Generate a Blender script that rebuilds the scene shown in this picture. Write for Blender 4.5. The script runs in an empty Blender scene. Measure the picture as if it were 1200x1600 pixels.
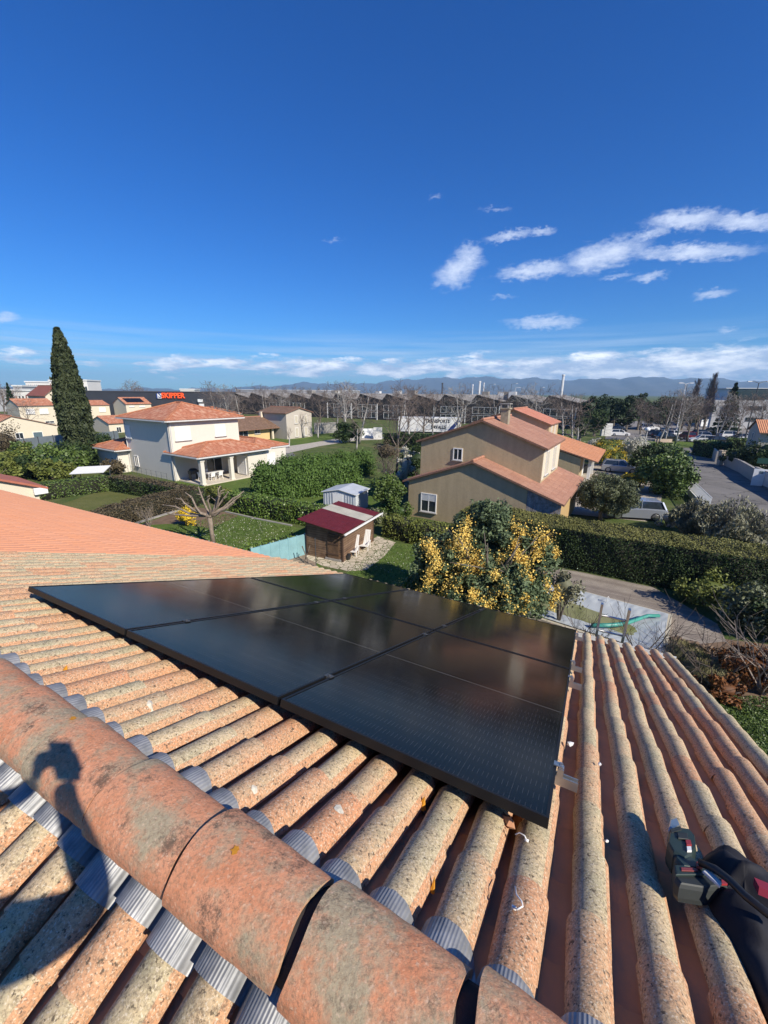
import bpy, math, random
import numpy as np
from mathutils import Vector, Matrix
SC = bpy.context.scene
COL = SC.collection
R_ = math.radians
random.seed(7); RNG = np.random.default_rng(11)

# ------------------------------------------------------------------ camera, sky, sun, exposure
CAM_H = 9.0
FPX, PITCH, ROLL = 642.0, 0.283, -0.008          # focal length in photo pixels (1200 wide)
F_ = np.array([0, math.cos(PITCH), -math.sin(PITCH)]); _R0 = np.array([1, 0, 0.]); _D0 = np.cross(F_, _R0)
RT = math.cos(ROLL)*_R0 + math.sin(ROLL)*_D0; DN = -math.sin(ROLL)*_R0 + math.cos(ROLL)*_D0
CAMP = np.array([0, 0, CAM_H])
def ray(px, py): return F_ + RT*((px-600)/FPX) + DN*((py-800)/FPX)
def g(px, py, z=0.0):
    "surveyed point: where the sight line of a photo point meets the level z"
    d = ray(px, py); t = (z-CAM_H)/d[2]; p = CAMP + d*t
    return np.array([p[0], p[1], z])
def zat(px, py, p):
    "height seen at a photo point, at the horizontal distance of p"
    d = ray(px, py); return CAM_H + d[2]*math.hypot(p[0], p[1])/math.hypot(d[0], d[1])
cam = bpy.data.objects.new('camera', bpy.data.cameras.new('camera')); COL.objects.link(cam)
M3 = Matrix((tuple(RT), tuple(-DN), tuple(-F_))).transposed()
cam.matrix_world = Matrix.Translation((0, 0, CAM_H)) @ M3.to_4x4()
cam.data.sensor_fit = 'HORIZONTAL'; cam.data.sensor_width = 36; cam.data.lens = FPX/1200*36
cam.data.clip_start = 0.02; cam.data.clip_end = 60000
SC.camera = cam

SUN_EL, SUN_AZ = R_(36.5), R_(136.0)             # azimuth clockwise from +Y
SUND = np.array([math.sin(SUN_AZ)*math.cos(SUN_EL), math.cos(SUN_AZ)*math.cos(SUN_EL), math.sin(SUN_EL)])
sun = bpy.data.objects.new('sun', bpy.data.lights.new('sun', 'SUN')); COL.objects.link(sun)
sun.data.energy = 4.6; sun.data.angle = R_(0.53); sun.data.color = (1, 0.92, 0.79)
sun.rotation_euler = Vector(SUND).to_track_quat('Z', 'Y').to_euler()
SC.view_settings.view_transform = 'Standard'; SC.view_settings.look = 'None'
SC.view_settings.exposure = 0.5; SC.view_settings.gamma = 1
SC.render.engine = 'CYCLES'
SC.cycles.max_bounces = 6; SC.cycles.volume_bounces = 0

def build_world():
    w = bpy.data.worlds.new('World'); SC.world = w; w.use_nodes = True
    nt = w.node_tree; nt.nodes.clear(); N = nt.nodes; L = nt.links
    def n(t, **k):
        x = N.new(t)
        for a, b in k.items(): setattr(x, a, b)
        return x
    def val(x, s):
        if isinstance(x, (int, float)): s.default_value = x
        else: L.new(x, s)
    def m(op, a, b=None, c=None, clamp=False):
        x = n('ShaderNodeMath', operation=op); x.use_clamp = clamp
        val(a, x.inputs[0])
        if b is not None: val(b, x.inputs[1])
        if c is not None: val(c, x.inputs[2])
        return x.outputs[0]
    sky = n('ShaderNodeTexSky', sky_type='NISHITA'); sky.sun_disc = False
    sky.sun_elevation = SUN_EL; sky.sun_rotation = SUN_AZ
    sky.altitude = 200; sky.air_density = 1.0; sky.dust_density = 0.15; sky.ozone_density = 3.0
    hs = n('ShaderNodeHueSaturation'); hs.inputs['Saturation'].default_value = 1.35; hs.inputs['Value'].default_value = 1.0
    L.new(sky.outputs[0], hs.inputs['Color'])
    gain = n('ShaderNodeMix', data_type='RGBA', blend_type='MULTIPLY'); gain.inputs[0].default_value = 1; L.new(hs.outputs[0], gain.inputs[6]); gain.inputs[7].default_value = (.24, .58, .95, 1)
    tc = n('ShaderNodeTexCoord'); sep = n('ShaderNodeSeparateXYZ')
    nm = n('ShaderNodeVectorMath', operation='NORMALIZE'); L.new(tc.outputs['Generated'], nm.inputs[0]); L.new(nm.outputs[0], sep.inputs[0])
    az = m('ARCTAN2', sep.outputs[0], sep.outputs[1]); el = m('ARCSINE', sep.outputs[2])
    azd = m('MULTIPLY', az, 57.2958); eld = m('MULTIPLY', el, 57.2958)
    comb = n('ShaderNodeCombineXYZ'); L.new(azd, comb.inputs[0]); L.new(eld, comb.inputs[1])
    def noise(sx, sy, scale, detail, rough=0.55, off=0.0):
        mp = n('ShaderNodeMapping'); mp.inputs['Scale'].default_value = (sx, sy, 1); mp.inputs['Location'].default_value = (off, off*0.7, 0)
        L.new(comb.outputs[0], mp.inputs[0])
        t = n('ShaderNodeTexNoise'); t.noise_dimensions = '2D'; t.inputs['Scale'].default_value = scale; t.inputs['Detail'].default_value = detail; t.inputs['Roughness'].default_value = rough
        L.new(mp.outputs[0], t.inputs['Vector']); return t.outputs[0]
    n1 = noise(0.45, 1.3, 0.42, 6, 0.62); n2 = noise(1, 2.0, 1.1, 5, 0.6, 31)
    wob = m('MULTIPLY', m('SUBTRACT', n1, 0.5), 5.0)
    # wispy clouds: (x0,y0,x1,y1,half width px,strength)
    blobs = [(775, 430, 905, 412, 13, 1.0), (890, 412, 1000, 385, 21, 1.1), (985, 395, 1180, 392, 13, 1.0), (975, 380, 1060, 350, 10, .8), (1020, 346, 1130, 338, 15, 1.05), (1100, 345, 1230, 347, 13, 1.0),
             (700, 432, 735, 408, 22, 1.1), (715, 395, 745, 392, 13, .9), (670, 448, 712, 430, 7, .7), (762, 374, 825, 362, 9, .9), (820, 362, 862, 361, 7, .8),
             (795, 505, 905, 503, 10, .95), (850, 496, 882, 484, 7, .5), (745, 327, 805, 327, 5, .6), (672, 311, 698, 304, 4, .55), (500, 376, 545, 376, 4, .55), (760, 464, 812, 463, 5, .6),
             (920, 438, 1000, 424, 5, .6), (985, 440, 1045, 425, 8, .8), (1075, 464, 1135, 455, 8, .75), (1120, 516, 1160, 515, 5, .7), (-20, 500, 15, 495, 10, .9), (460, 366, 480, 366, 3, .4), (835, 255, 862, 252, 3, .35)]
    def azel(px, py):
        d = ray(px, py); d = d/np.linalg.norm(d); return math.degrees(math.atan2(d[0], d[1])), math.degrees(math.asin(d[2]))
    tot = None
    ax_ = m('ADD', azd, m('MULTIPLY', wob, 0.55)); ey_ = m('ADD', eld, m('MULTIPLY', m('SUBTRACT', n2, 0.5), 1.3))
    for (x0, y0, x1, y1, hw, s) in blobs:
        a0, e0 = azel(x0, y0); a1, e1 = azel(x1, y1)
        ca, ce = (a0+a1)/2, (e0+e1)/2; ln = math.hypot(a1-a0, e1-e0); th = math.atan2(e1-e0, a1-a0)
        e2 = azel((x0+x1)/2, (y0+y1)/2 + hw)[1]; wd = max(abs(ce-e2)*1.3, .26); hl = ln/2 + wd*0.9
        dx = m('SUBTRACT', ax_, ca); dy = m('SUBTRACT', ey_, ce)
        c, s_ = math.cos(th), math.sin(th)
        u = m('MULTIPLY_ADD', dx, c/hl, m('MULTIPLY', dy, s_/hl)); v = m('MULTIPLY_ADD', dx, -s_/wd, m('MULTIPLY', dy, c/wd))
        r2 = m('ADD', m('MULTIPLY', u, u), m('MULTIPLY', v, v))
        gg = m('MULTIPLY', m('POWER', 2.718, m('MULTIPLY', r2, -1.0)), s)
        tot = gg if tot is None else m('MAXIMUM', tot, gg)
    nz = noise(0.5, 1.2, 1.0, 8, 0.68, 77)
    a_hi = m('MULTIPLY', m('SUBTRACT', m('ADD', tot, m('MULTIPLY', m('SUBTRACT', nz, 0.5), 0.85)), 0.34), 1.25, clamp=True)
    a_hi = m('MULTIPLY', a_hi, m('MULTIPLY', tot, 1.6, clamp=True), clamp=True)
    # cumulus low over the hills
    cn = noise(0.42, 1.5, 0.55, 9, 0.62, 12); cn2 = noise(0.1, 0.5, 0.6, 3, 0.5, 53)
    env = m('MULTIPLY', m('SUBTRACT', 1.0, m('ABSOLUTE', m('DIVIDE', m('SUBTRACT', eld, 2.9), 2.9))), 1.0, clamp=True)
    right = m('MULTIPLY_ADD', azd, 0.0045, 0.02)
    a_cu = m('MULTIPLY', m('ADD', m('SUBTRACT', m('ADD', cn, m('MULTIPLY', m('SUBTRACT', cn2, 0.5), 0.5)), m('SUBTRACT', 0.85, m('MULTIPLY', env, 0.56))), right), 6.0, clamp=True)
    a_cu = m('MULTIPLY', a_cu, m('MULTIPLY', env, 2.2, clamp=True))
    # thin veil
    vn = noise(0.05, 1.6, 0.9, 6, 0.6, 5)
    env2 = m('SUBTRACT', 1.0, m('ABSOLUTE', m('DIVIDE', m('SUBTRACT', eld, 3.6), 4.2)), clamp=True)
    a_v = m('MULTIPLY', m('MULTIPLY', m('SUBTRACT', vn, 0.34), 2.2, clamp=True), m('MULTIPLY', env2, 0.85), clamp=True)
    mx1 = n('ShaderNodeMix', data_type='RGBA'); L.new(a_v, mx1.inputs['Factor']); L.new(gain.outputs[2], mx1.inputs[6]); mx1.inputs[7].default_value = (4.6, 5.9, 7.8, 1)
    mx2 = n('ShaderNodeMix', data_type='RGBA'); L.new(m('MULTIPLY', a_hi, 0.86), mx2.inputs['Factor']); L.new(mx1.outputs[2], mx2.inputs[6]); mx2.inputs[7].default_value = (6.2, 6.9, 8.4, 1)
    shade = n('ShaderNodeMix', data_type='RGBA')
    L.new(m('MULTIPLY', m('SUBTRACT', noise(0.42, 1.5, 0.55, 9, 0.62, 12.35), 0.42), 4.0, clamp=True), shade.inputs['Factor'])
    shade.inputs[6].default_value = (4.2, 5.2, 7.0, 1); shade.inputs[7].default_value = (11.5, 11.6, 11.8, 1)
    mx3 = n('ShaderNodeMix', data_type='RGBA'); L.new(m('MULTIPLY', a_cu, 0.9), mx3.inputs['Factor']); L.new(mx2.outputs[2], mx3.inputs[6]); L.new(shade.outputs[2], mx3.inputs[7])
    bg = n('ShaderNodeBackground'); bg.inputs['Strength'].default_value = 0.1; L.new(mx3.outputs[2], bg.inputs[0])
    out = n('ShaderNodeOutputWorld'); L.new(bg.outputs[0], out.inputs[0])
    w.cycles.sampling_method = 'MANUAL'; w.cycles.sample_map_resolution = 512
build_world()

# ------------------------------------------------------------------ materials
_mats = {}
def material(name, build):
    if name in _mats: return _mats[name]
    mt = bpy.data.materials.new(name); mt.use_nodes = True; nt = mt.node_tree
    bs = nt.nodes['Principled BSDF']; build(nt, bs); _mats[name] = mt; return mt
def nnode(nt, t, **k):
    x = nt.nodes.new(t)
    for a, b in k.items():
        if hasattr(x, a) and a not in x.inputs: setattr(x, a, b)
        else: x.inputs[a].default_value = b
    return x
def rgb(c): return (c[0], c[1], c[2], 1)
def noise_fac(nt, scale, detail=5, rough=.6, coord='Object', vec=None, dist=0, lo=.35, hi=.65):
    tc = nnode(nt, 'ShaderNodeTexCoord')
    t = nnode(nt, 'ShaderNodeTexNoise', Scale=scale, Detail=detail, Roughness=rough, Distortion=dist)
    nt.links.new(vec if vec else tc.outputs[coord], t.inputs['Vector'])
    r = nnode(nt, 'ShaderNodeMapRange'); r.inputs[1].default_value = lo; r.inputs[2].default_value = hi
    nt.links.new(t.outputs[0], r.inputs[0]); return r.outputs[0]
def mixc(nt, fac, a, b, blend='MIX'):
    x = nt.nodes.new('ShaderNodeMix'); x.data_type = 'RGBA'; x.blend_type = blend
    if isinstance(fac, (int, float)): x.inputs[0].default_value = fac
    else: nt.links.new(fac, x.inputs[0])
    for i, v in ((6, a), (7, b)):
        if isinstance(v, tuple): x.inputs[i].default_value = rgb(v)
        else: nt.links.new(v, x.inputs[i])
    return x.outputs[2]
def mth(nt, op, a, b=0.0, clamp=False):
    x = nt.nodes.new('ShaderNodeMath'); x.operation = op; x.use_clamp = clamp
    for i, v in ((0, a), (1, b)):
        if isinstance(v, (int, float)): x.inputs[i].default_value = v
        else: nt.links.new(v, x.inputs[i])
    return x.outputs[0]
def bump(nt, bs, h, strength=.3, dist=.01):
    b = nt.nodes.new('ShaderNodeBump'); b.inputs['Strength'].default_value = strength; b.inputs['Distance'].default_value = dist
    nt.links.new(h, b.inputs['Height']); nt.links.new(b.outputs[0], bs.inputs['Normal'])
def plain(name, c, rough=.6, var=.25, scale=3., metal=0., bmp=0., bscale=20., bdist=.01, spec=.5, coat=0.):
    def f(nt, bs):
        c2 = tuple(x*(1-var) for x in c)
        nt.links.new(mixc(nt, noise_fac(nt, scale), c2, c), bs.inputs['Base Color'])
        bs.inputs['Roughness'].default_value = rough; bs.inputs['Metallic'].default_value = metal
        bs.inputs['Specular IOR Level'].default_value = spec; bs.inputs['Coat Weight'].default_value = coat
        if bmp: bump(nt, bs, noise_fac(nt, bscale, 6, .65, lo=0, hi=1), bmp, bdist)
    return material(name, f)
def attr_tone(nt):
    a = nt.nodes.new('ShaderNodeAttribute'); a.attribute_name = 'tone'; return a.outputs['Fac']
def foliage(name, dark, light, rough=.6, spec=.25, nscale=.8):
    def f(nt, bs):
        fac = mth(nt, 'ADD', mth(nt, 'MULTIPLY', attr_tone(nt), .7), mth(nt, 'MULTIPLY', noise_fac(nt, nscale, 3), .3))
        nt.links.new(mixc(nt, fac, dark, light), bs.inputs['Base Color'])
        bs.inputs['Roughness'].default_value = rough; bs.inputs['Specular IOR Level'].default_value = spec
    return material(name, f)

def old_tile(nt, bs):       # weathered, lichen speckled canal tile
    tone = attr_tone(nt)
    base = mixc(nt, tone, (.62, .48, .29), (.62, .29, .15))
    ln = noise_fac(nt, 5.5, 6, .65, lo=.40, hi=.66)
    lich = mixc(nt, mth(nt, 'MULTIPLY', ln, mth(nt, 'SUBTRACT', 1.25, tone), True), base, (.46, .40, .25))
    sp = noise_fac(nt, 120, 5, .75, lo=.47, hi=.62)
    c = mixc(nt, mth(nt, 'MULTIPLY', sp, .72), lich, (.17, .13, .09))
    sp2 = noise_fac(nt, 170, 3, .6, lo=.54, hi=.66)
    c = mixc(nt, mth(nt, 'MULTIPLY', sp2, .7), c, (.74, .64, .48))
    blk = noise_fac(nt, 26, 9, .85, lo=.55, hi=.63)
    c = mixc(nt, mth(nt, 'MULTIPLY', blk, .72), c, (.13, .105, .075))
    pit = noise_fac(nt, 75, 3, .6, lo=.60, hi=.66)
    c = mixc(nt, mth(nt, 'MULTIPLY', pit, .85), c, (.09, .07, .05))
    nt.links.new(c, bs.inputs['Base Color']); bs.inputs['Roughness'].default_value = .92; bs.inputs['Specular IOR Level'].default_value = .2
    bump(nt, bs, mth(nt, 'ADD', noise_fac(nt, 110, 6, .75, lo=0, hi=1), mth(nt, 'MULTIPLY', noise_fac(nt, 14, 4, lo=0, hi=1), 1.2)), .8, .0035)
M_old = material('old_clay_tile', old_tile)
def side_tile(nt, bs):      # cleaner clay of the channel tiles
    tone = attr_tone(nt)
    base = mixc(nt, tone, (.62, .29, .14), (.52, .25, .13))
    c = mixc(nt, mth(nt, 'MULTIPLY', noise_fac(nt, 9, 6, .7), .45), base, (.30, .20, .13))
    nt.links.new(c, bs.inputs['Base Color']); bs.inputs['Roughness'].default_value = .9
    bump(nt, bs, noise_fac(nt, 50, 5, .7, lo=0, hi=1), .5, .003)
M_chan = material('channel_clay_tile', side_tile)
def ridge_clay(nt, bs):
    tone = attr_tone(nt)
    base = mixc(nt, noise_fac(nt, 7, 6, .7, lo=.38, hi=.62), (.60, .25, .13), (.70, .33, .19))
    lich = mixc(nt, noise_fac(nt, 4.6, 9, .75, lo=.465, hi=.60), base, (.40, .33, .22))
    sp = noise_fac(nt, 95, 6, .78, lo=.48, hi=.62)
    c = mixc(nt, mth(nt, 'MULTIPLY', sp, .6), lich, (.22, .15, .095))
    blk = noise_fac(nt, 7, 12, .85, lo=.53, hi=.61)
    c = mixc(nt, mth(nt, 'MULTIPLY', blk, .8), c, (.085, .065, .05))
    sp2 = noise_fac(nt, 110, 3, .6, lo=.58, hi=.70)
    c = mixc(nt, mth(nt, 'MULTIPLY', sp2, .5), c, (.70, .50, .36))
    nt.links.new(c, bs.inputs['Base Color']); bs.inputs['Roughness'].default_value = .9; bs.inputs['Specular IOR Level'].default_value = .2
    bump(nt, bs, mth(nt, 'ADD', noise_fac(nt, 90, 7, .75, lo=0, hi=1), mth(nt, 'MULTIPLY', noise_fac(nt, 15, 5, lo=0, hi=1), 1.5)), .8, .004)
M_ridge = material('ridge_clay_tile', ridge_clay)
def new_tile(nt, bs):
    tone = attr_tone(nt)
    c = mixc(nt, tone, (.72, .31, .155), (.75, .34, .18))
    c = mixc(nt, mth(nt, 'MULTIPLY', noise_fac(nt, 3, 5), .35), c, (.56, .28, .18))
    nt.links.new(c, bs.inputs['Base Color']); bs.inputs['Roughness'].default_value = .85
    bump(nt, bs, noise_fac(nt, 60, 4, lo=0, hi=1), .3, .002)
M_new = material('new_clay_tile', new_tile)

def uv_tiles(name, c1, c2, c3, pitch=.22, row=.36, grime=.0):
    "tiled roof seen from afar: UV in metres, u along the eave, v up the slope"
    def f(nt, bs):
        uv = nnode(nt, 'ShaderNodeUVMap'); sp = nnode(nt, 'ShaderNodeSeparateXYZ'); nt.links.new(uv.outputs[0], sp.inputs[0])
        u = mth(nt, 'DIVIDE', sp.outputs[0], pitch); v = mth(nt, 'DIVIDE', sp.outputs[1], row)
        cb = nnode(nt, 'ShaderNodeCombineXYZ'); nt.links.new(mth(nt, 'FLOOR', u), cb.inputs[0]); nt.links.new(mth(nt, 'FLOOR', v), cb.inputs[1])
        wn = nnode(nt, 'ShaderNodeTexWhiteNoise'); nt.links.new(cb.outputs[0], wn.inputs['Vector'])
        cr = nnode(nt, 'ShaderNodeValToRGB'); cr.color_ramp.elements[0].color = rgb(c1); cr.color_ramp.elements[1].color = rgb(c3)
        e = cr.color_ramp.elements.new(.55); e.color = rgb(c2); nt.links.new(wn.outputs['Value'], cr.inputs[0])
        c = mixc(nt, mth(nt, 'MULTIPLY', noise_fac(nt, .6, 5), .4+grime), cr.outputs[0], tuple(x*.72 for x in c2))
        fu = mth(nt, 'FRACT', u); fv = mth(nt, 'FRACT', v)
        groove = mth(nt, 'MULTIPLY', mth(nt, 'LESS_THAN', mth(nt, 'ABSOLUTE', mth(nt, 'SUBTRACT', fu, .5)), .1), .55)
        c = mixc(nt, groove, c, tuple(x*.45 for x in c1))
        nt.links.new(c, bs.inputs['Base Color']); bs.inputs['Roughness'].default_value = .85
        hgt = mth(nt, 'ADD', mth(nt, 'ABSOLUTE', mth(nt, 'COSINE', mth(nt, 'MULTIPLY', fu, math.pi))), mth(nt, 'MULTIPLY', fv, .3))
        bump(nt, bs, hgt, .9, .06)
    return material(name, f)
RT_villa = uv_tiles('terracotta_blend_tiles', (.42, .14, .065), (.58, .225, .12), (.70, .42, .27))
RT_beige = uv_tiles('pinkish_roof_tiles', (.40, .19, .12), (.45, .225, .145), (.50, .27, .18), grime=.1)
RT_orange = uv_tiles('orange_roof_tiles', (.58, .235, .105), (.62, .27, .13), (.66, .31, .16))
RT_brown = uv_tiles('brown_roof_tiles', (.17, .10, .06), (.22, .13, .08), (.27, .17, .11))
RT_red = uv_tiles('dark_red_roof_tiles', (.26, .075, .05), (.31, .10, .065), (.34, .12, .08))

def render_wall(name, c, streak=.12, bs_=30):
    def f(nt, b):
        tc = nnode(nt, 'ShaderNodeTexCoord'); mp = nnode(nt, 'ShaderNodeMapping'); mp.inputs['Scale'].default_value = (2, 2, .35)
        nt.links.new(tc.outputs['Object'], mp.inputs[0])
        st = noise_fac(nt, 1.2, 6, .65, vec=mp.outputs[0])
        st = mth(nt, 'ADD', mth(nt, 'MULTIPLY', st, .6), mth(nt, 'MULTIPLY', noise_fac(nt, 5.5, 6, .7), .4))
        cc = mixc(nt, st, tuple(x*(1-streak) for x in c), c)
        cc = mixc(nt, mth(nt, 'MULTIPLY', noise_fac(nt, 22, 3, .7), streak*1.6), cc, tuple(x*.6 for x in c))
        nt.links.new(cc, b.inputs['Base Color']); b.inputs['Roughness'].default_value = .9; b.inputs['Specular IOR Level'].default_value = .2
        bump(nt, b, noise_fac(nt, bs_, 4, .6, lo=0, hi=1), .5, .02)
    return material(name, f)
W_villa = render_wall('cream_white_render', (.68, .64, .55), .05)
W_cream = render_wall('cream_render', (.68, .60, .46), .06)
W_yellow = render_wall('yellow_render', (.68, .50, .24), .08)
W_beige = render_wall('rough_beige_render', (.54, .425, .26), .25, 9)
W_pale = render_wall('pale_render', (.52, .47, .40), .1)
W_white = render_wall('white_render', (.66, .65, .62), .08)
M_white = plain('white_paint', (.80, .80, .78), .5, .06)
M_pvc = plain('white_pvc', (.80, .79, .76), .35, .05)
M_glass = plain('window_glass', (.03, .04, .05), .08, .3, spec=.8)
M_darkvoid = plain('dark_window', (.03, .03, .032), .3, .2)
M_bluesh = plain('grey_blue_shutter', (.10, .15, .17), .5, .1)
M_zinc = plain('zinc_metal', (.42, .44, .47), .42, .3, 8, metal=.9, bmp=.1)
M_alu = plain('aluminium', (.62, .62, .62), .35, .2, 10, metal=.95)
M_gut = plain('white_gutter', (.68, .68, .66), .4, .12)
M_dgrey = plain('dark_grey_metal', (.06, .065, .075), .5, .15, 1)
M_fac = plain('dark_brown_cladding', (.030, .027, .026), .75, .35, .4)
M_facroof = plain('grey_factory_roof', (.30, .28, .25), .85, .35, .25)
M_concrete = plain('concrete', (.36, .34, .31), .9, .3, 1.2, bmp=.3)
def asphalt_(nt, bs):
    c = mixc(nt, noise_fac(nt, .35, 6, .65), (.115, .108, .10), (.185, .172, .158)); c = mixc(nt, mth(nt, 'MULTIPLY', noise_fac(nt, 30, 3), .3), c, (.22, .21, .19))
    tc = nnode(nt, 'ShaderNodeTexCoord'); nz = nnode(nt, 'ShaderNodeTexNoise', Scale=1.3, Detail=4); nt.links.new(tc.outputs['Object'], nz.inputs['Vector'])
    ad = nt.nodes.new('ShaderNodeVectorMath'); ad.operation = 'ADD'; nt.links.new(tc.outputs['Object'], ad.inputs[0]); nt.links.new(nz.outputs['Color'], ad.inputs[1])
    v = nnode(nt, 'ShaderNodeTexVoronoi', feature='DISTANCE_TO_EDGE', Scale=.22); nt.links.new(ad.outputs[0], v.inputs['Vector'])
    c = mixc(nt, mth(nt, 'MULTIPLY', mth(nt, 'LESS_THAN', v.outputs[0], .012), .7), c, (.05, .048, .045)); nt.links.new(c, bs.inputs['Base Color']); bs.inputs['Roughness'].default_value = .92
M_asph = material('asphalt', asphalt_)
M_side = plain('pavement', (.20, .19, .18), .9, .2, 1)
M_gravel = plain('pale_gravel', (.50, .45, .37), .95, .3, 2.5, bmp=.4)
M_soil = plain('brown_soil', (.20, .13, .08), .95, .4, 2, bmp=.5)
M_bark = plain('grey_bark', (.20, .165, .13), .9, .45, 6, bmp=.5)
M_birch = plain('birch_bark', (.52, .49, .45), .8, .5, 5, bmp=.2)
M_twig = plain('brown_twigs', (.20, .155, .13), .9, .3, 3)
M_twigl = plain('pale_twigs', (.27, .22, .18), .9, .3, 3)
M_black = plain('black_plastic', (.018, .018, .02), .45, .2)
M_rubber = plain('tyre_rubber', (.02, .02, .02), .8, .2)
M_red = plain('red_plastic', (.30, .025, .03), .4, .1)
M_yline = plain('white_road_paint', (.62, .61, .58), .7, .3, 6)

def grass_mat(name, a, b, c3=None):
    def f(nt, bs):
        c = mixc(nt, noise_fac(nt, .5, 6, .7), a, b)
        c = mixc(nt, mth(nt, 'MULTIPLY', noise_fac(nt, 1.7, 5, .75, lo=.48, hi=.66), .45), c, (.17, .16, .07))
        c = mixc(nt, mth(nt, 'MULTIPLY', noise_fac(nt, 9, 4, .7), .55), c, tuple(x*.45 for x in a))
        if c3: c = mixc(nt, mth(nt, 'MULTIPLY', noise_fac(nt, .22, 4, .6, lo=.5, hi=.7), .6), c, c3)
        nt.links.new(c, bs.inputs['Base Color']); bs.inputs['Roughness'].default_value = .95; bs.inputs['Specular IOR Level'].default_value = .1
        bump(nt, bs, noise_fac(nt, 25, 5, .7, lo=0, hi=1), .8, .05)
    return material(name, f)
G_lawn = grass_mat('lawn_grass', (.085, .145, .028), (.155, .215, .05))
G_field = grass_mat('field_grass', (.075, .12, .03), (.14, .16, .06), (.20, .17, .09))
G_dry = grass_mat('yellowish_lawn', (.12, .14, .04), (.19, .19, .07))

# ------------------------------------------------------------------ mesh builder
class MB:
    def __init__(s): s.v = []; s.f = []; s.m = []; s.t = []; s.uv = {}; s.cur = 0; s.tone = 0.0; s.off = 0
    def add(s, vs, fs, m=None, tone=None):
        o = len(s.v); s.v += [tuple(map(float, p)) for p in vs]
        for f in fs:
            s.f.append(tuple(i+o for i in f)); s.m.append(s.cur if m is None else m); s.t.append(s.tone if tone is None else tone)
        return s
    def box(s, a, b, m=None, tone=None):
        x0, y0, z0 = a; x1, y1, z1 = b
        return s.add([(x0, y0, z0), (x1, y0, z0), (x1, y1, z0), (x0, y1, z0), (x0, y0, z1), (x1, y0, z1), (x1, y1, z1), (x0, y1, z1)],
                     [(0, 3, 2, 1), (4, 5, 6, 7), (0, 1, 5, 4), (1, 2, 6, 5), (2, 3, 7, 6), (3, 0, 4, 7)], m, tone)
    def obox(s, c, ax, ay, az, m=None, tone=None):
        "box from centre and three half-axis vectors"
        c, ax, ay, az = map(np.array, (c, ax, ay, az))
        vs = [c+i*ax+j*ay+k*az for k in (-1, 1) for j, i in ((-1, -1), (-1, 1), (1, 1), (1, -1))]
        return s.add(vs, [(0, 3, 2, 1), (4, 5, 6, 7), (0, 1, 5, 4), (1, 2, 6, 5), (2, 3, 7, 6), (3, 0, 4, 7)], m, tone)
    def prism(s, poly, z0, z1, m=None, tone=None):
        n = len(poly); vs = [(p[0], p[1], z0) for p in poly]+[(p[0], p[1], z1) for p in poly]
        return s.add(vs, [tuple(range(n))[::-1], tuple(range(n, 2*n))]+[(i, (i+1) % n, n+(i+1) % n, n+i) for i in range(n)], m, tone)
    def extr(s, poly3, vec, m=None, tone=None):
        "extrude a planar 3D polygon along vec"
        n = len(poly3); A = [np.array(p, float) for p in poly3]; B = [p+np.array(vec, float) for p in A]
        return s.add(A+B, [tuple(range(n))[::-1], tuple(range(n, 2*n))]+[(i, (i+1) % n, n+(i+1) % n, n+i) for i in range(n)], m, tone)
    def face(s, pts, uv=None, m=None, tone=None):
        s.add(pts, [tuple(range(len(pts)))], m, tone)
        if uv: s.uv[len(s.f)-1] = uv
        return s
    def tube(s, pts, rad, seg=6, m=None, cap=True, tone=None):
        pts = [np.array(p, float) for p in pts]; n = len(pts)
        if isinstance(rad, (int, float)): rad = [rad]*n
        vs = []; prev = None
        for i, p in enumerate(pts):
            d = pts[min(i+1, n-1)]-pts[max(i-1, 0)]; d = d/(np.linalg.norm(d)+1e-9)
            if prev is None:
                a = np.array([0, 0, 1.]) if abs(d[2]) < .9 else np.array([1., 0, 0])
                x = np.cross(a, d)
            else: x = prev-d*(prev@d)
            x = x/(np.linalg.norm(x)+1e-9); prev = x; y = np.cross(d, x)
            for k in range(seg):
                t = 2*math.pi*k/seg; vs.append(p+(x*math.cos(t)+y*math.sin(t))*rad[i])
        fs = [(i*seg+k, i*seg+(k+1) % seg, (i+1)*seg+(k+1) % seg, (i+1)*seg+k) for i in range(n-1) for k in range(seg)]
        if cap: fs += [tuple(range(seg))[::-1], tuple(range((n-1)*seg, n*seg))]
        return s.add(vs, fs, m, tone)
    def lathe(s, c, prof, seg=12, axis='z', m=None, tone=None):
        vs = []; c = np.array(c, float)
        for r, z in prof:
            for k in range(seg):
                t = 2*math.pi*k/seg; a, b = r*math.cos(t), r*math.sin(t)
                vs.append(c+{'z': np.array([a, b, z]), 'y': np.array([a, z, b]), 'x': np.array([z, a, b])}[axis])
        n = len(prof)
        fs = [(i*seg+k, i*seg+(k+1) % seg, (i+1)*seg+(k+1) % seg, (i+1)*seg+k) for i in range(n-1) for k in range(seg)]
        fs += [tuple(range(seg))[::-1], tuple(range((n-1)*seg, n*seg))]
        return s.add(vs, fs, m, tone)
    def blob(s, c, r, seed=0, amp=.2, sub=2, m=None, tone=None):
        import bmesh
        bm = bmesh.new(); bmesh.ops.create_icosphere(bm, subdivisions=sub, radius=1)
        rr = np.random.default_rng(seed); ph = rr.uniform(0, 6, 6)
        r = np.array(r if hasattr(r, '__len__') else (r, r, r)); vs = []
        for v in bm.verts:
            p = np.array(v.co); k = 1+amp*(math.sin(3*p[0]+ph[0])*math.sin(3.4*p[1]+ph[1])+.6*math.sin(6*p[2]+ph[2]+4*p[0]))
            vs.append(np.array(c)+p*r*k)
        fs = [tuple(v.index for v in f.verts) for f in bm.faces]; bm.free()
        return s.add(vs, fs, m, tone)
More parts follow.
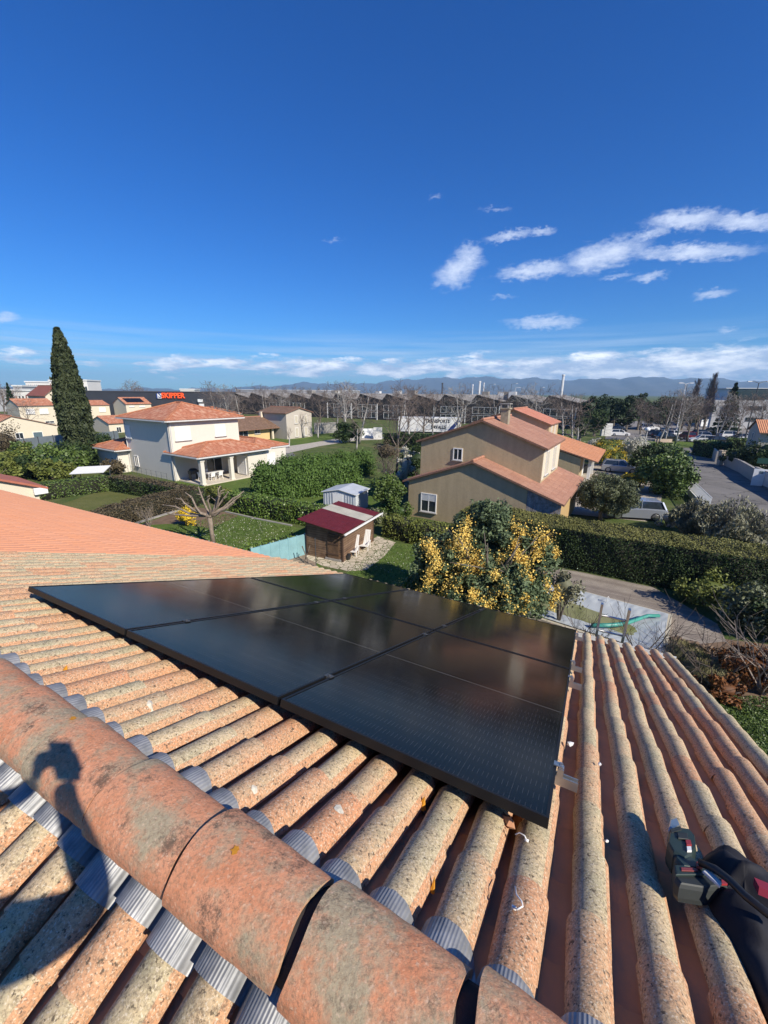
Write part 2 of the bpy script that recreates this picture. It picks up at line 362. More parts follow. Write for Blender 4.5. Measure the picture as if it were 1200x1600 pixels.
    def build(s, name, mats, parent=None, smooth=False, world=False):
        if not isinstance(mats, (list, tuple)): mats = [mats]
        me = bpy.data.meshes.new(name)
        v = s.v
        if world and parent is not None:
            inv = world_of(parent).inverted(); v = [tuple(inv @ Vector(p)) for p in v]
        me.from_pydata(v, [], s.f)
        for x in mats: me.materials.append(x)
        me.polygons.foreach_set('material_index', s.m)
        if any(s.t):
            a = me.attributes.new('tone', 'FLOAT', 'FACE'); a.data.foreach_set('value', s.t)
        if s.uv:
            ul = me.uv_layers.new(name='UVMap')
            for fi, uv in s.uv.items():
                for li, q in zip(me.polygons[fi].loop_indices, uv): ul.data[li].uv = q
        if smooth: me.polygons.foreach_set('use_smooth', [True]*len(me.polygons))
        me.update()
        o = bpy.data.objects.new(name, me); COL.objects.link(o)
        if parent is not None: o.parent = parent
        return o
def world_of(o):
    m = Matrix.LocRotScale(o.location, o.rotation_euler, o.scale)
    return world_of(o.parent) @ m if o.parent else m
def recenter(o):
    "put the origin of a top-level mesh at its base centre"
    me = o.data; n = len(me.vertices); a = np.empty(n*3); me.vertices.foreach_get('co', a); a = a.reshape(-1, 3)
    c = (a.min(0)+a.max(0))/2; c[2] = a[:, 2].min(); a -= c
    me.vertices.foreach_set('co', a.ravel()); me.update(); o.location = Vector(o.location)+Vector(c); return o
def tag(o, label, cat, group=None, kind=None):
    if label: o['label'] = label
    if cat: o['category'] = cat
    if group: o['group'] = group
    if kind: o['kind'] = kind
    return o
def struct(o): o['kind'] = 'structure'; return o
def thing(name, label, cat, loc, rz=0., group=None):
    o = bpy.data.objects.new(name, None); COL.objects.link(o); o.empty_display_size = .3
    o.location = tuple(map(float, loc)); o.rotation_euler = (0, 0, rz); return tag(o, label, cat, group)
def copy_tree(o, parent=None):
    c = o.copy(); COL.objects.link(c); c.parent = parent
    for ch in [x for x in o.children]: copy_tree(ch, c)
    return c

def quads_mesh(name, P, size, mats, parent=None, tone=None, nrm=None, aspect=1.0, flat=.0, up=None, mi=None, extra=None):
    "many small leaf faces; P world/local centres (n,3)"
    n = len(P); size = np.broadcast_to(size, (n,)).astype(float)
    a = RNG.normal(size=(n, 3))
    if nrm is not None: a = nrm+a*flat
    a /= np.linalg.norm(a, axis=1)[:, None]+1e-9
    b = RNG.normal(size=(n, 3))
    if up is not None: b = np.broadcast_to(np.array(up, float), (n, 3))+b*.35
    b -= a*(a*b).sum(1)[:, None]; b /= np.linalg.norm(b, axis=1)[:, None]+1e-9
    c = np.cross(a, b)
    h = size[:, None]*.5
    V = np.stack([P-b*h*aspect, P+c*h*.8, P+b*h*aspect, P-c*h*.8], 1).reshape(-1, 3)
    me = bpy.data.meshes.new(name)
    nv = 4*n; ev = 0; ef = []
    if extra is not None: ev = len(extra.v); ef = extra.f
    allv = V if not ev else np.vstack([V, np.array(extra.v)])
    me.vertices.add(len(allv)); me.vertices.foreach_set('co', allv.ravel())
    loops = np.arange(nv); starts = np.arange(0, nv, 4); tot = np.full(n, 4)
    if ev:
        el = np.concatenate([np.array(f)+nv for f in ef]); et = np.array([len(f) for f in ef]); es = nv+np.concatenate([[0], np.cumsum(et)[:-1]])
        loops = np.concatenate([loops, el]); starts = np.concatenate([starts, es]); tot = np.concatenate([tot, et])
    me.loops.add(len(loops)); me.loops.foreach_set('vertex_index', loops.astype(np.int32))
    me.polygons.add(len(starts)); me.polygons.foreach_set('loop_start', starts.astype(np.int32)); me.polygons.foreach_set('loop_total', tot.astype(np.int32))
    if not isinstance(mats, (list, tuple)): mats = [mats]
    for x in mats: me.materials.append(x)
    idx = np.zeros(len(starts), np.int32)
    if mi is not None: idx[:n] = mi
    if ev: idx[n:] = extra.m
    me.polygons.foreach_set('material_index', idx)
    t = RNG.random(n) if tone is None else tone
    if ev: t = np.concatenate([t, np.array(extra.t, float)])
    at = me.attributes.new('tone', 'FLOAT', 'FACE'); at.data.foreach_set('value', t.astype(float))
    me.update(calc_edges=True); me.validate()
    o = bpy.data.objects.new(name, me); COL.objects.link(o)
    if parent is not None: o.parent = parent
    return o

# ================================================================== OWN ROOF
RA, RS = -.489, .361
RO = np.array([-2.493, 2.623, CAM_H-1.327])
Re = np.array([math.cos(RA), math.sin(RA), 0]); Rn0 = np.array([-math.sin(RA), math.cos(RA), 0])
Rd = Rn0*math.cos(RS)-np.array([0, 0, 1])*math.sin(RS); RN = np.cross(Re, Rd)
Rd2 = -Rn0*math.cos(RS)-np.array([0, 0, 1])*math.sin(RS); RN2 = -np.cross(Re, Rd2)
VR = -.652
def S(u, v, w=0.0): return RO+Re*u+Rd*v+RN*w
def S2(u, v, w=0.0): return RO+Re*u+Rd*VR+Rd2*v+RN2*w
def rp(px, py, w=0.0):
    rr = ray(px, py); o = RO+RN*w-CAMP; t = (o@RN)/(rr@RN); X = rr*t-(RO-CAMP); return float(X@Re), float(X@Rd)
WB = -.168                      # level of the tile bed below the panels' glass
PITCH_T = .149; U0 = 3.58; U_END = 4.60; U_START = -16.2; V_EAVE = 4.93; U_NEW = -2.1

def ucol(k): return 3.58+.157*k if k >= 0 else 3.41+.149*(k+1)      # the old tile columns are not quite evenly set
def kcol(u): return max(-200, round((u-3.58)/.157)) if u >= 3.495 else round((u-3.41)/.149)-1
def tile_field(S_, u_lo, u_hi, ends, v_top, mbc, mbch, new, a=.060, h=.056, near=None):
    a_full = a
    k0 = kcol(u_lo)+1; k1 = kcol(u_hi) if ucol(kcol(u_hi)) <= u_hi else kcol(u_hi)-1
    seg = 8 if not new else 6
    th = [math.pi*i/seg for i in range(seg+1)]
    for k in range(k0, k1+1):
        uc = ucol(k); verge = (uc > 4.5)
        colshift = random.uniform(-.012, .012)*(0 if new else 1)
        for j, ve in enumerate(ends):
            vs0 = (ends[j-1]-.05) if j else v_top
            jit = (random.uniform(-.006, .006), random.uniform(-.012, .012)+colshift, random.uniform(-.004, .005)) if not new else (random.uniform(-.002, .002), 0, 0)
            tone = random.random()**2.2*.7
            if random.random() < .18: tone = random.uniform(.8, 1)
            if random.random() < .12: tone = -.0
            if uc > 4.1 and random.random() < .6: tone = random.uniform(.6, 1)
            if verge: tone = .0
            A, Bv, C = [], [], []
            v0, v1 = vs0, ve+jit[1]
            skew = random.uniform(-.006, .006)
            a = a_full*(.88 if k >= 0 and not new else 1)
            for t in th:
                A.append(S_(uc+jit[0]+a*.90*math.cos(t), v0, WB+.014+h*.92*math.sin(t)))
                Bv.append(S_(uc+jit[0]+skew+a*1.04*math.cos(t), v1, WB+.019+jit[2]+h*1.03*math.sin(t)))
                C.append(S_(uc+jit[0]+skew+(a*1.04-.010)*math.cos(t), v1, WB+.019+jit[2]+(h*1.03-.010)*math.sin(t)))
            n = seg+1; o = len(mbc.v); mbc.v += [tuple(p) for p in A+Bv+Bv+C]
            for i in range(seg):
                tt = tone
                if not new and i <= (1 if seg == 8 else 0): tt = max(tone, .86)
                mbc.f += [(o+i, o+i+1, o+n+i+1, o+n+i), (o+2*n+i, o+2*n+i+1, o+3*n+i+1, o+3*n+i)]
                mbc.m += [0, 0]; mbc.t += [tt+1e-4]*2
            # channel tile to the left of this cover
            cc = (uc+ucol(k-1))/2; b = .056 if k else .066; tn = random.random(); v1c = ve-.12+random.uniform(-.01, .01)
            v0c = v0-.12 if j else v0-.05
            if mbch is not None:
                cs = 4; o = len(mbch.v); P0, P1, P2 = [], [], []
                for i in range(cs+1):
                    t = math.pi*i/cs; x = math.cos(t); z = -.030*math.sin(t)
                    P0.append(S_(cc+b*1.05*x, v0c, WB+.022+z)); P1.append(S_(cc+b*.95*x, v1c, WB+.034+z)); P2.append(S_(cc+b*.95*x, v1c, WB+.024+z))
                mbch.v += [tuple(p) for p in P0+P1+P2]; n = cs+1
                for i in range(cs):
                    mbch.f += [(o+i, o+n+i, o+n+i+1, o+i+1), (o+n+i, o+2*n+i, o+2*n+i+1, o+n+i+1)]; mbch.m += [0, 0]; mbch.t += [tn+1e-4]*2

def own_house():
    base = S(-5, 2.0); root = thing('house', 'canal tiled house we look down from, carrying the solar panels and the big ridge tiles', 'house', (base[0], base[1], 0))
    ends = [-.19+.3*j for j in range(18)]; ends[-1] = V_EAVE
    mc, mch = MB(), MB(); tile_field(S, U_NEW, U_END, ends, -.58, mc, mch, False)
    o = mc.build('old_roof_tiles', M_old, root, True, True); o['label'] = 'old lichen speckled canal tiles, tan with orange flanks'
    mch.build('channel_tiles', M_chan, root, True, True)
    mc, mch = MB(), MB(); tile_field(S, U_START, U_NEW-.01, ends, -.58, mc, mch, True, a=.066, h=.030)
    o = mc.build('new_roof_tiles', M_new, root, True, True); o['label'] = 'clean orange new tiles on the far left of the slope'
    mch.build('channel_tiles', M_new, root, True, True)
    # the near slope, behind the ridge
    ends2 = [.42+.3*j for j in range(16)]
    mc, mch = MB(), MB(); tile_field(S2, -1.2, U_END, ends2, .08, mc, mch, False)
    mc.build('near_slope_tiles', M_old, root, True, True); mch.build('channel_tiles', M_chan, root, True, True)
    mb = MB(); mb.face([S2(U_START, 0, WB), S2(-1.2, 0, WB), S2(-1.2, 5.2, WB), S2(U_START, 5.2, WB)]); mb.build('near_slope_cover', M_new, root, False, True)
    # roof deck under the tiles
    mb = MB(); mb.face([S(U_START, VR, WB-.03), S(U_END, VR, WB-.03), S(U_END, V_EAVE-.05, WB-.03), S(U_START, V_EAVE-.05, WB-.03)])
    mb.face([S2(U_START, 0, WB-.03), S2(U_END, 0, WB-.03), S2(U_END, 5.2, WB-.03), S2(U_START, 5.2, WB-.03)])
    mb.build('roof_deck', plain('dark_battens', (.05, .035, .025), .9), root, False, True)
    # corrugated flashing shaped over the covers
    def flash(S_, v0, v1, ulo, uhi, nm):
        mb = MB(); step = PITCH_T/16; n = int((uhi-ulo)/step); rows = 4
        for r in range(rows+1):
            v = v0+(v1-v0)*r/rows
            for i in range(n+1):
                u = ulo+i*step; kc = kcol(u); x = u-ucol(kc)
                rr_ = random.Random(kc*7+int(v0*100)); vv = v+(rr_.uniform(-.018, .018) if r else 0)
                if abs(x) < .066: w = .020+.064*math.sqrt(max(0, 1-(x/.0665)**2))
                else: w = .016
                mb.v.append(tuple(S_(u, vv, WB+w+.003+.001*math.sin(i*1.7+r))))
        for r in range(rows):
            for i in range(n):
                a = r*(n+1)+i; mb.f.append((a, a+1, a+n+2, a+n+1)); mb.m.append(0); mb.t.append(0)
        # UV so the pleats run down the slope
        k = 0
        for r in range(rows):
            for i in range(n):
                u = i*step; mb.uv[k] = [(u, r), (u+step, r), (u+step, r+1), (u, r+1)]; k += 1
        def f(nt, bs):
            uv = nnode(nt, 'ShaderNodeUVMap'); sp = nnode(nt, 'ShaderNodeSeparateXYZ'); nt.links.new(uv.outputs[0], sp.inputs[0])
            wv = mth(nt, 'ADD', mth(nt, 'MULTIPLY', mth(nt, 'SINE', mth(nt, 'MULTIPLY', sp.outputs[0], 2*math.pi/.0088)), .5), .5)
            c = mixc(nt, noise_fac(nt, 14, 5), (.20, .205, .21), (.40, .40, .40))
            c = mixc(nt, mth(nt, 'MULTIPLY', mth(nt, 'SUBTRACT', 1.0, wv), .45), c, (.20, .205, .22))
            nt.links.new(c, bs.inputs['Base Color']); bs.inputs['Metallic'].default_value = .35; bs.inputs['Roughness'].default_value = .55
            bump(nt, bs, wv, .55, .002)
        return mb.build(nm, material('pleated_zinc', f), root, True, True)
    flash(S, VR+.05, -.47, -3, U_END, 'flashing'); flash(S2, .04, .262, -1.2, U_END, 'flashing')
    # ridge tiles, each a part
    up = np.array([0, 0, 1.]); a, hgt = .124, .090
    mbf = MB()
    prof = [(.100*math.cos(t), .066*math.sin(t)) for t in [math.pi*i/10 for i in range(11)]]
    ctr = lambda u: S(u, VR, -.128)
    vs = [ctr(u)+Rn0*x+up*z for u in (U_START, U_END) for x, z in prof]
    mbf.add(vs, [(i, i+1, 12+i, 11+i) for i in range(10)]); mbf.build('ridge_mortar', plain('dark_mortar', (.055, .045, .04), .95, .3, 8, bmp=.5), root, False, True)
    joint = 2.62
    ks = range(-52, 6)
    gaps = {0: .010, 1: .030, 2: .034, 3: .022, -1: .006}
    for k in ks:
        rr_ = random.Random(k+50)
        u0 = joint+.36*k+gaps.get(k, .008)*.8; u1 = joint+.36*(k+1)-gaps.get(k+1, .008)*.2
        u1 = min(u1, U_END+.02)
        if u1-u0 < .05: continue
        mb = MB(); seg = 20; ur = 10
        dz = rr_.uniform(-.004, .004); tw = rr_.uniform(-.012, .012)
        rings = []
        for r in range(ur+1):
            f = r/ur; u = u0+(u1-u0)*f; aa = a*(1.04-.10*f)+rr_.uniform(-.0012, .0012); hh = hgt*(1.03-.09*f)
            ring = []
            for i in range(seg+1):
                t = math.pi*i/seg; e_ = (1-.012*(abs(f-.5)*2)**6)
                ring.append(ctr(u+.006*math.sin(t*3+k)*(1 if r in (0, ur) else 0))+Rn0*(aa*math.cos(t)*e_+tw*(f-.5))+up*(hh*math.sin(t)**.85*e_+dz+.02*0))
            rings.append(ring)
        inner = lambda ring: [p+(ctr(0)*0)-(p-(ctr(0)+Re*((p-ctr(0))@Re)))*.13 for p in ring]
        allr = [inner(rings[0])]+rings+[inner(rings[-1])]
        n = seg+1
        vs = [p for ring in allr for p in ring]
        vs = [p for ring in [allr[0], allr[1]]+rings+[rings[-1], allr[-1]] for p in ring]; nr_ = len(rings)
        fs = [(r*n+i, r*n+i+1, (r+1)*n+i+1, (r+1)*n+i) for r in [0]+list(range(2, 1+nr_))+[2+nr_] for i in range(seg)]
        mb.add(vs, fs); o = mb.build('ridge_tile', M_ridge, root, True, True)
    # gutter and walls
    mb = MB()
    pr = [(.0, .0), (.015, -.06), (.06, -.085), (.105, -.06), (.12, .0), (.112, .0), (.098, -.054), (.06, -.075), (.022, -.054), (.008, .0)]
    gp = lambda u, x, z: S(u, V_EAVE, WB)+Re*0+Rn0*(x-.03)+up*(z-.0)
    vs = [gp(u, x, z) for u in (U_START, U_END+.02) for x, z in pr]; n = len(pr)
    mb.add(vs, [(i, (i+1) % n, n+(i+1) % n, n+i) for i in range(n)]+[tuple(range(n)), tuple(range(n, 2*n))[::-1]])
    mb.build('gutter', M_gut, root, False, True)
    mb = MB(); ze = S(0, V_EAVE-.35, WB-.06)[2]
    a0 = [S(U_START, V_EAVE-.35), S(U_END-.12, V_EAVE-.35), S2(U_END-.12, 4.7), S2(U_START, 4.7)]
    zr = S(0, VR, WB-.06)[2]; rid = [S(U_START, VR), S(U_END-.12, VR)]
    def P3(p, z): return (p[0], p[1], z)
    mb.add([P3(a0[0], 0), P3(a0[1], 0), P3(a0[2], 0), P3(a0[3], 0), P3(a0[0], ze), P3(a0[1], ze), P3(a0[2], ze), P3(a0[3], ze), P3(rid[0], zr), P3(rid[1], zr)],
           [(0, 1, 5, 4), (2, 3, 7, 6), (1, 2, 6, 9, 5), (3, 0, 4, 8, 7)]); mb.build('wall', W_beige, root, False, True)
    # lichen rosettes on the tiles
    mb = MB(); 
    def rosette(px, py, r, seed):
        u, v = rp(px, py, -.10); k = kcol(u); uc = ucol(k); x = max(-.03, min(.03, u-uc)); rr_ = random.Random(seed)
        w = WB+.016+.056*math.sqrt(max(0, 1-(x/.052)**2))+.0025; vs = [S(u, v, w+.002)]; n = 14
        for i in range(n):
            q = r*rr_.uniform(.8, 1.15); uu = u+q*math.cos(i*2*math.pi/n); vv = v+q*math.sin(i*2*math.pi/n); xx = uu-uc
            vs.append(S(uu, vv, WB+.016+.056*math.sqrt(max(0, 1-(xx/.056)**2))+.003))
        mb.add(vs, [(0, 1+i, 1+(i+1) % n) for i in range(n)])
    for q in [(236, 1097, .022, 1), (529, 1266, .016, 2), (398, 1230, .012, 3)]: rosette(*q)
    mb.build('pale_lichen', plain('pale_lichen', (.70, .64, .52), .95, .35, 60), root, False, True)
    mb = MB()
    for q in [(664, 1243, .014, 4), (105, 1038, .012, 5), (680, 1366, .008, 9)]: rosette(*q)
    mb.build('orange_lichen', plain('orange_lichen', (.62, .27, .02), .95, .3, 80), root, False, True)
    mb = MB()
    def on_ridge(px, py, r, seed):
        d = ray(px, py); c0 = ctr(0)-CAMP
        for t in np.arange(.8, 3, .004):
            X = d*t-c0; u = X@Re; x = X@Rn0; z = X@up-u*0
            X2 = X-Re*u; x = X2@Rn0; z = X2[2]
            if (x/(a+.0))**2+(z/(hgt+.0))**2 <= 1: break
        rr_ = random.Random(seed); n = 16; vs = []; t0 = math.atan2(z/hgt, x/a)
        for i in range(-1, n):
            q = 0 if i < 0 else r*rr_.uniform(.55, 1.2); uu = u+q*math.cos(i*2*math.pi/n); tt = t0+q*math.sin(i*2*math.pi/n)/.13
            vs.append(ctr(uu)+Rn0*(a*1.035*math.cos(tt))+up*(hgt*1.035*math.sin(tt)**.85))
        mb.add(vs, [(0, 1+i, 1+(i+1) % n) for i in range(n)])
    on_ridge(367, 1331, .012, 3); on_ridge(114, 1124, .012, 5)
    mb.build('orange_lichen', _mats['orange_lichen'], root, False, True)
own_house()

# ------------------------------------------------------------------ solar panels
def pv_glass(nt, bs):
    uv = nnode(nt, 'ShaderNodeUVMap'); sp = nnode(nt, 'ShaderNodeSeparateXYZ'); nt.links.new(uv.outputs[0], sp.inputs[0])
    fu = mth(nt, 'FRACT', mth(nt, 'DIVIDE', sp.outputs[0], .0182)); line = mth(nt, 'LESS_THAN', fu, .085)
    fv = mth(nt, 'FRACT', mth(nt, 'DIVIDE', sp.outputs[1], .0862)); dash = mth(nt, 'LESS_THAN', fv, .45)
    ln = mth(nt, 'MULTIPLY', line, mth(nt, 'ADD', mth(nt, 'MULTIPLY', dash, .75), .12))
    mid = mth(nt, 'LESS_THAN', mth(nt, 'ABSOLUTE', mth(nt, 'SUBTRACT', sp.outputs[1], 1.06)), .0026)
    cu = mth(nt, 'FRACT', mth(nt, 'DIVIDE', sp.outputs[0], .182)); cl = mth(nt, 'LESS_THAN', mth(nt, 'ABSOLUTE', mth(nt, 'SUBTRACT', cu, .5)), .006)
    base = mixc(nt, noise_fac(nt, 1.5, 3), (.004, .004, .005), (.006, .006, .007))
    c = mixc(nt, ln, base, (.05, .05, .053)); c = mixc(nt, mth(nt, 'MULTIPLY', cl, .25), c, (.06, .06, .06)); c = mixc(nt, mth(nt, 'MULTIPLY', mid, .8), c, (.17, .165, .15))
    nt.links.new(c, bs.inputs['Base Color'])
    r = mth(nt, 'ADD', mth(nt, 'MULTIPLY', noise_fac(nt, 3, 5), .04), .10); nt.links.new(r, bs.inputs['Roughness'])
    bs.inputs['Specular IOR Level'].default_value = .26; bs.inputs['IOR'].default_value = 1.36
M_pv = material('solar_glass', pv_glass)
M_pvframe = plain('black_anodised_frame', (.010, .010, .011), .4, .2, 5, spec=.3)
PW, PL, PG = 1.134, 2.122, .02
RM = Matrix((tuple(Re), tuple(Rd), tuple(RN))).transposed()
def panel(i, j, label):
    u0, v0 = i*(PW+PG), j*(PL+PG); c = S(u0+PW/2, v0+PL/2, -.03)
    r = bpy.data.objects.new('solar_panel', None); COL.objects.link(r); r.location = tuple(c); r.rotation_euler = RM.to_euler()
    tag(r, label, 'solar panel', 'black solar panels on the tiled roof')
    W, L, t = PW/2, PL/2, .011; mb = MB()
    mb.box((-W, -L, -.005), (W, -L+t, .03)); mb.box((-W, L-t, -.005), (W, L, .03)); mb.box((-W, -L+t, -.005), (-W+t, L-t, .03)); mb.box((W-t, -L+t, -.005), (W, L-t, .03))
    mb.box((-W, -L+t+.001, -.005), (-W+.03, L-t-.001, -.0035)); mb.build('frame', M_pvframe, r)
    mb = MB(); w, l = W-t, L-t
    mb.face([(-w, -l, .027), (w, -l, .027), (w, l, .027), (-w, l, .027)], [(0.01, 0.01), (PW-.01, .01), (PW-.01, PL-.01), (.01, PL-.01)])
    mb.build('glass', M_pv, r)
    mb = MB(); mb.face([(-w, -l, .020), (-w, l, .020), (w, l, .020), (w, -l, .020)]); mb.build('backsheet', M_black, r)
labs = {(0, 0): 'black solar panel at the far left near corner of the array, closest to the ridge', (1, 0): 'black solar panel, middle of the three in the row along the ridge', (2, 0): 'nearest and largest looking black solar panel, its corner hanging towards the right',
        (0, 1): 'black solar panel in the eave side row, the one farthest left', (1, 1): 'black solar panel, middle of the eave side row, below the flowering mimosa', (2, 1): 'black solar panel at the far right corner beside the pool'}
for (i, j), lb in labs.items(): panel(i, j, lb)
def rails():
    spots = [rp(887, 1222, -.05)[1], rp(901, 1072, -.05)[1], rp(904, 1046, -.05)[1], rp(905, 998, -.05)[1]]
    names = ['aluminium mounting rail end nearest the ridge, under the front panel corner', 'aluminium mounting rail, second from the front at the panel edge', 'aluminium mounting rail just beyond the panel joint', 'aluminium mounting rail at the eave corner of the array']
    UE = 3*PW+2*PG
    for v, nm in zip(spots, names):
        c = S(UE/2, v, -.05)
        r = bpy.data.objects.new('mounting_rail', None); COL.objects.link(r); r.location = tuple(c); r.rotation_euler = RM.to_euler()
        tag(r, nm, 'rail', 'mounting rails under the solar panels')
        h = UE/2; mb = MB()
        mb.box((-h-.04, -.02, -.018), (h+.085, -.014, .017)); mb.box((-h-.04, .014, -.018), (h+.085, .02, .017)); mb.box((-h-.04, -.014, -.018), (h+.085, .014, -.012)); mb.build('rail_profile', M_alu, r)
        mb = MB(); mb.box((h+.004, -.022, .0175), (h+.028, .022, .046)); mb.box((h-.012, -.02, .0515), (h+.022, .02, .056)); mb.box((h+.008, -.018, .046), (h+.026, .018, .0515))
        mb.lathe((h+.014, 0, .056), [(.007, 0), (.007, .008)], 6); mb.build('end_clamp', M_alu, r)
        for i in (1, 2):
            x = i*(PW+PG)-PG/2-h; mb = MB(); mb.box((x-.022, -.018, .0515), (x+.022, .018, .0545)); mb.box((x-.008, -.018, .0175), (x+.008, .018, .0515)); mb.lathe((x, 0, .0545), [(.007, 0), (.007, .006)], 6); mb.build('mid_clamp', plain('dark_clamp', (.12, .12, .12), .45, .3, metal=.6), r)
        mb = MB()
        for q in range(4):
            x = h-.25-q*1.0; mb.box((x-.015, -.013, -.10), (x+.015, -.008, -.0185)); mb.box((x-.015, -.07, -.104), (x+.015, -.008, -.1002))
        mb.build('roof_hook', M_alu, r)
rails()

# ------------------------------------------------------------------ things lying on the roof
def rooted(name, label, cat, u, v, w, ang=0, group=None):
    "an Empty lying on the roof plane: local x along the ridge, y down the slope, z out of the roof"
    r = bpy.data.objects.new(name, None); COL.objects.link(r); r.location = tuple(S(u, v, w))
    r.rotation_euler = (RM.to_4x4() @ Matrix.Rotation(ang, 4, 'Z')).to_euler(); return tag(r, label, cat, group)
def power_tool():
    M_g = plain('dark_green_plastic', (.022, .040, .036), .5, .2, 20, bmp=.1); M_gb = plain('black_rubber_grip', (.03, .035, .034), .6, .2)
    W0 = -.03
    def q(px, py, w): u, v = rp(px, py, w); return np.array([u, v, w])
    c = q(1078, 1330, W0)
    r = rooted('cordless_tool', 'dark green cordless power tool lying on the tiles against the black jacket', 'power tool', c[0], c[1], WB+.06)
    inv = world_of(r).inverted()
    def L(px, py, w): u, v = rp(px, py, w); return np.array(inv @ Vector(S(u, v, w)))
    def slab(pts, w0, w1, name, mt, bev=.12, parent=None):
        top = [L(x, y, w1) for x, y in pts]; cen = sum(top)/len(top)
        pz = lambda z: z-(WB+.06)
        n = len(top); rings = []
        for k, (f, z) in enumerate([(1-bev*.6, w0), (1, w0+(w1-w0)*.25), (1, w0+(w1-w0)*.75), (1-bev*.5, w0+(w1-w0)*.93), (1-bev, w1)]):
            rings.append([np.array([*(cen[:2]+(p[:2]-cen[:2])*f), pz(z)]) for p in top])
        vs = [p for rg in rings for p in rg]; fs = [(a*n+i, a*n+(i+1) % n, (a+1)*n+(i+1) % n, (a+1)*n+i) for a in range(4) for i in range(n)]+[tuple(range(n))[::-1], tuple(range(4*n, 5*n))]
        mb = MB(); mb.add(vs, fs); o = mb.build(name, mt, parent or r); return o
    body = slab([(1046, 1297), (1058, 1290), (1078, 1293), (1087, 1304), (1089, 1322), (1083, 1336), (1070, 1341), (1052, 1331), (1043, 1315)], -.085, -.015, 'body', M_g)
    slab([(1058, 1300), (1074, 1301), (1076, 1311), (1060, 1309)], -.0145, -.009, 'vent', M_gb, .1, body)
    slab([(1071, 1312), (1079, 1312), (1081, 1320), (1073, 1320)], -.0145, -.0085, 'label_red', M_red, .05, body)
    slab([(1073, 1322), (1080, 1322), (1081, 1329), (1074, 1329)], -.0145, -.0085, 'label_white', M_white, .05, body)
    slab([(1047, 1280), (1058, 1276), (1064, 1289), (1052, 1296), (1045, 1292)], -.075, -.02, 'metal_head', M_alu, .2)
    slab([(1046, 1295), (1064, 1290), (1066, 1296), (1049, 1301)], -.10, -.012, 'collar', M_gb, .1)
    slab([(1052, 1326), (1070, 1330), (1084, 1340), (1100, 1350), (1094, 1358), (1068, 1354), (1055, 1340)], -.075, -.02, 'handle', M_g, .2)
    bat = slab([(1052, 1351), (1104, 1352), (1112, 1362), (1136, 1373), (1138, 1382), (1098, 1386), (1062, 1380), (1054, 1370)], -.085, -.03, 'battery', M_gb, .1)
    slab([(1054, 1351), (1100, 1353), (1108, 1363), (1104, 1366), (1056, 1366)], -.0295, -.022, 'battery_cover', M_g, .1, bat)
    slab([(1064, 1355), (1090, 1356), (1091, 1361), (1065, 1360)], -.0215, -.019, 'red_mark', plain('dull_red', (.25, .05, .05), .5), .05, bat)
    slab([(1127, 1374), (1136, 1375), (1137, 1381), (1128, 1381)], -.0295, -.024, 'red_mark', M_red, .05, bat)
    slab([(1088, 1346), (1097, 1347), (1098, 1354), (1089, 1353)], -.0195, -.010, 'switch', M_red, .1)
    slab([(1098, 1360), (1107, 1356), (1128, 1378), (1125, 1384)], -.012, -.004, 'buckle', M_gut, .1)
power_tool()
def jacket():
    Mj = plain('black_cloth', (.022, .022, .028), .75, .3, 12, bmp=.35, bscale=90, bdist=.002, spec=.35)
    Mn = plain('navy_cloth', (.018, .02, .05), .8, .3, 10)
    poly_px = [(1088, 1350), (1093, 1330), (1105, 1318), (1125, 1311), (1150, 1318), (1185, 1338), (1230, 1362), (1300, 1420), (1330, 1520), (1270, 1600), (1215, 1565), (1172, 1500), (1140, 1455), (1112, 1425), (1100, 1400), (1106, 1385), (1090, 1370)]
    poly = np.array([rp(x, y, -.075) for x, y in poly_px]); c = poly.mean(0)
    r = rooted('jacket', 'crumpled black work jacket lying on the tiles at the right edge under the green tool', 'jacket', c[0], c[1], WB+.05)
    P = poly-c; n = len(P)
    # dense polar grid with fold displacement
    M, K = 96, 22; idx = np.linspace(0, n, M, endpoint=False); ring = np.array([P[int(i) % n]*(1-i % 1)+P[(int(i)+1) % n]*(i % 1) for i in idx])
    for _ in range(3): ring = (np.roll(ring, 1, 0)+2*ring+np.roll(ring, -1, 0))/4
    vs = []; 
    for k in range(K+1):
        f = k/K
        for i in range(M):
            x, y = ring[i]*f
            base = .085*(1-f**3.2)
            fold = .020*math.sin(22*x+9*y+2.2*math.sin(13*y))+.012*math.sin(-16*x+31*y+2*math.sin(19*x))+.006*math.sin(60*x+22*y+3*math.sin(30*y))+.018*math.exp(-((y-.55*x-.02)/.018)**2)
            z = base+fold*(1-f**4)*1.0
            if k == K: z = -.02
            vs.append((x*(1+.02*math.sin(9*f)), y, z+.0))
    mb = MB(); fs = [(k*M+i, k*M+(i+1) % M, (k+1)*M+(i+1) % M, (k+1)*M+i) for k in range(K) for i in range(M)]
    mb.add(vs, fs); mb.build('cloth', Mj, r, True)
    def at(px, py, w): u, v = rp(px, py, w); return np.array([u-c[0], v-c[1], w-(WB+.05)])
    mb = MB(); pts = [at(1092, 1347, .0), at(1118, 1358, .01), at(1140, 1375, .012), at(1165, 1400, .012), at(1200, 1428, .01), at(1240, 1450, .005)]
    mb.tube(pts, [.010, .011, .011, .011, .011, .01], 6); mb.build('strap', M_black, r, True)
    a = at(1196, 1385, .01); mb = MB(); mb.box((a[0]-.02, a[1]-.02, a[2]-.02), (a[0]+.012, a[1]+.02, a[2]+.002)); mb.build('red_patch', plain('dark_red_cloth', (.3, .02, .05), .8), r)
jacket()
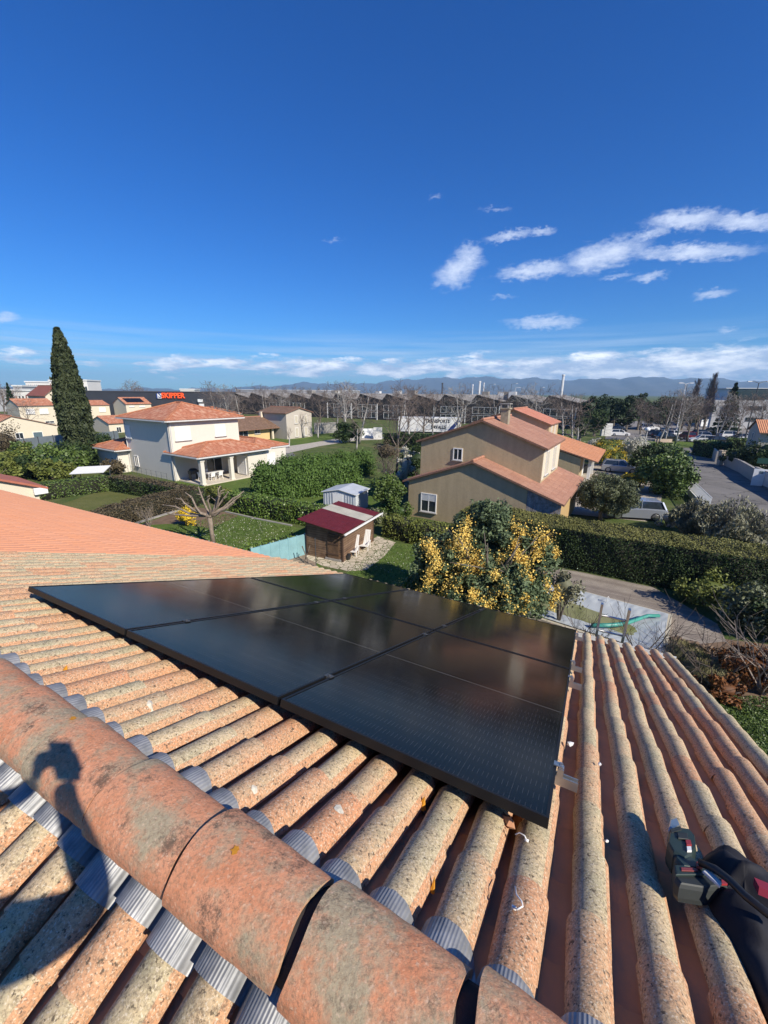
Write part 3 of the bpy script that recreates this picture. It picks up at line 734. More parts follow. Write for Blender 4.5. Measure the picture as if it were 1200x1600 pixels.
def bits():
    # white cable ties
    def tie(pxs, label):
        pts = [S(*rp(x, y, w), w) for x, y, w in pxs]; mb = MB(); mb.tube(pts, .0022, 5); mb.tube([pts[-1]-Re*.006, pts[-1]+Re*.006], .005, 6)
        tag(recenter(mb.build('cable_tie', M_pvc, None, True)), label, 'cable tie')
    tie([(805, 1385, -.085), (807, 1398, -.075), (815, 1408, -.07), (817, 1416, -.075), (808, 1421, -.08), (803, 1418, -.09)], 'white cable tie curled on a tile below the front panel corner')
    tie([(805, 1304, -.095), (812, 1301, -.085), (820, 1306, -.08), (823, 1313, -.09)], 'short white cable tie beside the front corner of the solar panels')
    for (x, y, w, s, lb) in [(891, 1162, -.10, .016, 'white crumb of mortar against the right edge of the panels'), (937, 1194, -.09, .011, 'small white crumb of mortar on the tile column right of the panels'), (948, 1314, -.12, .007, 'tiny white pebble in the channel nearer the ridge')]:
        c = S(*rp(x, y, w), w); mb = MB(); mb.blob(c, (s, s*.8, s*.7), int(x), .3, 1); tag(recenter(mb.build('mortar_crumb', M_white, None)), lb, 'mortar')
    c = S(*rp(798, 1277, -.09), -.11); mb = MB(); mb.blob(c, (.022, .03, .02), 5, .35, 1, tone=.9); mb.blob(c+Re*(-.02)+Rd*.01, (.016, .02, .014), 8, .3, 1, tone=.9)
    tag(recenter(mb.build('tile_fragment', M_chan, None)), 'broken pink tile fragment under the lower edge of the front panel', 'tile fragment')
bits()
def ladder():
    # leans on the gutter right of the array
    top1 = S(*rp(934, 962, .25), .25); 
    a = S(3.70, V_EAVE+.12, .0); b = S(4.02, V_EAVE+.12, .0)
    r = thing('ladder', 'aluminium ladder leaning on the gutter, its top rungs above the eave by the pool', 'ladder', (S(3.86, V_EAVE, 0)[0]+Rn0[0]*1.5, S(3.86, V_EAVE, 0)[1]+Rn0[1]*1.5, 0))
    foot = np.array([Rn0[0]*1.5, Rn0[1]*1.5, 0])
    for p in (a, b):
        base = np.array([p[0], p[1], 0])+foot; dirv = p-base; tp = base+dirv*1.07
        mb = MB(); ax = Re*.014; ay = np.array([Rn0[0], Rn0[1], 0])*.032
        mb.obox((base+tp)/2, ax, ay, (tp-base)/2); mb.build('side_rail', M_alu, r, False, True)
    L = np.linalg.norm((a-np.array([a[0], a[1], 0])-foot)); nr = int(L*1.07/.28)
    for k in range(nr+1):
        f = (k+.5)*.28/L
        pa, pb = [np.array([p[0], p[1], 0])+foot+(p-np.array([p[0], p[1], 0])-foot)*f for p in (a, b)]
        if f > 1.06: break
        mb = MB(); mb.tube([pa, pb], .014, 6); mb.build('rung', M_alu, r, True, True)
ladder()

# ------------------------------------------------------------------ the photographer, standing behind the camera; only the shadow shows
def photographer():
    skin = plain('skin', (.50, .30, .21), .55, .1); cloth = plain('dark_blue_shirt', (.04, .05, .09), .8, .2); trou = plain('work_trousers', (.06, .055, .05), .85, .2)
    feet = S2(*(lambda P: ((P-RO-Rd*VR)@Re, (P-RO-Rd*VR)@Rd2))(np.array([-.25, -.42, 7.4])), WB+.06)
    r = thing('person', 'person holding up a phone, whose shadow falls across the ridge tiles', 'person', (feet[0], feet[1], feet[2]))
    fz = feet[2]; inv = world_of(r).inverted()
    hip = np.array([-.24, -.52, CAM_H-.74]); chest = np.array([-.17, -.42, CAM_H-.33]); neck = np.array([-.30, -.38, CAM_H-.13]); 
    J = {'pelvis': (hip, .22), 'waist': ((hip+chest)/2, .21), 'chest': (chest, .21), 'neck0': (chest+np.array([0, .02, .13]), .10), 'neck': (neck, .055), 'head0': (neck+np.array([0, .03, .10]), .075), 'head1': (neck+np.array([0, .045, .19]), .088), 'head2': (neck+np.array([0, .03, .27]), .055)}
    E_ = [('pelvis', 'waist'), ('waist', 'chest'), ('chest', 'neck0'), ('neck0', 'neck'), ('neck', 'head0'), ('head0', 'head1'), ('head1', 'head2')]
    for s, nm in ((-1, 'l'), (1, 'r')):
        sh = chest+np.array([s*.21, .0, .10]); hand = np.array([.035*s+.0, -.06, CAM_H-.05]); el = (sh+hand)/2+np.array([.19, -.02, -.14]) if s > 0 else (sh+hand)/2+np.array([-.36, -.02, -.02])
        wr = hand+np.array([s*.03, -.05, -.045])
        J.update({nm+'sh': (sh, .085), nm+'el': (el, .06), nm+'wr': (wr, .03), nm+'ha': (hand+np.array([s*.012, -.02, -.012]), .033)})
        E_ += [('neck0', nm+'sh'), (nm+'sh', nm+'el'), (nm+'el', nm+'wr'), (nm+'wr', nm+'ha')]
        fx = np.array([hip[0]+s*.15, hip[1]+.05+s*.04, 0]); q = S2((fx-RO)@Re, 0); 
        zf = (RO+Rd*VR)[2]-abs(((fx-RO-Rd*VR)@Rn0))*math.tan(RS)+WB+.08
        J.update({nm+'hip': (hip+np.array([s*.11, 0, -.05]), .13), nm+'kn': (np.array([hip[0]+s*.13, hip[1]+.09, (hip[2]+zf)/2]), .09), nm+'an': (np.array([fx[0], fx[1], zf+.08]), .042), nm+'to': (np.array([fx[0]+s*.02, fx[1]+.17, zf+.05]), .035)})
        E_ += [('pelvis', nm+'hip'), (nm+'hip', nm+'kn'), (nm+'kn', nm+'an'), (nm+'an', nm+'to')]
    names = list(J); me = bpy.data.meshes.new('body')
    me.from_pydata([tuple(inv @ Vector(J[k][0])) for k in names], [(names.index(a), names.index(b)) for a, b in E_], [])
    o = bpy.data.objects.new('body', me); COL.objects.link(o); o.parent = r
    md = o.modifiers.new('skin', 'SKIN'); md.use_smooth_shade = True
    for i, k in enumerate(names):
        me.skin_vertices[0].data[i].radius = (J[k][1], J[k][1]); me.skin_vertices[0].data[i].use_root = (k == 'pelvis')
    sb = o.modifiers.new('sub', 'SUBSURF'); sb.levels = 1; sb.render_levels = 2
    me.materials.append(cloth)
    for s in (-1, 1):            # fingers round the phone
        hand = np.array([.035*s, -.06, CAM_H-.05])
        vs, es, rad = [], [], []
        for k in range(4):
            p0 = hand+np.array([s*.012, -.01, -.02+.017*k]); o_ = len(vs)
            vs += [p0, p0+np.array([s*.014, .035, .002]), p0+np.array([-s*.004, .05-.002*k, .004]), p0+np.array([-s*.02, .044, .004])]; es += [(o_, o_+1), (o_+1, o_+2), (o_+2, o_+3)]; rad += [.009, .0085, .008, .007]
        p0 = hand+np.array([s*.01, -.02, .0]); o_ = len(vs); vs += [p0, p0+np.array([-s*.012, .0, .03]), p0+np.array([-s*.02, .014, .045])]; es += [(o_, o_+1), (o_+1, o_+2)]; rad += [.011, .009, .008]
        mb = MB()
        for (a, b) in es: mb.tube([vs[a], vs[b]], [rad[a], rad[b]], 6)
        mb.build('hand', skin, r, True, True)
    mb = MB(); mb.blob(neck+np.array([0, .04, .17]), (.082, .10, .12), 3, .02, 2); mb.blob(neck+np.array([0, .145, .155]), (.014, .018, .022), 1, .02, 1)
    for s in (-1, 1): mb.blob(neck+np.array([s*.084, .03, .16]), (.012, .022, .032), 1, .02, 1)
    mb.build('face', skin, r, True, True)
    mb = MB(); mb.blob(neck+np.array([0, .015, .21]), (.094, .105, .10), 3, .04, 2); mb.build('hair', plain('dark_hair', (.03, .02, .015), .7), r, True, True)
    ph = thing('phone', 'black phone held up by the photographer behind the view', 'phone', (0, -.014, CAM_H-.075)); mb = MB(); mb.box((-.036, -.006, -.05), (.036, .003, .092)); mb.build('case', M_black, ph)
photographer()

# ================================================================== GROUND
def along(C, d, px, z=0.0):
    c = np.array([C[0], C[1], z])-CAMP; d = np.array([d[0], d[1], 0.]); k = (px-600)/FPX
    return (k*(c@F_)-c@RT)/(d@RT-k*(d@F_))
def sheet(name, pts, mat, z, px=True, kind='structure', label=None):
    mb = MB(); P = [g(*p) for p in pts] if px else pts
    mb.face([(p[0], p[1], z) for p in P]); o = mb.build(name, mat)
    me = o.data
    if me.polygons[0].normal.z < 0: me.flip_normals()
    o['kind'] = kind; return o
def ground():
    n = 60; mb = MB(); R = 8000
    mb.face([(-R, -1400, 0), (R, -1400, 0), (R, R, 0), (-R, R, 0)]); struct(mb.build('ground', G_field))
    sheet('lawn', [(60, 800), (160, 766), (225, 778), (300, 790), (330, 800), (280, 830), (130, 860)], G_dry, .004)
    sheet('lawn', [(352, 801), (454, 822), (520, 838), (500, 900), (380, 960), (100, 960), (180, 830), (280, 800)], G_lawn, .008)
    sheet('lawn', [(280, 742), (420, 740), (600, 750), (640, 800), (500, 800), (340, 770), (270, 760)], G_lawn, .004)
    sheet('lawn', [(545, 890), (600, 850), (700, 850), (860, 900), (840, 960), (640, 1010), (500, 960)], G_lawn, .008)
    sheet('soil', [(305, 792), (350, 800), (372, 806), (330, 826), (280, 818), (240, 820), (215, 822), (270, 802)], M_soil, .012)
    sheet('path', [(424, 706), (430, 700), (480, 693), (566, 679), (600, 683), (596, 687), (560, 688), (500, 697), (450, 708)], M_gravel, .012)
    sheet('courtyard', [(405, 700), (450, 700), (462, 712), (440, 722), (410, 716)], M_asph, .008)
    sheet('lawn', [(415, 697), (424, 706), (480, 693), (566, 679), (560, 670), (480, 668), (430, 676)], G_lawn, .006)
    # paving of irregular pale flags round the wooden shed
    def flags(nt, bs):
        tc = nnode(nt, 'ShaderNodeTexCoord'); v = nnode(nt, 'ShaderNodeTexVoronoi', feature='DISTANCE_TO_EDGE', Scale=3.2); nt.links.new(tc.outputs['Object'], v.inputs['Vector'])
        v2 = nnode(nt, 'ShaderNodeTexVoronoi', Scale=3.2); nt.links.new(tc.outputs['Object'], v2.inputs['Vector'])
        c = mixc(nt, v2.outputs['Color'], (.44, .37, .27), (.62, .54, .41)); j = mth(nt, 'LESS_THAN', v.outputs[0], .045)
        nt.links.new(mixc(nt, j, c, (.12, .12, .05)), bs.inputs['Base Color']); bs.inputs['Roughness'].default_value = .9
    sheet('terrace', [(478, 872), (505, 885), (545, 893), (572, 891), (600, 870), (618, 848), (590, 838), (540, 870), (480, 860)], material('crazy_paving', flags), .016)
    sheet('soil', [(440, 876), (478, 862), (490, 872), (500, 895), (470, 905), (445, 895)], plain('rubble_soil', (.33, .25, .18), .95, .45, 5, bmp=.5), .012)
    def pavers(nt, bs):
        tc = nnode(nt, 'ShaderNodeTexCoord'); b = nnode(nt, 'ShaderNodeTexBrick', Scale=2.2); nt.links.new(tc.outputs['Object'], b.inputs['Vector'])
        b.inputs['Color1'].default_value = rgb((.50, .44, .35)); b.inputs['Color2'].default_value = rgb((.42, .37, .30)); b.inputs['Mortar'].default_value = rgb((.22, .19, .15)); b.inputs['Mortar Size'].default_value = .03
        nt.links.new(b.outputs[0], bs.inputs['Base Color']); bs.inputs['Roughness'].default_value = .9
    sheet('driveway', [(880, 802), (1010, 815), (1030, 800), (1035, 770), (1000, 740), (985, 728), (930, 725), (905, 745), (890, 780)], material('driveway_pavers', pavers), .008)
    # wooden deck and pool surround
    def deck(nt, bs):
        tc = nnode(nt, 'ShaderNodeTexCoord'); mp = nnode(nt, 'ShaderNodeMapping'); mp.inputs['Rotation'].default_value = (0, 0, R_(31)); nt.links.new(tc.outputs['Object'], mp.inputs[0])
        sp = nnode(nt, 'ShaderNodeSeparateXYZ'); nt.links.new(mp.outputs[0], sp.inputs[0]); y = mth(nt, 'DIVIDE', sp.outputs[1], .14)
        wn = nnode(nt, 'ShaderNodeTexWhiteNoise', noise_dimensions='1D'); nt.links.new(mth(nt, 'FLOOR', y), wn.inputs['W'])
        c = mixc(nt, wn.outputs['Value'], (.24, .20, .16), (.36, .31, .25)); gap = mth(nt, 'LESS_THAN', mth(nt, 'FRACT', y), .1)
        c = mixc(nt, mth(nt, 'MULTIPLY', noise_fac(nt, 1.2, 5), .5), c, (.15, .12, .10))
        nt.links.new(mixc(nt, gap, c, (.05, .04, .03)), bs.inputs['Base Color']); bs.inputs['Roughness'].default_value = .8
    sheet('pool_deck', [(840, 885), (900, 893), (1020, 918), (1120, 975), (1135, 1003), (1060, 1010), (1000, 1050), (900, 1050), (790, 960)], material('grey_deck_boards', deck), .02)
    sheet('flower_bed', [(1050, 985), (1140, 1000), (1220, 1010), (1300, 1100), (1200, 1110), (1100, 1080), (1040, 1040)], M_soil, .016)
    sheet('lawn', [(1090, 1085), (1200, 1090), (1300, 1110), (1300, 1300), (1000, 1300), (1000, 1060)], G_lawn, .010)
    # streets
    sheet('street', [(1040, 706), (1107, 703), (1140, 728), (1178, 752), (1225, 778), (1330, 840), (1330, 960), (1180, 880), (1115, 828), (1078, 770), (1064, 735), (1050, 718)], M_asph, .012)
    sheet('road', [(880, 701), (1000, 697), (1130, 702), (1300, 712), (1300, 725), (1115, 709), (1050, 712), (1000, 707), (880, 712)], M_asph, .008)
    sheet('verge', [(880, 691), (1000, 688), (1115, 692), (1115, 699), (1000, 696), (880, 700)], G_lawn, .006)
    sheet('parking_lot', [(955, 660), (1060, 655), (1200, 665), (1300, 690), (1190, 698), (1085, 690), (1000, 688), (945, 686)], plain('parking_asphalt', (.24, .22, .20), .92, .25, .3), .006)
    # pavement with kerb along the right side of the street
    a = [g(1107, 705), g(1140, 729), g(1180, 754), g(1240, 788), g(1340, 850)]; b = [p+np.array([.95, .35, 0]) for p in a]
    mb = MB(); mb.prism([(p[0], p[1]) for p in a]+[(p[0], p[1]) for p in b[::-1]], .0, .13); struct(mb.build('pavement', M_side))
    # road centre line and give-way line
    mb = MB(); p0, p1 = g(1068, 712), g(1105, 710); d = (p1-p0)/np.linalg.norm(p1-p0); nrm = np.array([-d[1], d[0], 0])
    for k in range(6):
        q = p0+d*(k*1.0+.2); mb.face([q-nrm*.25+[0, 0, .018], q+d*.55-nrm*.25+[0, 0, .018], q+d*.55+nrm*.25+[0, 0, .018], q+nrm*.25+[0, 0, .018]])
    struct(mb.build('road_marking', M_yline))
    # garden edging
    mb = MB()
    def edge(pxs, w=.12, h=.08):
        P = [g(*p) for p in pxs]
        for p, q in zip(P[:-1], P[1:]):
            d = (q-p)/np.linalg.norm(q-p); nn = np.array([-d[1], d[0], 0]); mb.obox((p+q)/2+[0, 0, h/2], d*np.linalg.norm(q-p)/2, nn*w/2, np.array([0, 0, h/2]))
    edge([(352, 800), (400, 811), (456, 822)]); o = mb.build('garden_edging', M_concrete); tag(recenter(o), 'pale concrete edging strip between the lawn and the laurel hedge', 'edging')
    mb = MB(); edge([(214, 818), (262, 803), (283, 797)], .25); o = mb.build('garden_edging', M_concrete); tag(recenter(o), 'pale concrete edging strip along the foot of the brown hedge', 'edging')
ground()

def hills():
    # a long ridge of low mountains, real relief far away
    rr = np.random.default_rng(3); D = 6000; n = 260; m = 14
    az = np.linspace(R_(-62), R_(62), n)
    pts = [(-60, 606), (150, 607), (330, 607), (420, 603), (480, 598), (520, 599), (560, 599), (600, 597), (640, 592), (680, 591), (720, 590), (745, 589), (800, 591), (860, 592), (905, 594), (960, 590), (1040, 590), (1110, 592), (1160, 594), (1260, 597)]
    ax = [math.atan2(ray(*p)[0], ray(*p)[1]) for p in pts]; ez = [math.atan2(ray(*p)[2], math.hypot(*ray(*p)[:2])) for p in pts]
    H = np.interp(az, ax, ez); V = []
    ph = rr.uniform(0, 6, 8)
    for i, a in enumerate(az):
        top = D*math.tan(H[i])+CAM_H
        top += 10*math.sin(a*60+ph[0])+7*math.sin(a*133+ph[1])+4*math.sin(a*290+ph[2])
        for j in range(m):
            f = j/(m-1); r = D-2200*(1-f)
            z = max(top, 20)*(f**1.25)*(1+.13*math.sin(a*95+f*7+ph[3])*math.sin(f*math.pi)+.07*math.sin(a*240+f*13+ph[4])*math.sin(f*math.pi))-.8*(1-f)
            V.append((r*math.sin(a), r*math.cos(a), z))
    F = [(i*m+j, (i+1)*m+j, (i+1)*m+j+1, i*m+j+1) for i in range(n-1) for j in range(m-1)]
    b0 = len(V)
    for i, a in enumerate(az): V.append(((D+900)*math.sin(a), (D+900)*math.cos(a), -.8))
    F += [(i*m+m-1, (i+1)*m+m-1, b0+i+1, b0+i) for i in range(n-1)]
    mb = MB(); mb.add(V, F)
    def f(nt, bs):
        c = mixc(nt, noise_fac(nt, .004, 8, .7), (.035, .05, .055), (.09, .095, .09))
        geo = nnode(nt, 'ShaderNodeNewGeometry'); sp = nnode(nt, 'ShaderNodeSeparateXYZ'); nt.links.new(geo.outputs['Position'], sp.inputs[0])
        hi = mth(nt, 'MULTIPLY', mth(nt, 'GREATER_THAN', mth(nt, 'ADD', sp.outputs[2], mth(nt, 'MULTIPLY', noise_fac(nt, .008, 6), 90)), 285), noise_fac(nt, .006, 6, lo=.48, hi=.55))
        nt.links.new(mixc(nt, hi, c, (.75, .77, .8)), bs.inputs['Base Color']); bs.inputs['Roughness'].default_value = 1
    struct(mb.build('hills', material('mountain_scrub', f), None, True))
hills()

# ================================================================== BUILDING HELPERS
def slab_roof(mb, e0, e1, r1, r0, th=.14, m_top=0, m_side=1):
    "e0,e1 eave ends, r1,r0 ridge (or hip) ends; r0 may equal r1"
    e0, e1, r1, r0 = [np.array(p, float) for p in (e0, e1, r1, r0)]
    ud = (e1-e0)/np.linalg.norm(e1-e0); nn = np.cross(ud, r1-e1); nn /= np.linalg.norm(nn)
    if nn[2] < 0: nn = -nn
    vd = np.cross(nn, ud); vd = vd if vd[2] > 0 else -vd
    pts = [e0, e1, r1] + ([r0] if np.linalg.norm(r0-r1) > 1e-3 else [])
    mb.face([tuple(p) for p in pts], [(float((p-e0)@ud), float((p-e0)@vd)) for p in pts], m_top)
    low = [p-np.array([0, 0, th]) for p in pts]; n = len(pts); mb.add([*pts, *low], [tuple(range(n, 2*n))[::-1]]+[(i, (i+1) % n, n+(i+1) % n, n+i) for i in range(n)], m_side)
M_tedge = plain('tile_edges', (.28, .15, .10), .9, .4, 8)
M_fascia = plain('white_fascia', (.6, .59, .56), .6, .1)
def hip_roof(root, x0, x1, y0, y1, z, slope, mat, oh=.5, th=.12, name='roof'):
    x0, x1, y0, y1 = x0-oh, x1+oh, y0-oh, y1+oh; w, l = x1-x0, y1-y0; mb = MB(); h = min(w, l)/2*slope
    if w <= l: ra, rb = ((x0+x1)/2, y0+w/2, z+h), ((x0+x1)/2, y1-w/2, z+h)
    else: ra, rb = (x0+l/2, (y0+y1)/2, z+h), (x1-l/2, (y0+y1)/2, z+h)
    a, b, c, d = (x0, y0, z), (x1, y0, z), (x1, y1, z), (x0, y1, z)
    if w <= l:
        slab_roof(mb, a, b, ra, ra, th); slab_roof(mb, b, c, rb, ra, th); slab_roof(mb, c, d, rb, rb, th); slab_roof(mb, d, a, ra, rb, th)
    else:
        slab_roof(mb, a, b, rb, ra, th); slab_roof(mb, b, c, rb, rb, th); slab_roof(mb, c, d, ra, rb, th); slab_roof(mb, d, a, ra, ra, th)
    r = mb.build(name, [mat, M_tedge], root)
    up = np.array([0, 0, .03])
    def ridge(p, q):
        m2 = MB(); m2.tube([np.array(p)+up, np.array(q)+up], .11, 6); m2.build('hip_tiles', plain('hip_clay', (.50, .20, .10), .85, .35, 4), r)
    for p, q in ((a, ra), (b, ra if w <= l else rb), (c, rb), (d, rb if w <= l else ra), (ra, rb)):
        if np.linalg.norm(np.array(p)-np.array(q)) > .1: ridge(p, q)
    # eave tile ends and gutters
    g2 = MB()
    for p, q in ((a, b), (b, c), (c, d), (d, a)):
        p, q = np.array(p), np.array(q); dd = (q-p)/np.linalg.norm(q-p); out = np.array([dd[1], -dd[0], 0])
        g2.obox((p+q)/2+out*.06-[0, 0, .13], dd*np.linalg.norm(q-p)/2, out*.055, np.array([0, 0, .055]))
    g2.build('gutter', M_gut, r)
    return r, ra, rb
def gable_roof(root, x0, x1, y0, y1, zL, xr, zr, zR, mat, oh=.3, th=.13, axis='y', name='roof', oh_e=.4):
    "ridge runs along local y (axis y) or x; zL,zR heights of the roof at the wall lines"
    mb = MB(); T = (lambda x, y, z: (x, y, z)) if axis == 'y' else (lambda x, y, z: (y, x, z))
    sl = (zr-zL)/(xr-x0); sr = (zr-zR)/(x1-xr); ya, yb = y0-oh, y1+oh
    slab_roof(mb, T(x0-oh_e, ya, zL-sl*oh_e+th), T(x0-oh_e, yb, zL-sl*oh_e+th), T(xr, yb, zr+th), T(xr, ya, zr+th), th)
    slab_roof(mb, T(x1+oh_e, ya, zR-sr*oh_e+th), T(x1+oh_e, yb, zR-sr*oh_e+th), T(xr, yb, zr+th+.002), T(xr, ya, zr+th+.002), th)
    r = mb.build(name, [mat, M_tedge], root)
    m2 = MB(); m2.tube([T(xr, ya, zr+th+.03), T(xr, yb, zr+th+.03)], .11, 6); m2.build('ridge_tiles', plain('ridge_clay_far', (.46, .22, .14), .85, .35, 4), r)
    return r
def gable_walls(root, x0, x1, y0, y1, zL, xr, zr, zR, mat, axis='y', z0=0):
    T = (lambda x, y, z: (x, y, z)) if axis == 'y' else (lambda x, y, z: (y, x, z))
    mb = MB(); mb.extr([T(x0, y0, z0), T(x1, y0, z0), T(x1, y0, zR), T(xr, y0, zr), T(x0, y0, zL)], np.array(T(0, y1-y0, 0))); return mb.build('wall', mat, root)
def window(root, o, ax, w, h, style='glass', fr=.07, nrm=None, label=None):
    "o = lower left corner on the wall face; ax = unit vector along the wall; nrm = outward unit vector"
    o = np.array(o, float); ax = np.array(ax, float); up = np.array([0, 0, 1.]); nrm = np.array(nrm, float)
    c = o+ax*w/2+up*h/2; mb = MB()
    dp = .03
    mb.obox(o+ax*w/2+up*fr/2+nrm*dp/2, ax*w/2, nrm*(dp+.02), up*fr/2); mb.obox(o+ax*w/2+up*(h-fr/2)+nrm*dp/2, ax*w/2, nrm*(dp+.02), up*fr/2)
    mb.obox(o+ax*fr/2+up*h/2+nrm*dp/2, ax*fr/2, nrm*(dp+.02), up*(h/2-fr)); mb.obox(o+ax*(w-fr/2)+up*h/2+nrm*dp/2, ax*fr/2, nrm*(dp+.02), up*(h/2-fr))
    if style in ('glass', 'half'): mb.obox(c+nrm*dp/2, ax*fr*.4, nrm*(dp+.01), up*(h/2-fr))
    f = mb.build('window', M_pvc, root)
    if label: f['label'] = label
    def panel_(zlo, zhi, mt, nm, off):
        m2 = MB(); hh = (zhi-zlo)/2; m2.obox(o+ax*w/2+up*(zlo+hh)+nrm*off, ax*(w/2-fr), nrm*.012, up*hh)
        if nm == 'shutter':
            k = int((zhi-zlo)/.11)
            for i in range(k): m2.obox(o+ax*w/2+up*(zlo+(i+.5)*(zhi-zlo)/k)+nrm*(off+.014), ax*(w/2-fr), nrm*.006, up*(zhi-zlo)/k*.40)
        return m2.build(nm, mt, f)
    if style == 'shutter': panel_(fr, h-fr, M_white, 'shutter', .02)
    elif style == 'half': panel_(fr, h*.6, M_glass, 'pane', .012); panel_(h*.6, h-fr, M_gut, 'shutter', .028)
    elif style == 'dark': panel_(fr, h-fr, M_bluesh, 'shutter', .02)
    elif style == 'louvre': panel_(fr, h-fr, plain('beige_shutter', (.55, .50, .40), .6, .1), 'shutter', .05)
    else: panel_(fr, h-fr, M_glass, 'pane', .012)
    m3 = MB(); m3.obox(o+ax*w/2-up*.03+nrm*.05, ax*(w/2+.07), nrm*.09, up*.028); m3.build('sill', M_concrete, f)
    return f
dBx, dAx = np.array([math.cos(R_(56)), math.sin(R_(56)), 0]), np.array([-math.sin(R_(56)), math.cos(R_(56)), 0])
X_, Y_ = np.array([1., 0, 0]), np.array([0, 1., 0])

# ------------------------------------------------------------------ the white villa
def villa():
    C = g(275, 752); root = thing('villa', 'cream white two storey villa with orange hip roofs and a porch', 'house', C, R_(56))
    mb = MB(); mb.box((0, 0, 0), (8.2, 9.2, 6.12)); mb.build('wall', W_villa, root)
    hip_roof(root, 0, 8.2, 0, 9.2, 6.2, .335, RT_villa)
    # left face windows (x=0 plane): outward -x, along -y
    def onleft(px, py0, py1, w, st):
        t = along(C, dAx, px, 0); p = C+dAx*t; z0, z1 = zat(px, py1, p), zat(px, py0, p); window(root, (0, t+w/2, z0), -Y_, w, z1-z0, st, nrm=-X_)
    onleft(210.5, 664, 684.5, 1.15, 'shutter'); onleft(217, 711.5, 728, .85, 'glass')
    def onright(px, py0, py1, w, st):
        t = along(C, dBx, px, 0); p = C+dBx*t; z0, z1 = zat(px, py1, p), zat(px, py0, p); window(root, (t-w/2, 0, z0), X_, w, z1-z0, st, nrm=-Y_)
    onright(294.5, 666, 688, 1.7, 'shutter'); onright(350.5, 663, 681.5, 1.35, 'shutter')
    mb = MB(); mb.tube([(.0, -.06, 6.0), (.12, -.06, 5.7), (.12, -.06, .1)], .05, 6); mb.build('downpipe', M_gut, root)
    mb = MB(); mb.tube([(-.06, .12, 6.0), (-.06, .12, .1)], .045, 6); mb.build('downpipe', plain('grey_pipe', (.45, .45, .44), .5), root)
    mb = MB(); mb.tube([(-.06, 9.05, 6.0), (-.06, 9.05, .1)], .045, 6); mb.build('downpipe', M_gut, root)
    mb = MB(); mb.tube([(-.45, .1, 6.02), (-.45, .1, 5.9)], .13, 8); mb.build('lamp', M_white, root)
    # porch : floor, columns, beam, back rooms
    mb = MB(); mb.box((.3, -4.5, 0), (8.4, -.01, .12)); mb.build('porch_floor', plain('beige_porch_tiles', (.62, .55, .44), .7, .12), root)
    for x in (.42, 3.75):
        mb = MB(); mb.box((x-.19, -4.4, .1205), (x+.19, -4.02, 2.55)); mb.box((x-.24, -4.45, .121), (x+.24, -3.97, .22)); mb.box((x-.24, -4.45, 2.40), (x+.24, -3.97, 2.549)); mb.build('column', W_villa, root)
    mb = MB(); mb.box((.2, -4.4, 2.55), (8.4, -4.0, 2.85)); mb.box((.2, -3.999, 2.55), (.5, -.01, 2.85)); mb.build('beam', W_villa, root)
    mb = MB(); mb.box((6.0, -4.1, .0), (11.5, -2.2, 2.84)); mb.box((6.6, -2.199, 0), (11.5, 3.5, 2.84)); mb.build('wall', W_villa, root)
    window(root, (6.0, -3.75, .2), Y_, 1.5, 2.1, 'shutter', nrm=-X_); window(root, (8.6, -4.1, .15), X_, 1.2, 2.1, 'shutter', nrm=-Y_)
    hip_roof(root, .2, 8.4, -4.3, 1.0, 2.92, .32, RT_villa, .35)
    hip_roof(root, 7.2, 11.6, -3.7, 5.5, 2.95, .30, RT_villa, .4)
    window(root, (3.6, 0, .12), X_, 2.0, 2.1, 'glass', nrm=-Y_)
    # garage wing on the left
    mb = MB(); mb.box((-1.2, 9.21, 0), (5.5, 14.2, 2.6)); mb.build('wall', W_villa, root)
    hip_roof(root, -1.2, 5.5, 9.0, 14.2, 2.68, .33, RT_villa, .4)
    mb = MB(); mb.box((-1.24, 10.6, .05), (-1.195, 13.2, 2.1)); mb.build('garage_door', plain('pale_garage_door', (.62, .61, .56), .6, .08), root)
    # terrace furniture
    def at(x, y, z=.12): p = C+dBx*x+dAx*y; return (p[0], p[1], z)
    t = thing('garden_table', 'white plastic table between chairs under the porch of the white villa', 'table', at(2.9, -2.3), R_(56))
    mb = MB(); mb.box((-.95, -.45, .68), (.95, .45, .73)); mb.build('table_top', M_pvc, t)
    for sx in (-1, 1):
        for sy in (-1, 1): mb = MB(); mb.tube([(sx*.8, sy*.33, 0), (sx*.76, sy*.31, .68)], .03, 6); mb.build('leg', M_pvc, t)
    def chair(x, y, rz, lb):
        c = thing('garden_chair', lb, 'chair', at(x, y), R_(56)+rz, 'white plastic garden chairs')
        mb = MB(); mb.box((-.24, -.24, .40), (.24, .24, .44)); mb.build('seat', M_pvc, c)
        mb = MB(); mb.obox((0, .27, .66), (.23, 0, 0), (0, .015, 0), (0, .05, .22)); mb.build('backrest', M_pvc, c)
        for s in (-1, 1):
            mb = MB(); mb.obox((s*.25, 0, .62), (.025, 0, 0), (0, .23, 0), (0, 0, .015)); mb.build('armrest', M_pvc, c)
            for q in (-1, 1): mb = MB(); mb.tube([(s*.24, q*.24, 0), (s*.22, q*.2, .42)], .022, 5); mb.build('leg', M_pvc, c)
    chair(2.2, -3.0, math.pi, 'white plastic chair left of two in front of the porch table'); chair(3.1, -3.0, math.pi, 'white plastic chair in front of the porch table, next to the middle column')
    chair(1.5, -2.3, math.pi/2, 'white plastic chair at the left end of the porch table'); chair(2.7, -1.5, 0, 'white plastic chair behind the porch table')
    b = thing('barbecue', 'black barbecue standing in the shade under the porch', 'barbecue', at(1.3, -1.2), R_(56))
    mb = MB(); mb.box((-.45, -.25, .6), (.45, .25, .95)); mb.build('firebox', M_black, b)
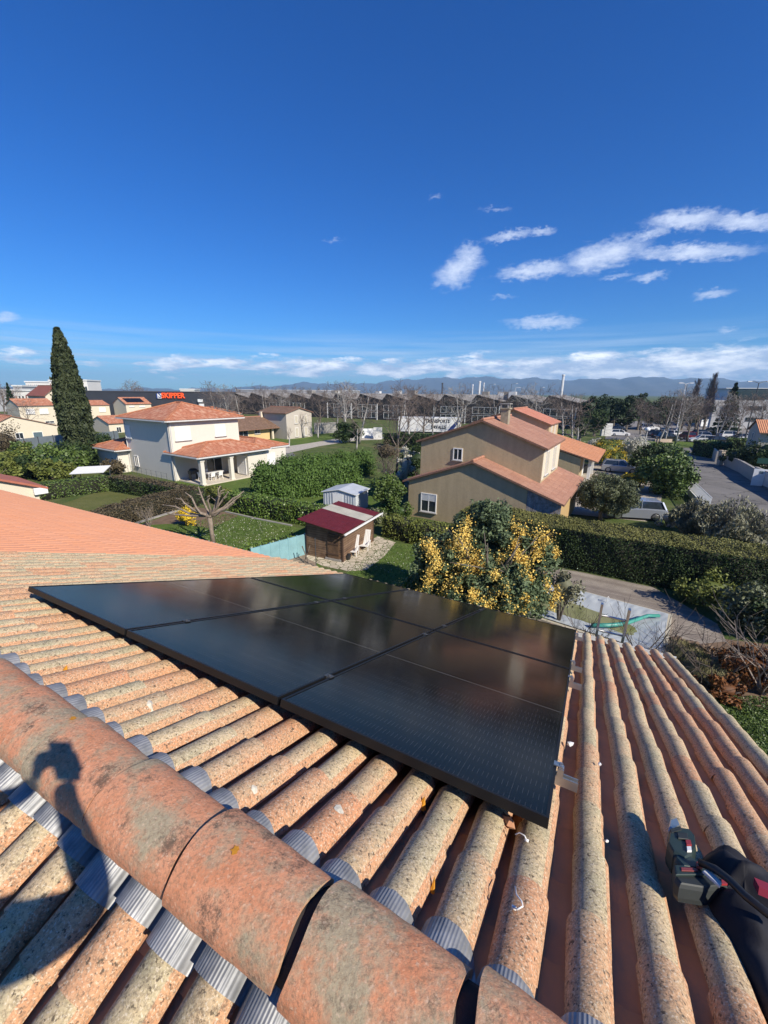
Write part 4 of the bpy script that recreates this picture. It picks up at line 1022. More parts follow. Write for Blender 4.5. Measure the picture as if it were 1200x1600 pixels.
    mb = MB(); mb.lathe((0, 0, .95), [(.44, 0), (.40, .12), (.25, .22), (.02, .25)], 12); mb.build('lid', M_black, b)
    for s in (-1, 1): mb = MB(); mb.box((s*.4-.03, -.2, 0), (s*.4+.03, .2, .6)); mb.build('leg', M_black, b)
    f = MB()
    P0, P1 = C+dAx*9-dBx*.9, C-dBx*.9
    for k in range(10):
        p = P0+(P1-P0)*k/9; f.tube([p, p+[0, 0, 1.0]], .02, 4)
    for z in (.3, .6, .95): f.tube([P0+[0, 0, z], P1+[0, 0, z]], .006, 3)
    tag(recenter(f.build('wire_fence', M_dgrey)), 'thin wire fence along the grey left face of the villa', 'fence')
villa()

# ------------------------------------------------------------------ beige houses on the right
E31 = np.array([math.cos(R_(-31)), math.sin(R_(-31)), 0]); F31 = np.array([math.sin(R_(31)), math.cos(R_(31)), 0])
def beige_house():
    C = np.array([1.70, 30.09, 0]); root = thing('house', 'rough beige rendered house with two stepped gables and pinkish tiled roofs', 'house', C, R_(-31))
    # lower block
    gable_walls(root, .15, 8.7, 0, 9.5, 2.75, 5.0, 4.5, 3.2, W_beige)
    mb = MB(); mb.extr([(8.72, .35, 0), (10.7, .35, 0), (10.7, .35, 2.48), (8.72, .35, 3.16)], (0, 9.1, 0)); mb.build('wall', render_wall('ochre_render', (.50, .34, .16), .1), root)
    mb = MB()
    for i in range(15):
        x = 8.72+i*.14; mb.box((x, .02, 1.45), (x+.125, .06+.01*(i % 2), 3.12-(x-8.72)*.345), tone=random.random())
    mb.box((8.72, .01, 1.35), (10.85, .09, 1.45))
    mb.build('wooden_cladding', plain('weathered_grey_boards', (.40, .37, .35), .9, .55, 5), root)
    mb = MB(); mb.box((8.75, .02, 0), (8.9, .2, 1.35)); mb.box((10.6, .02, 0), (10.75, .2, 1.35)); mb.build('post', M_white, root)
    gable_roof(root, 0, 10.75, 0, 2.1, 2.70, 5.0, 4.5, 2.45, RT_beige, .25, oh_e=.25)
    mb = MB(); sl = (4.5-2.45)/(5.75)
    z_ = lambda x: 4.5-sl*(x-5.0)+.13
    slab_roof(mb, (11.05, 2.35, z_(11.05)), (11.05, 9.8, z_(11.05)), (8.95, 9.8, z_(8.95)), (8.95, 2.35, z_(8.95))); mb.build('roof', [RT_beige, M_tedge], root)
    # upper block set back
    gable_walls(root, 0.05, 9.05, 2.1, 9.0, 5.45, 4.82, 7.1, 5.55, W_beige)
    gable_roof(root, 0.05, 9.05, 2.1, 9.0, 5.45, 4.82, 7.1, 5.55, RT_beige, .3, oh_e=.3)
    mb = MB(); mb.box((9.055, 2.15, 3.35), (9.075, 8.6, 5.4)); mb.build('painted_panel', W_cream, root)
    window(root, (9.076, 3.0, 3.55), Y_, 1.1, 1.7, 'louvre', nrm=X_); window(root, (9.076, 5.8, 3.55), Y_, 1.1, 1.7, 'louvre', nrm=X_)
    mb = MB(); mb.box((5.4, 4.2, 6.6), (5.95, 4.75, 7.9)); mb.box((5.32, 4.12, 7.9), (6.03, 4.83, 8.0)); mb.build('chimney', plain('chimney_render', (.36, .31, .22), .9, .3, 4), root)
    mb = MB()
    for dx in (0, .62):
        for dy in (0, .5): mb.box((5.34+dx*.8, 4.14+dy, 8.002), (5.44+dx*.8, 4.24+dy, 8.25))
    mb.box((5.32, 4.12, 8.25), (6.03, 4.83, 8.31)); mb.build('chimney_cap', M_concrete, root)
    # windows in the gables
    t0, t1 = along(C, E31, 657, 0), along(C, E31, 681, 0); p = C+E31*(t0+t1)/2
    z1, z0 = zat(669, 771, p), zat(669, 801, p); z0 = max(z0, .55); window(root, (t0, 0, z0), X_, t1-t0, z1-z0, 'half', nrm=-Y_)
    C2 = C+F31*2.1; t0, t1 = along(C2, E31, 703, 0), along(C2, E31, 717, 0); p = C2+E31*(t0+t1)/2
    window(root, (t0, 2.1, zat(710, 719, p)), X_, t1-t0, zat(710, 700, p)-zat(710, 719, p), 'glass', nrm=-Y_)
    # second house of the same kind behind
    R2 = g(803, 638.5, 7.25); C = np.array([R2[0], R2[1], 0])-E31*4.8; root = thing('house', 'beige rendered house with orange tiled roofs behind the stepped gable house', 'house', C, R_(-31))
    gable_walls(root, 0.05, 9.05, 0, 6.5, 5.45, 4.82, 7.1, 5.55, W_beige)
    gable_roof(root, 0.05, 9.05, 0, 6.5, 5.45, 4.82, 7.1, 5.55, uv_tiles('salmon_roof_tiles', (.55, .20, .12), (.60, .235, .145), (.64, .28, .18)), .3, oh_e=.3)
    window(root, (9.06, 1.2, 3.9), Y_, 1.0, 1.4, 'louvre', nrm=X_); window(root, (9.06, 3.6, 3.9), Y_, 1.0, 1.4, 'louvre', nrm=X_)
    gable_walls(root, 0, 13.2, -3.2, -.01, 2.7, 5.0, 4.7, 2.35, W_beige); gable_roof(root, 0, 14.6, -3.2, 8.0, 2.7, 5.0, 4.75, 1.75+.35, RT_orange, .25, oh_e=.3)
    mb = MB(); mb.box((13.9, -2.2, 0), (14.2, -1.9, 2.2)); mb.box((13.9, 1.5, 0), (14.2, 1.8, 2.2)); mb.build('porch_post', M_white, root)
    mb = MB(); mb.box((13.21, -.5, 0), (13.26, .5, 2.1)); mb.build('door', M_white, root)
    mb = MB(); mb.obox((12.4, -1.0, 2.62), (.45, 0, -.11), (0, .35, 0), (.01, 0, .04)); mb.build('skylight', M_glass, root)
beige_house()

# ------------------------------------------------------------------ wooden shed, white shed, loungers
def sheds():
    C = g(536, 878.7); L = g(479, 868); Rr = g(583, 846)
    ax = (Rr-C); lx = np.linalg.norm(ax); ang = math.atan2(ax[1], ax[0])
    root = thing('wooden_shed', 'brown plank garden shed with a red and cream corrugated roof', 'shed', C, ang)
    D = lambda p: (float((p-C)@np.array([math.cos(ang), math.sin(ang), 0])), float((p-C)@np.array([-math.sin(ang), math.cos(ang), 0])))
    wy = D(L)[1]; wx = lx
    def planks(nt, bs):
        tc = nnode(nt, 'ShaderNodeTexCoord'); sp = nnode(nt, 'ShaderNodeSeparateXYZ'); nt.links.new(tc.outputs['Object'], sp.inputs[0]); z = mth(nt, 'DIVIDE', sp.outputs[2], .135)
        wn = nnode(nt, 'ShaderNodeTexWhiteNoise', noise_dimensions='1D'); nt.links.new(mth(nt, 'FLOOR', z), wn.inputs['W'])
        c = mixc(nt, wn.outputs['Value'], (.085, .045, .025), (.17, .095, .05)); c = mixc(nt, mth(nt, 'MULTIPLY', noise_fac(nt, 3, 6), .6), c, (.25, .17, .11))
        nt.links.new(mixc(nt, mth(nt, 'LESS_THAN', mth(nt, 'FRACT', z), .12), c, (.02, .012, .01)), bs.inputs['Base Color']); bs.inputs['Roughness'].default_value = .85
    Mp = material('shed_planks', planks)
    zf, zb = 1.72, 2.15    # eave over the right-hand face is lower towards +x
    h = lambda x: 1.95+.0*x
    mb = MB(); mb.extr([(0, 0, 0), (0, wy, 0), (0, wy, 2.12), (0, 0, 1.80)], (wx, 0, 0)); mb.build('wall', Mp, root)
    for (x, y) in ((-.03, -.03), (wx-.06, -.03), (-.03, wy-.06)): mb = MB(); mb.box((x, y, 0), (x+.09, y+.09, 1.78)); mb.build('corner_post', plain('dark_wood', (.09, .05, .03), .8, .3, 4), root)
    # door on the left face
    d0 = MB(); d0.box((-.05, .22, .06), (-.01, .95, 1.55)); d = d0.build('door', plain('door_boards', (.15, .085, .045), .85, .4, 6), root)
    for z in (.35, .95, 1.35): q = MB(); q.box((-.075, .24, z), (-.051, .93, z+.09)); q.build('ledge', plain('dark_wood', (.09, .05, .03), .8), d)
    q = MB(); q.box((-.08, .1, .02), (-.02, 1.1, .14)); q.build('threshold', M_concrete, root)
    # roof slopes down towards the loungers side (local -y)
    x0, x1, y0, y1 = -.42, wx+.30, -.32, wy+.25; z0, z1 = 1.86, 2.26; n = 44; ny = int((y1-y0)/.03)
    def corr(xa, xb, nm, mt):
        mb = MB(); st = int((xb-xa)/.022); dv = 1; V = []
        for i in range(st+1):
            x = xa+(xb-xa)*i/st; dz = .022*math.cos(2*math.pi*x/.17)
            for j in (0, 1):
                y = y0 if j == 0 else y1; zz = (z0 if j == 0 else z1)+dz; V.append((x, y, zz)); 
        for i in range(st+1):
            x = xa+(xb-xa)*i/st; dz = .022*math.cos(2*math.pi*x/.17)
            for j in (0, 1): V.append((x, y0 if j == 0 else y1, (z0 if j == 0 else z1)+dz-.012))
        N_ = 2*(st+1); F = []
        for i in range(st): F += [(2*i, 2*i+1, 2*i+3, 2*i+2), (N_+2*i, N_+2*i+2, N_+2*i+3, N_+2*i+1), (2*i, 2*i+2, N_+2*i+2, N_+2*i), (2*i+1, N_+2*i+1, N_+2*i+3, 2*i+3)]
        F += [(0, N_, N_+1, 1), (2*st, 2*st+1, N_+2*st+1, N_+2*st)]
        mb.add(V, F); return mb.build(nm, mt, root)
    xm0, xm1 = x0+(x1-x0)*.55, x0+(x1-x0)*.80
    Mr = plain('dark_red_sheet', (.125, .018, .022), .45, .25, 3); Mc = plain('cream_sheet', (.44, .42, .35), .5, .2, 2)
    # corrugation runs along the slope (y); bands across x
    corr(x0, xm0-.002, 'roof_sheet_red', Mr); corr(xm0, xm1, 'roof_sheet_cream', Mc); corr(xm1+.002, x1, 'roof_sheet_red', Mr)
    mb = MB(); mb.box((x0+.02, y0-.10, z0-.14), (x1+.05, y0-.02, z0-.05)); mb.tube([(x1+.0, y0-.05, z0-.1), (x1+.35, y0-.02, z0-.12), (x1+.40, y0+.05, z0-.35)], .035, 6); mb.build('gutter', M_pvc, root)
    # loungers (white plastic) leaning beside the shed
    for (px, py, lb) in ((553, 866, 'white plastic lounger nearer the shed corner, folded upright'), (571, 857, 'white plastic lounger farther along the shed wall')):
        p = g(px, py); c = thing('lounger', lb, 'lounger', p, ang-R_(90)+R_(12), 'white loungers beside the wooden shed')
        mb = MB()
        for i in range(7): mb.obox((-.24+.08*i, 0, 0), (.03, 0, 0), (0, .0, 0), (0, 0, 0)) if False else None
        mb.obox((0, -.22, .30), (.24, 0, 0), (0, .25, -.03), (0, .004, .025)); mb.build('seat', M_pvc, c)
        mb = MB()
        for i in range(5): mb.obox((-.2+.1*i, .16, .68), (.042, 0, 0), (0, .018, 0), (0, .16, .40))
        mb.obox((0, .31, 1.06), (.25, 0, 0), (0, .02, 0), (0, .01, .04)); mb.build('backrest', M_pvc, c)
        for s in (-1, 1):
            mb = MB(); mb.obox((s*.27, -.12, .50), (.03, 0, 0), (0, .28, 0), (0, 0, .018)); mb.build('armrest', M_pvc, c)
            for yy in (-.38, .1): mb = MB(); mb.tube([(s*.25, yy, 0), (s*.26, yy+.04, .49)], .022, 5); mb.build('leg', M_pvc, c)
    p = g(543.5, 874); mb = MB(); mb.lathe((0, 0, 0), [(.13, 0), (.17, .12), (.19, .30), (.17, .30), (.15, .2)], 12); mb.blob((.02, 0, .30), (.13, .13, .08), 4, .3, 1)
    o = mb.build('plant_pot', M_black); o.location = tuple(p); tag(o, 'black plant pot at the corner of the wooden shed', 'pot')
    p = g(551, 868); mb = MB(); mb.obox((0, 0, .14), (.10, 0, 0), (0, .08, 0), (0, 0, .14)); mb.tube([(0, 0, .28), (.05, .02, .45)], .02, 5); o = mb.build('watering_can', M_dgrey); o.location = tuple(p); tag(o, 'small dark watering can between the pot and the loungers', 'watering can')
    # stakes and thin post left of the shed
    for k, ((a, b), lb) in enumerate({((466, 865), (475, 880)): 'leaning brown stake left of the shed', ((488, 861), (483, 881)): 'second leaning brown stake, nearer the shed'}.items()):
        p0 = g(*b); z = 1.0; q = g(a[0], a[1], z) if False else p0+np.array([(-1)**k*.35, .1, 1.0]); mb = MB(); mb.tube([p0, q], .03, 5); tag(recenter(mb.build('stake', M_bark)), lb, 'stake')
    p0 = g(494, 886); mb = MB(); mb.tube([p0, p0+[0, 0, 1.6]], .022, 6); mb.blob(p0+np.array([0, 0, 1.62]), .04, 1, 0, 1); tag(recenter(mb.build('garden_post', M_dgrey)), 'thin dark post standing in front of the wooden shed', 'post')
    # blue panel
    a, b = g(478, 866), g(395, 892); d = b-a; nn = np.array([-d[1], d[0], 0])/np.linalg.norm(d); h0 = zat(438*0+478, 834, a)
    mb = MB(); mb.obox((a+b)/2+[0, 0, .62], d/2, nn*.03, np.array([0, 0, .62]))
    for k in range(7): q = a+d*(k/6); mb.obox(q+[0, 0, .64], d/np.linalg.norm(d)*.03, nn*.045, np.array([0, 0, .64]))
    tag(recenter(mb.build('blue_panel_fence', plain('light_blue_panel', (.24, .44, .48), .55, .2, 1.5))), 'light blue panel fence left of the wooden shed', 'fence')
    # white metal shed
    A = g(503, 799); B_ = g(562, 797.5); 
    A = g(506, 797); ang = R_(-22); root = thing('metal_shed', 'small white metal garden shed with a pale grey low gable roof', 'shed', A, ang)
    e = np.array([math.cos(ang), math.sin(ang), 0]); wx = along(A, e, 556, 0); wy = 2.3
    gable_walls(root, 0, wx, 0, wy, 1.55, wx*.5, 1.78, 1.55, plain('white_sheet_metal', (.60, .63, .66), .5, .12, 4))
    Ms = plain('pale_grey_sheet', (.50, .53, .56), .45, .15, 2)
    mb = MB(); xr = wx*.5
    slab_roof(mb, (-.12, -.12, 1.53), (-.12, wy+.12, 1.53), (xr, wy+.12, 1.84), (xr, -.12, 1.84), .05); slab_roof(mb, (wx+.12, -.12, 1.53), (wx+.12, wy+.12, 1.53), (xr, wy+.12, 1.841), (xr, -.12, 1.841), .05)
    mb.build('roof', [Ms, M_white], root)
    mb = MB()
    for i in range(12): mb.box((wx*.04+i*wx*.08, -.03, .05), (wx*.04+i*wx*.08+.05, -.005, 1.5))
    mb.build('wall_ribs', plain('grey_ribs', (.45, .49, .54), .5), root)
    mb = MB(); mb.box((wx*.3, -.05, .05), (wx*.62, -.031, 1.45)); mb.build('door', M_white, root)
    # white lean-to canopy far left
    P = g(145, 752); root = thing('canopy', 'small white corrugated canopy behind the hedge beside the cypress', 'canopy', P, R_(10)); ang = R_(10)
    mb = MB(); mb.obox((0, 0, 1.2), (1.55, 0, .05), (0, .9, .2), (0, -.01, .03))
    mb.build('roof_sheet', M_white, root)
    for sx in (-1.4, 1.4):
        for sy in (-.75, .75): mb = MB(); mb.tube([(sx, sy, 0), (sx, sy, 1.15+sy*.24)], .04, 5); mb.build('post', M_dgrey, root)
sheds()

# ================================================================== FARTHER BUILDINGS
def H_(C, px, py): return zat(px, py, C)
def far_houses():
    def mk(name, label, C, rz=R_(56)): return thing(name, label, 'house', C, rz)
    # low house with a big gable, far left
    C = g(93, 689); r = mk('house', 'low cream house with a wide gable behind the grey fence, far left', C)
    L = -along(C, dBx, -28); zr_ = H_(C, 92, 664.7); apx = along(C, dBx, 27.3); za = zat(27.3, 650.5, C+dBx*apx)
    gable_walls(r, -L, 0, 0, 9, 2.3, apx, za, zr_, W_cream); gable_roof(r, -L, 0, 0, 9, 2.3, apx, za, zr_, RT_villa, .2, oh_e=.3)
    def w(px, py0, py1, wd, st):
        t = along(C, dBx, px); p = C+dBx*t; z0, z1 = zat(px, py1, p), zat(px, py0, p); window(r, (t-wd/2, 0, z0), X_, wd, z1-z0, st, nrm=-Y_)
    w(33.5, 676, 685.5, 1.1, 'glass'); w(62, 674.5, 687, 1.4, 'dark')
    def gx(C, label, pxl, pxr, py_eave, py_base_z, gab, roof, wins, wall=W_cream, rise=1.3, z_e=None, extra=None):
        "eave side towards us between two photo columns; gable on the left, ridge along local x"
        r = mk('house', label, C); X = along(C, dBx, pxr, 0); z = z_e or H_(C, pxl, py_eave); Y = gab
        gable_walls(r, 0, Y, 0, X, z, Y/2, z+rise, z, wall, axis='x'); rf = gable_roof(r, 0, Y, 0, X, z, Y/2, z+rise, z, roof, .15, axis='x', oh_e=.3)
        for (px, py0, py1, wd, st) in wins:
            t = along(C, dBx, px); p = C+dBx*t; window(r, (t-wd/2, 0, zat(px, py1, p)), X_, wd, zat(px, py0, p)-zat(px, py1, p), st, nrm=-Y_)
        return r, X, z, Y
    gx(g(37, 672), 'two storey cream house with two shuttered windows behind the low gable house', 37.3, 93, 634, 0, 8.5, RT_villa, [(53.5, 638.5, 647, 1.7, 'shutter'), (74.5, 638.3, 646.5, 1.7, 'shutter'), (80, 657.5, 661, 1.8, 'glass')])
    C = g(81, 667); r = mk('house', 'tall cream house with a dark red roof, half hidden behind the cypress', C)
    X = along(C, dBx, 117, 0); z = H_(C, 81, 617.5); gable_walls(r, 0, X, 0, 12, z, X*.55, z+2.2, z+.2, W_cream); gable_roof(r, 0, X, 0, 12, z, X*.55, z+2.2, z+.2, RT_red, .3)
    gx(g(139, 655), 'cream house with an orange roof just right of the cypress top half', 135, 174, 633, 0, 9, RT_villa, [(162.5, 636.5, 643.5, 1.9, 'shutter')], z_e=4.3)
    gx(g(172, 677), 'small single storey cream house with a blended tile roof right of the cypress', 172, 200, 662, 0, 9, RT_villa, [(186.5, 667, 676, 1.0, 'glass')])
    C = g(200, 655); r, X, z, Y = gx(C, 'cream house with black solar panels on its orange roof near the dark warehouse', 200, 239, 631.5, 0, 8.5, RT_villa, [(209, 634, 636, 1.6, 'shutter'), (225, 634, 636, 1.8, 'shutter')], rise=1.9)
    mb = MB(); s = math.atan2(1.9, Y/2); 
    mb.obox((X*.45, Y*.25, z+1.9*.5+.24), (X*.34, 0, 0), (0, Y*.17*math.cos(s), Y*.17*math.sin(s)), (0, -.03*math.sin(s), .03*math.cos(s))); mb.build('solar_array', M_pvframe, r)
    # roof behind the villa
    C = g(378, 668); r = mk('house', 'orange tiled roof of a house just behind the white villa', C)
    mb = MB(); mb.box((-12, 0, 0), (-.3, 9, 3.55)); mb.build('wall', W_cream, r); hip_roof(r, -12, -.3, 0, 9, 3.6, .33, RT_villa, .3)
    # yellow house
    C = g(422, 686); r = mk('house', 'yellow rendered bungalow with a brown tiled roof beside the lawn', C)
    L = -along(C, dBx, 350); 
    mb = MB(); mb.box((-L, 0, 0), (0, 7.5, 2.4)); mb.box((.01, 3.0, 0), (7, 7.5, 2.4)); mb.build('wall', W_yellow, r)
    gable_roof(r, -.6, 8.2, -L-.5, 7.6, 2.3, 3.8, 4.05, 2.3, RT_brown, .2, axis='x', oh_e=.5)
    gable_walls(r, 0, 7.5, 7.01, 7.05, 2.3, 3.8, 3.9, 2.3, W_yellow, axis='x')
    for px, wd, a_, b_ in ((403, 1.3, 667.5, 678), (381, 2.2, 669, 683)):
        t = along(C, dBx, px); p = C+dBx*t; f = window(r, (t-wd/2, 0, zat(px, b_, p)), X_, wd, zat(px, a_, p)-zat(px, b_, p), 'glass', nrm=-Y_)
    for x in (.6, 6.4): mb = MB(); mb.box((x-.2, -.3, 0), (x+.2, .1, 2.35)); mb.build('porch_column', W_cream, r)
    mb = MB(); mb.box((2.2, 2.9, 0), (3.4, 2.99, 2.1)); mb.build('door', plain('brown_door', (.12, .06, .03), .6), r)
    mb = MB(); mb.box((1, 3.4, 4.0), (1.5, 3.9, 5.1)); mb.build('chimney', W_cream, r)
    # tall narrow house next to it
    C = g(488, 682); r = mk('house', 'pale two storey house with a brown roof beside pollarded trees', C)
    L = -along(C, dBx, 449); z = H_(C, 488, 644)
    gable_walls(r, -L, 0, 0, 8, z, -L*.5, z+.9, z, W_pale); gable_roof(r, -L, 0, 0, 8, z, -L*.5, z+.9, z, RT_brown, .3)
    for t in (.25, .62): window(r, (-L*t-.5, 0, 2.9), X_, .9, 1.6, 'louvre', nrm=-Y_); window(r, (-L*t-.5, 0, .3), X_, .9, 1.8, 'louvre', nrm=-Y_)
    # neighbour's roof edge at the far left, close to our roof
    r = thing('house', 'corner of a neighbouring cream wall with a red roof edge at the left border', 'house', g(73, 800), R_(56))
    p = g(58, 761, 3.3); r.location = (p[0], p[1], 0); r.rotation_euler = (0, 0, R_(56)); z = 3.3
    t0 = along(p, dBx, 0, z); sl = (zat(0, 750, p+dBx*t0)-z)/(-t0); Wd = 7.0
    mb = MB(); mb.extr([(-Wd, 0, 0), (0, 0, 0), (0, 0, z), (-Wd, 0, z+sl*Wd)], (0, 5, 0)); mb.build('wall', W_cream, r)
    mb = MB(); slab_roof(mb, (.45, -.25, z+.14-sl*.45), (.45, 5, z+.14-sl*.45), (-Wd, 5, z+.14+sl*Wd), (-Wd, -.25, z+.14+sl*Wd), .13); mb.build('roof', [plain('smooth_red_tiles', (.46, .15, .09), .8, .2, 3), _mats['smooth_red_tiles']], r)
    mb = MB(); mb.box((-.25, -.24, z-.42), (.42, -.02, z-.02)); mb.build('eave_box', M_white, r)
    # house at the right border
    C = g(1176, 727); r = thing('house', 'grey house gable with an orange roof at the right border above the street wall', 'house', C, R_(31)*-1)
    z = H_(C, 1186, 691)
    w_ = along(C, E31, 1195); gable_walls(r, 0, 10, 0, 6.5, 3.1, 3.4, 3.1+0, 3.1, W_pale, axis='y') if False else None
    mb = MB(); mb.extr([(0, 0, 0), (0, 7, 0), (0, 7, 4.4), (0, 3.5, 5.7), (0, 0, 4.4)], (11, 0, 0)); mb.build('wall', W_pale, r)
    mb = MB(); slab_roof(mb, (-.2, -.4, 4.35), (11.3, -.4, 4.35), (11.3, 3.5, 5.85), (-.2, 3.5, 5.85)); slab_roof(mb, (-.2, 7.4, 4.35), (11.3, 7.4, 4.35), (11.3, 3.5, 5.851), (-.2, 3.5, 5.851)); mb.build('roof', [RT_orange, M_tedge], r)
    window(r, (0, 4.4, 2.9), -Y_, .9, 1.2, 'dark', nrm=-X_); window(r, (0, 5.8, .4), -Y_, 1.0, 1.5, 'dark', nrm=-X_); window(r, (0, 3.0, .4), -Y_, 1.0, 1.5, 'dark', nrm=-X_)
far_houses()

def text_mesh(body, size, mat, parent, loc, rot, name='lettering', ext=.02, sx=1.0, offset=0.0):
    cu = bpy.data.curves.new('t', 'FONT'); cu.body = body; cu.size = size; cu.extrude = ext; cu.align_x = 'LEFT'; cu.resolution_u = 2; cu.offset = offset
    o = bpy.data.objects.new('t', cu); COL.objects.link(o); dg = bpy.context.evaluated_depsgraph_get()
    me = bpy.data.meshes.new_from_object(o.evaluated_get(dg)); bpy.data.objects.remove(o); me.name = name
    me.materials.clear(); me.materials.append(mat)
    q = bpy.data.objects.new(name, me); COL.objects.link(q); q.parent = parent; q.location = loc; q.rotation_euler = rot; q.scale = (sx, 1, 1); return q

def industry():
    # dark warehouse with the orange sign
    C = g(333, 652); r = thing('warehouse', 'long dark grey warehouse carrying an orange SKIPPER sign', 'warehouse', C, 0)
    zt = H_(C, 333, 613.0); xl = (g(105, 652)-C)[0]
    ang = 0; L = 62; mb = MB(); mb.box((-L, 0, 0), (0, 40, zt)); mb.build('wall', plain('dark_slate_cladding', (.045, .048, .058), .6, .15, .3), r)
    mb = MB(); mb.box((-L-.2, -.2, zt), (.2, 40.2, zt+.25)); mb.build('parapet', plain('parapet_grey', (.10, .10, .11), .6), r)
    def at(px, py, off=-.3): d = ray(px, py); t = (C[1]+off)/d[1]; p = CAMP+d*t; return p-C
    a, b = at(252.5, 621.8), at(288, 614); s = (b[2]-a[2])/.69
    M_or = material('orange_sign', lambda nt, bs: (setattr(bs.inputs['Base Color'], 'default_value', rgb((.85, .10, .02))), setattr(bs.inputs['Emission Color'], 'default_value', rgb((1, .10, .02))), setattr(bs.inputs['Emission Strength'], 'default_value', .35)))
    t = text_mesh('SKIPPER', s, M_or, r, (a[0], a[1], a[2]), (R_(90), 0, 0), offset=s*.02, ext=.12); t.scale = ((b[0]-a[0])/t.dimensions.x if t.dimensions.x else 1, 1, 1)
    e0, e1 = at(245, 622.5), at(251.5, 615)
    mb = MB(); mb.box((e0[0], -.35, e0[2]), (e1[0], -.12, e1[2])); em = mb.build('emblem', M_white, r)
    mb = MB(); mb.box((e0[0]+(e1[0]-e0[0])*.0, -.40, e0[2]), (e0[0]+(e1[0]-e0[0])*.22, -.352, e1[2])); mb.build('emblem_edge', plain('sign_blue', (.05, .09, .3), .5), em)
    text_mesh('S', s*1.15, plain('sign_navy', (.03, .05, .2), .5), em, (e0[0]+(e1[0]-e0[0])*.32, -.38, e0[2]+.25), (R_(90), 0, 0))
    for px, py in ((329-14, 633), (325-12, 626)):
        p = at(px, py, -.6); mb = MB(); mb.obox(p, (.8, 0, 0), (0, .3, 0), (0, 0, .5)); mb.build('air_unit', M_white, r)
    # sawtooth factory
    P = g(852, 667); C = P; ZP = zat(852, 618, P); ZV = ZP-2.0; rz = math.atan2(-math.sin(R_(28)), math.cos(R_(28)))
    e = np.array([math.cos(R_(-28)), math.sin(R_(-28)), 0]); r = thing('factory', 'long dark factory with a sawtooth roof behind the bare trees', 'factory', C, R_(-28))
    sp_ = -along(P, e, 799, ZP); D = 46
    mbw, mbr = MB(), MB()
    for k in range(15):
        x = -k*sp_; xr = x+sp_*.84; xl_ = x-sp_*.16
        zv = ZV
        mbw.extr([(xl_, 0, 0), (xr, 0, 0), (xr, 0, zv), (x, 0, ZP), (xl_, 0, zv)], (0, .3, 0))
        mbr.face([(x, -.2, ZP+.05), (xr, -.2, zv+.05), (xr, D, zv+.05), (x, D, ZP+.05)]); mbr.face([(x, -.2, ZP-.07), (x, D, ZP-.07), (xr, D, zv-.06), (xr, -.2, zv-.06)])
        mbw.face([(xl_, .3, zv), (x, .3, ZP), (x, D, ZP), (xl_, D, zv)])
    mbw.box((-14*sp_-.5, D, 0), (sp_*.84, D+.3, ZV)); mbw.box((sp_*.84-.3, .31, 0), (sp_*.84, D-.01, ZV-.01)); mbw.box((-14*sp_-sp_*.16, .31, 0), (-14*sp_-.2, D-.01, ZV-.01))
    mbw.build('wall', M_fac, r); mbr.build('sawtooth_roof', M_facroof, r)
    # glazing with white mullions
    for k in range(0, 11):
        if k in (4, 8): continue
        x0 = -k*sp_-sp_*.10; mb = MB()
        for z0 in (.6, 3.0):
            for i in range(5): mb.box((x0+i*sp_*.176, -.12, z0), (x0+i*sp_*.176+.10, -.01, z0+1.9))
            mb.box((x0, -.10, z0+1.9), (x0+sp_*.72, -.012, z0+2.0)); mb.box((x0, -.10, z0), (x0+sp_*.72, -.012, z0+.10))
        f = mb.build('window', M_gut, r); m2 = MB(); m2.box((x0+.1, -.03, .7), (x0+sp_*.70, -.004, 2.4)); m2.box((x0+.1, -.03, 3.1), (x0+sp_*.70, -.004, 4.8)); m2.build('pane', M_glass, f)
    for k in range(0, 9, 1):
        mb = MB(); mb.box((-k*sp_+sp_*.72, -1.6, 0), (-k*sp_+sp_*.72+.25, -1.35, 5.4)); mb.build('column', M_gut, r)
    rr = random.Random(4)
    for k in range(12):
        x = -rr.uniform(-.5, 10)*sp_; y = rr.uniform(6, 40); h = rr.uniform(.8, 1.4); mb = MB(); mb.box((x-h, y-h, 6.3), (x+h, y+h, ZP+.4+h*.6)); mb.build('roof_unit', [M_facroof, M_gut][k % 2], r)
    # masts and chimney behind it
    for (px, pt, wd, lb) in ((872.5, 587.5, .55, 'tall white chimney rising behind the factory at the right'), (746, 598, .42, 'pale metal stack above the factory roof, tallest in the middle'), (752.5, 600.5, .2, 'thin grey mast beside the pale metal stack'), (689, 600.5, .28, 'slim dark stack above the factory roof at the left'), (735.5, 603, .25, 'short white flue with a slanted cap on the factory roof')):
        p = g(px, 652); z = H_(p, px, pt); mb = MB(); mb.tube([p, [p[0], p[1], z*.6], [p[0], p[1], z]], [wd*1.15, wd, wd*.9], 8); mb.lathe((p[0], p[1], z), [(wd*1.2, 0), (wd*1.2, .5), (wd*.6, .6)], 8)
        tag(recenter(mb.build('chimney', M_gut if 'white' in lb or 'pale' in lb else M_dgrey)), lb, 'chimney')
    # pale long warehouse left of the factory, behind
    C = g(371, 640); r = thing('warehouse', 'pale grey flat warehouse roofline left of the factory', 'warehouse', C, R_(-8)); z = H_(C, 371, 609.5); mb = MB(); mb.box((0, 0, 0), (58, 30, z)); mb.build('wall', plain('pale_cladding', (.34, .34, .35), .6, .1, .1), r)
    mb = MB(); mb.box((-.2, -.2, z), (58.2, 30.2, z+.3)); mb.build('parapet', M_gut, r)
    for k in range(8): mb = MB(); mb.box((3+k*7, -.1, z*.45), (6+k*7, -.02, z*.75)); mb.build('window', M_glass, r)
    # trailer with writing
    A = g(622, 683); B_ = g(718, 683)
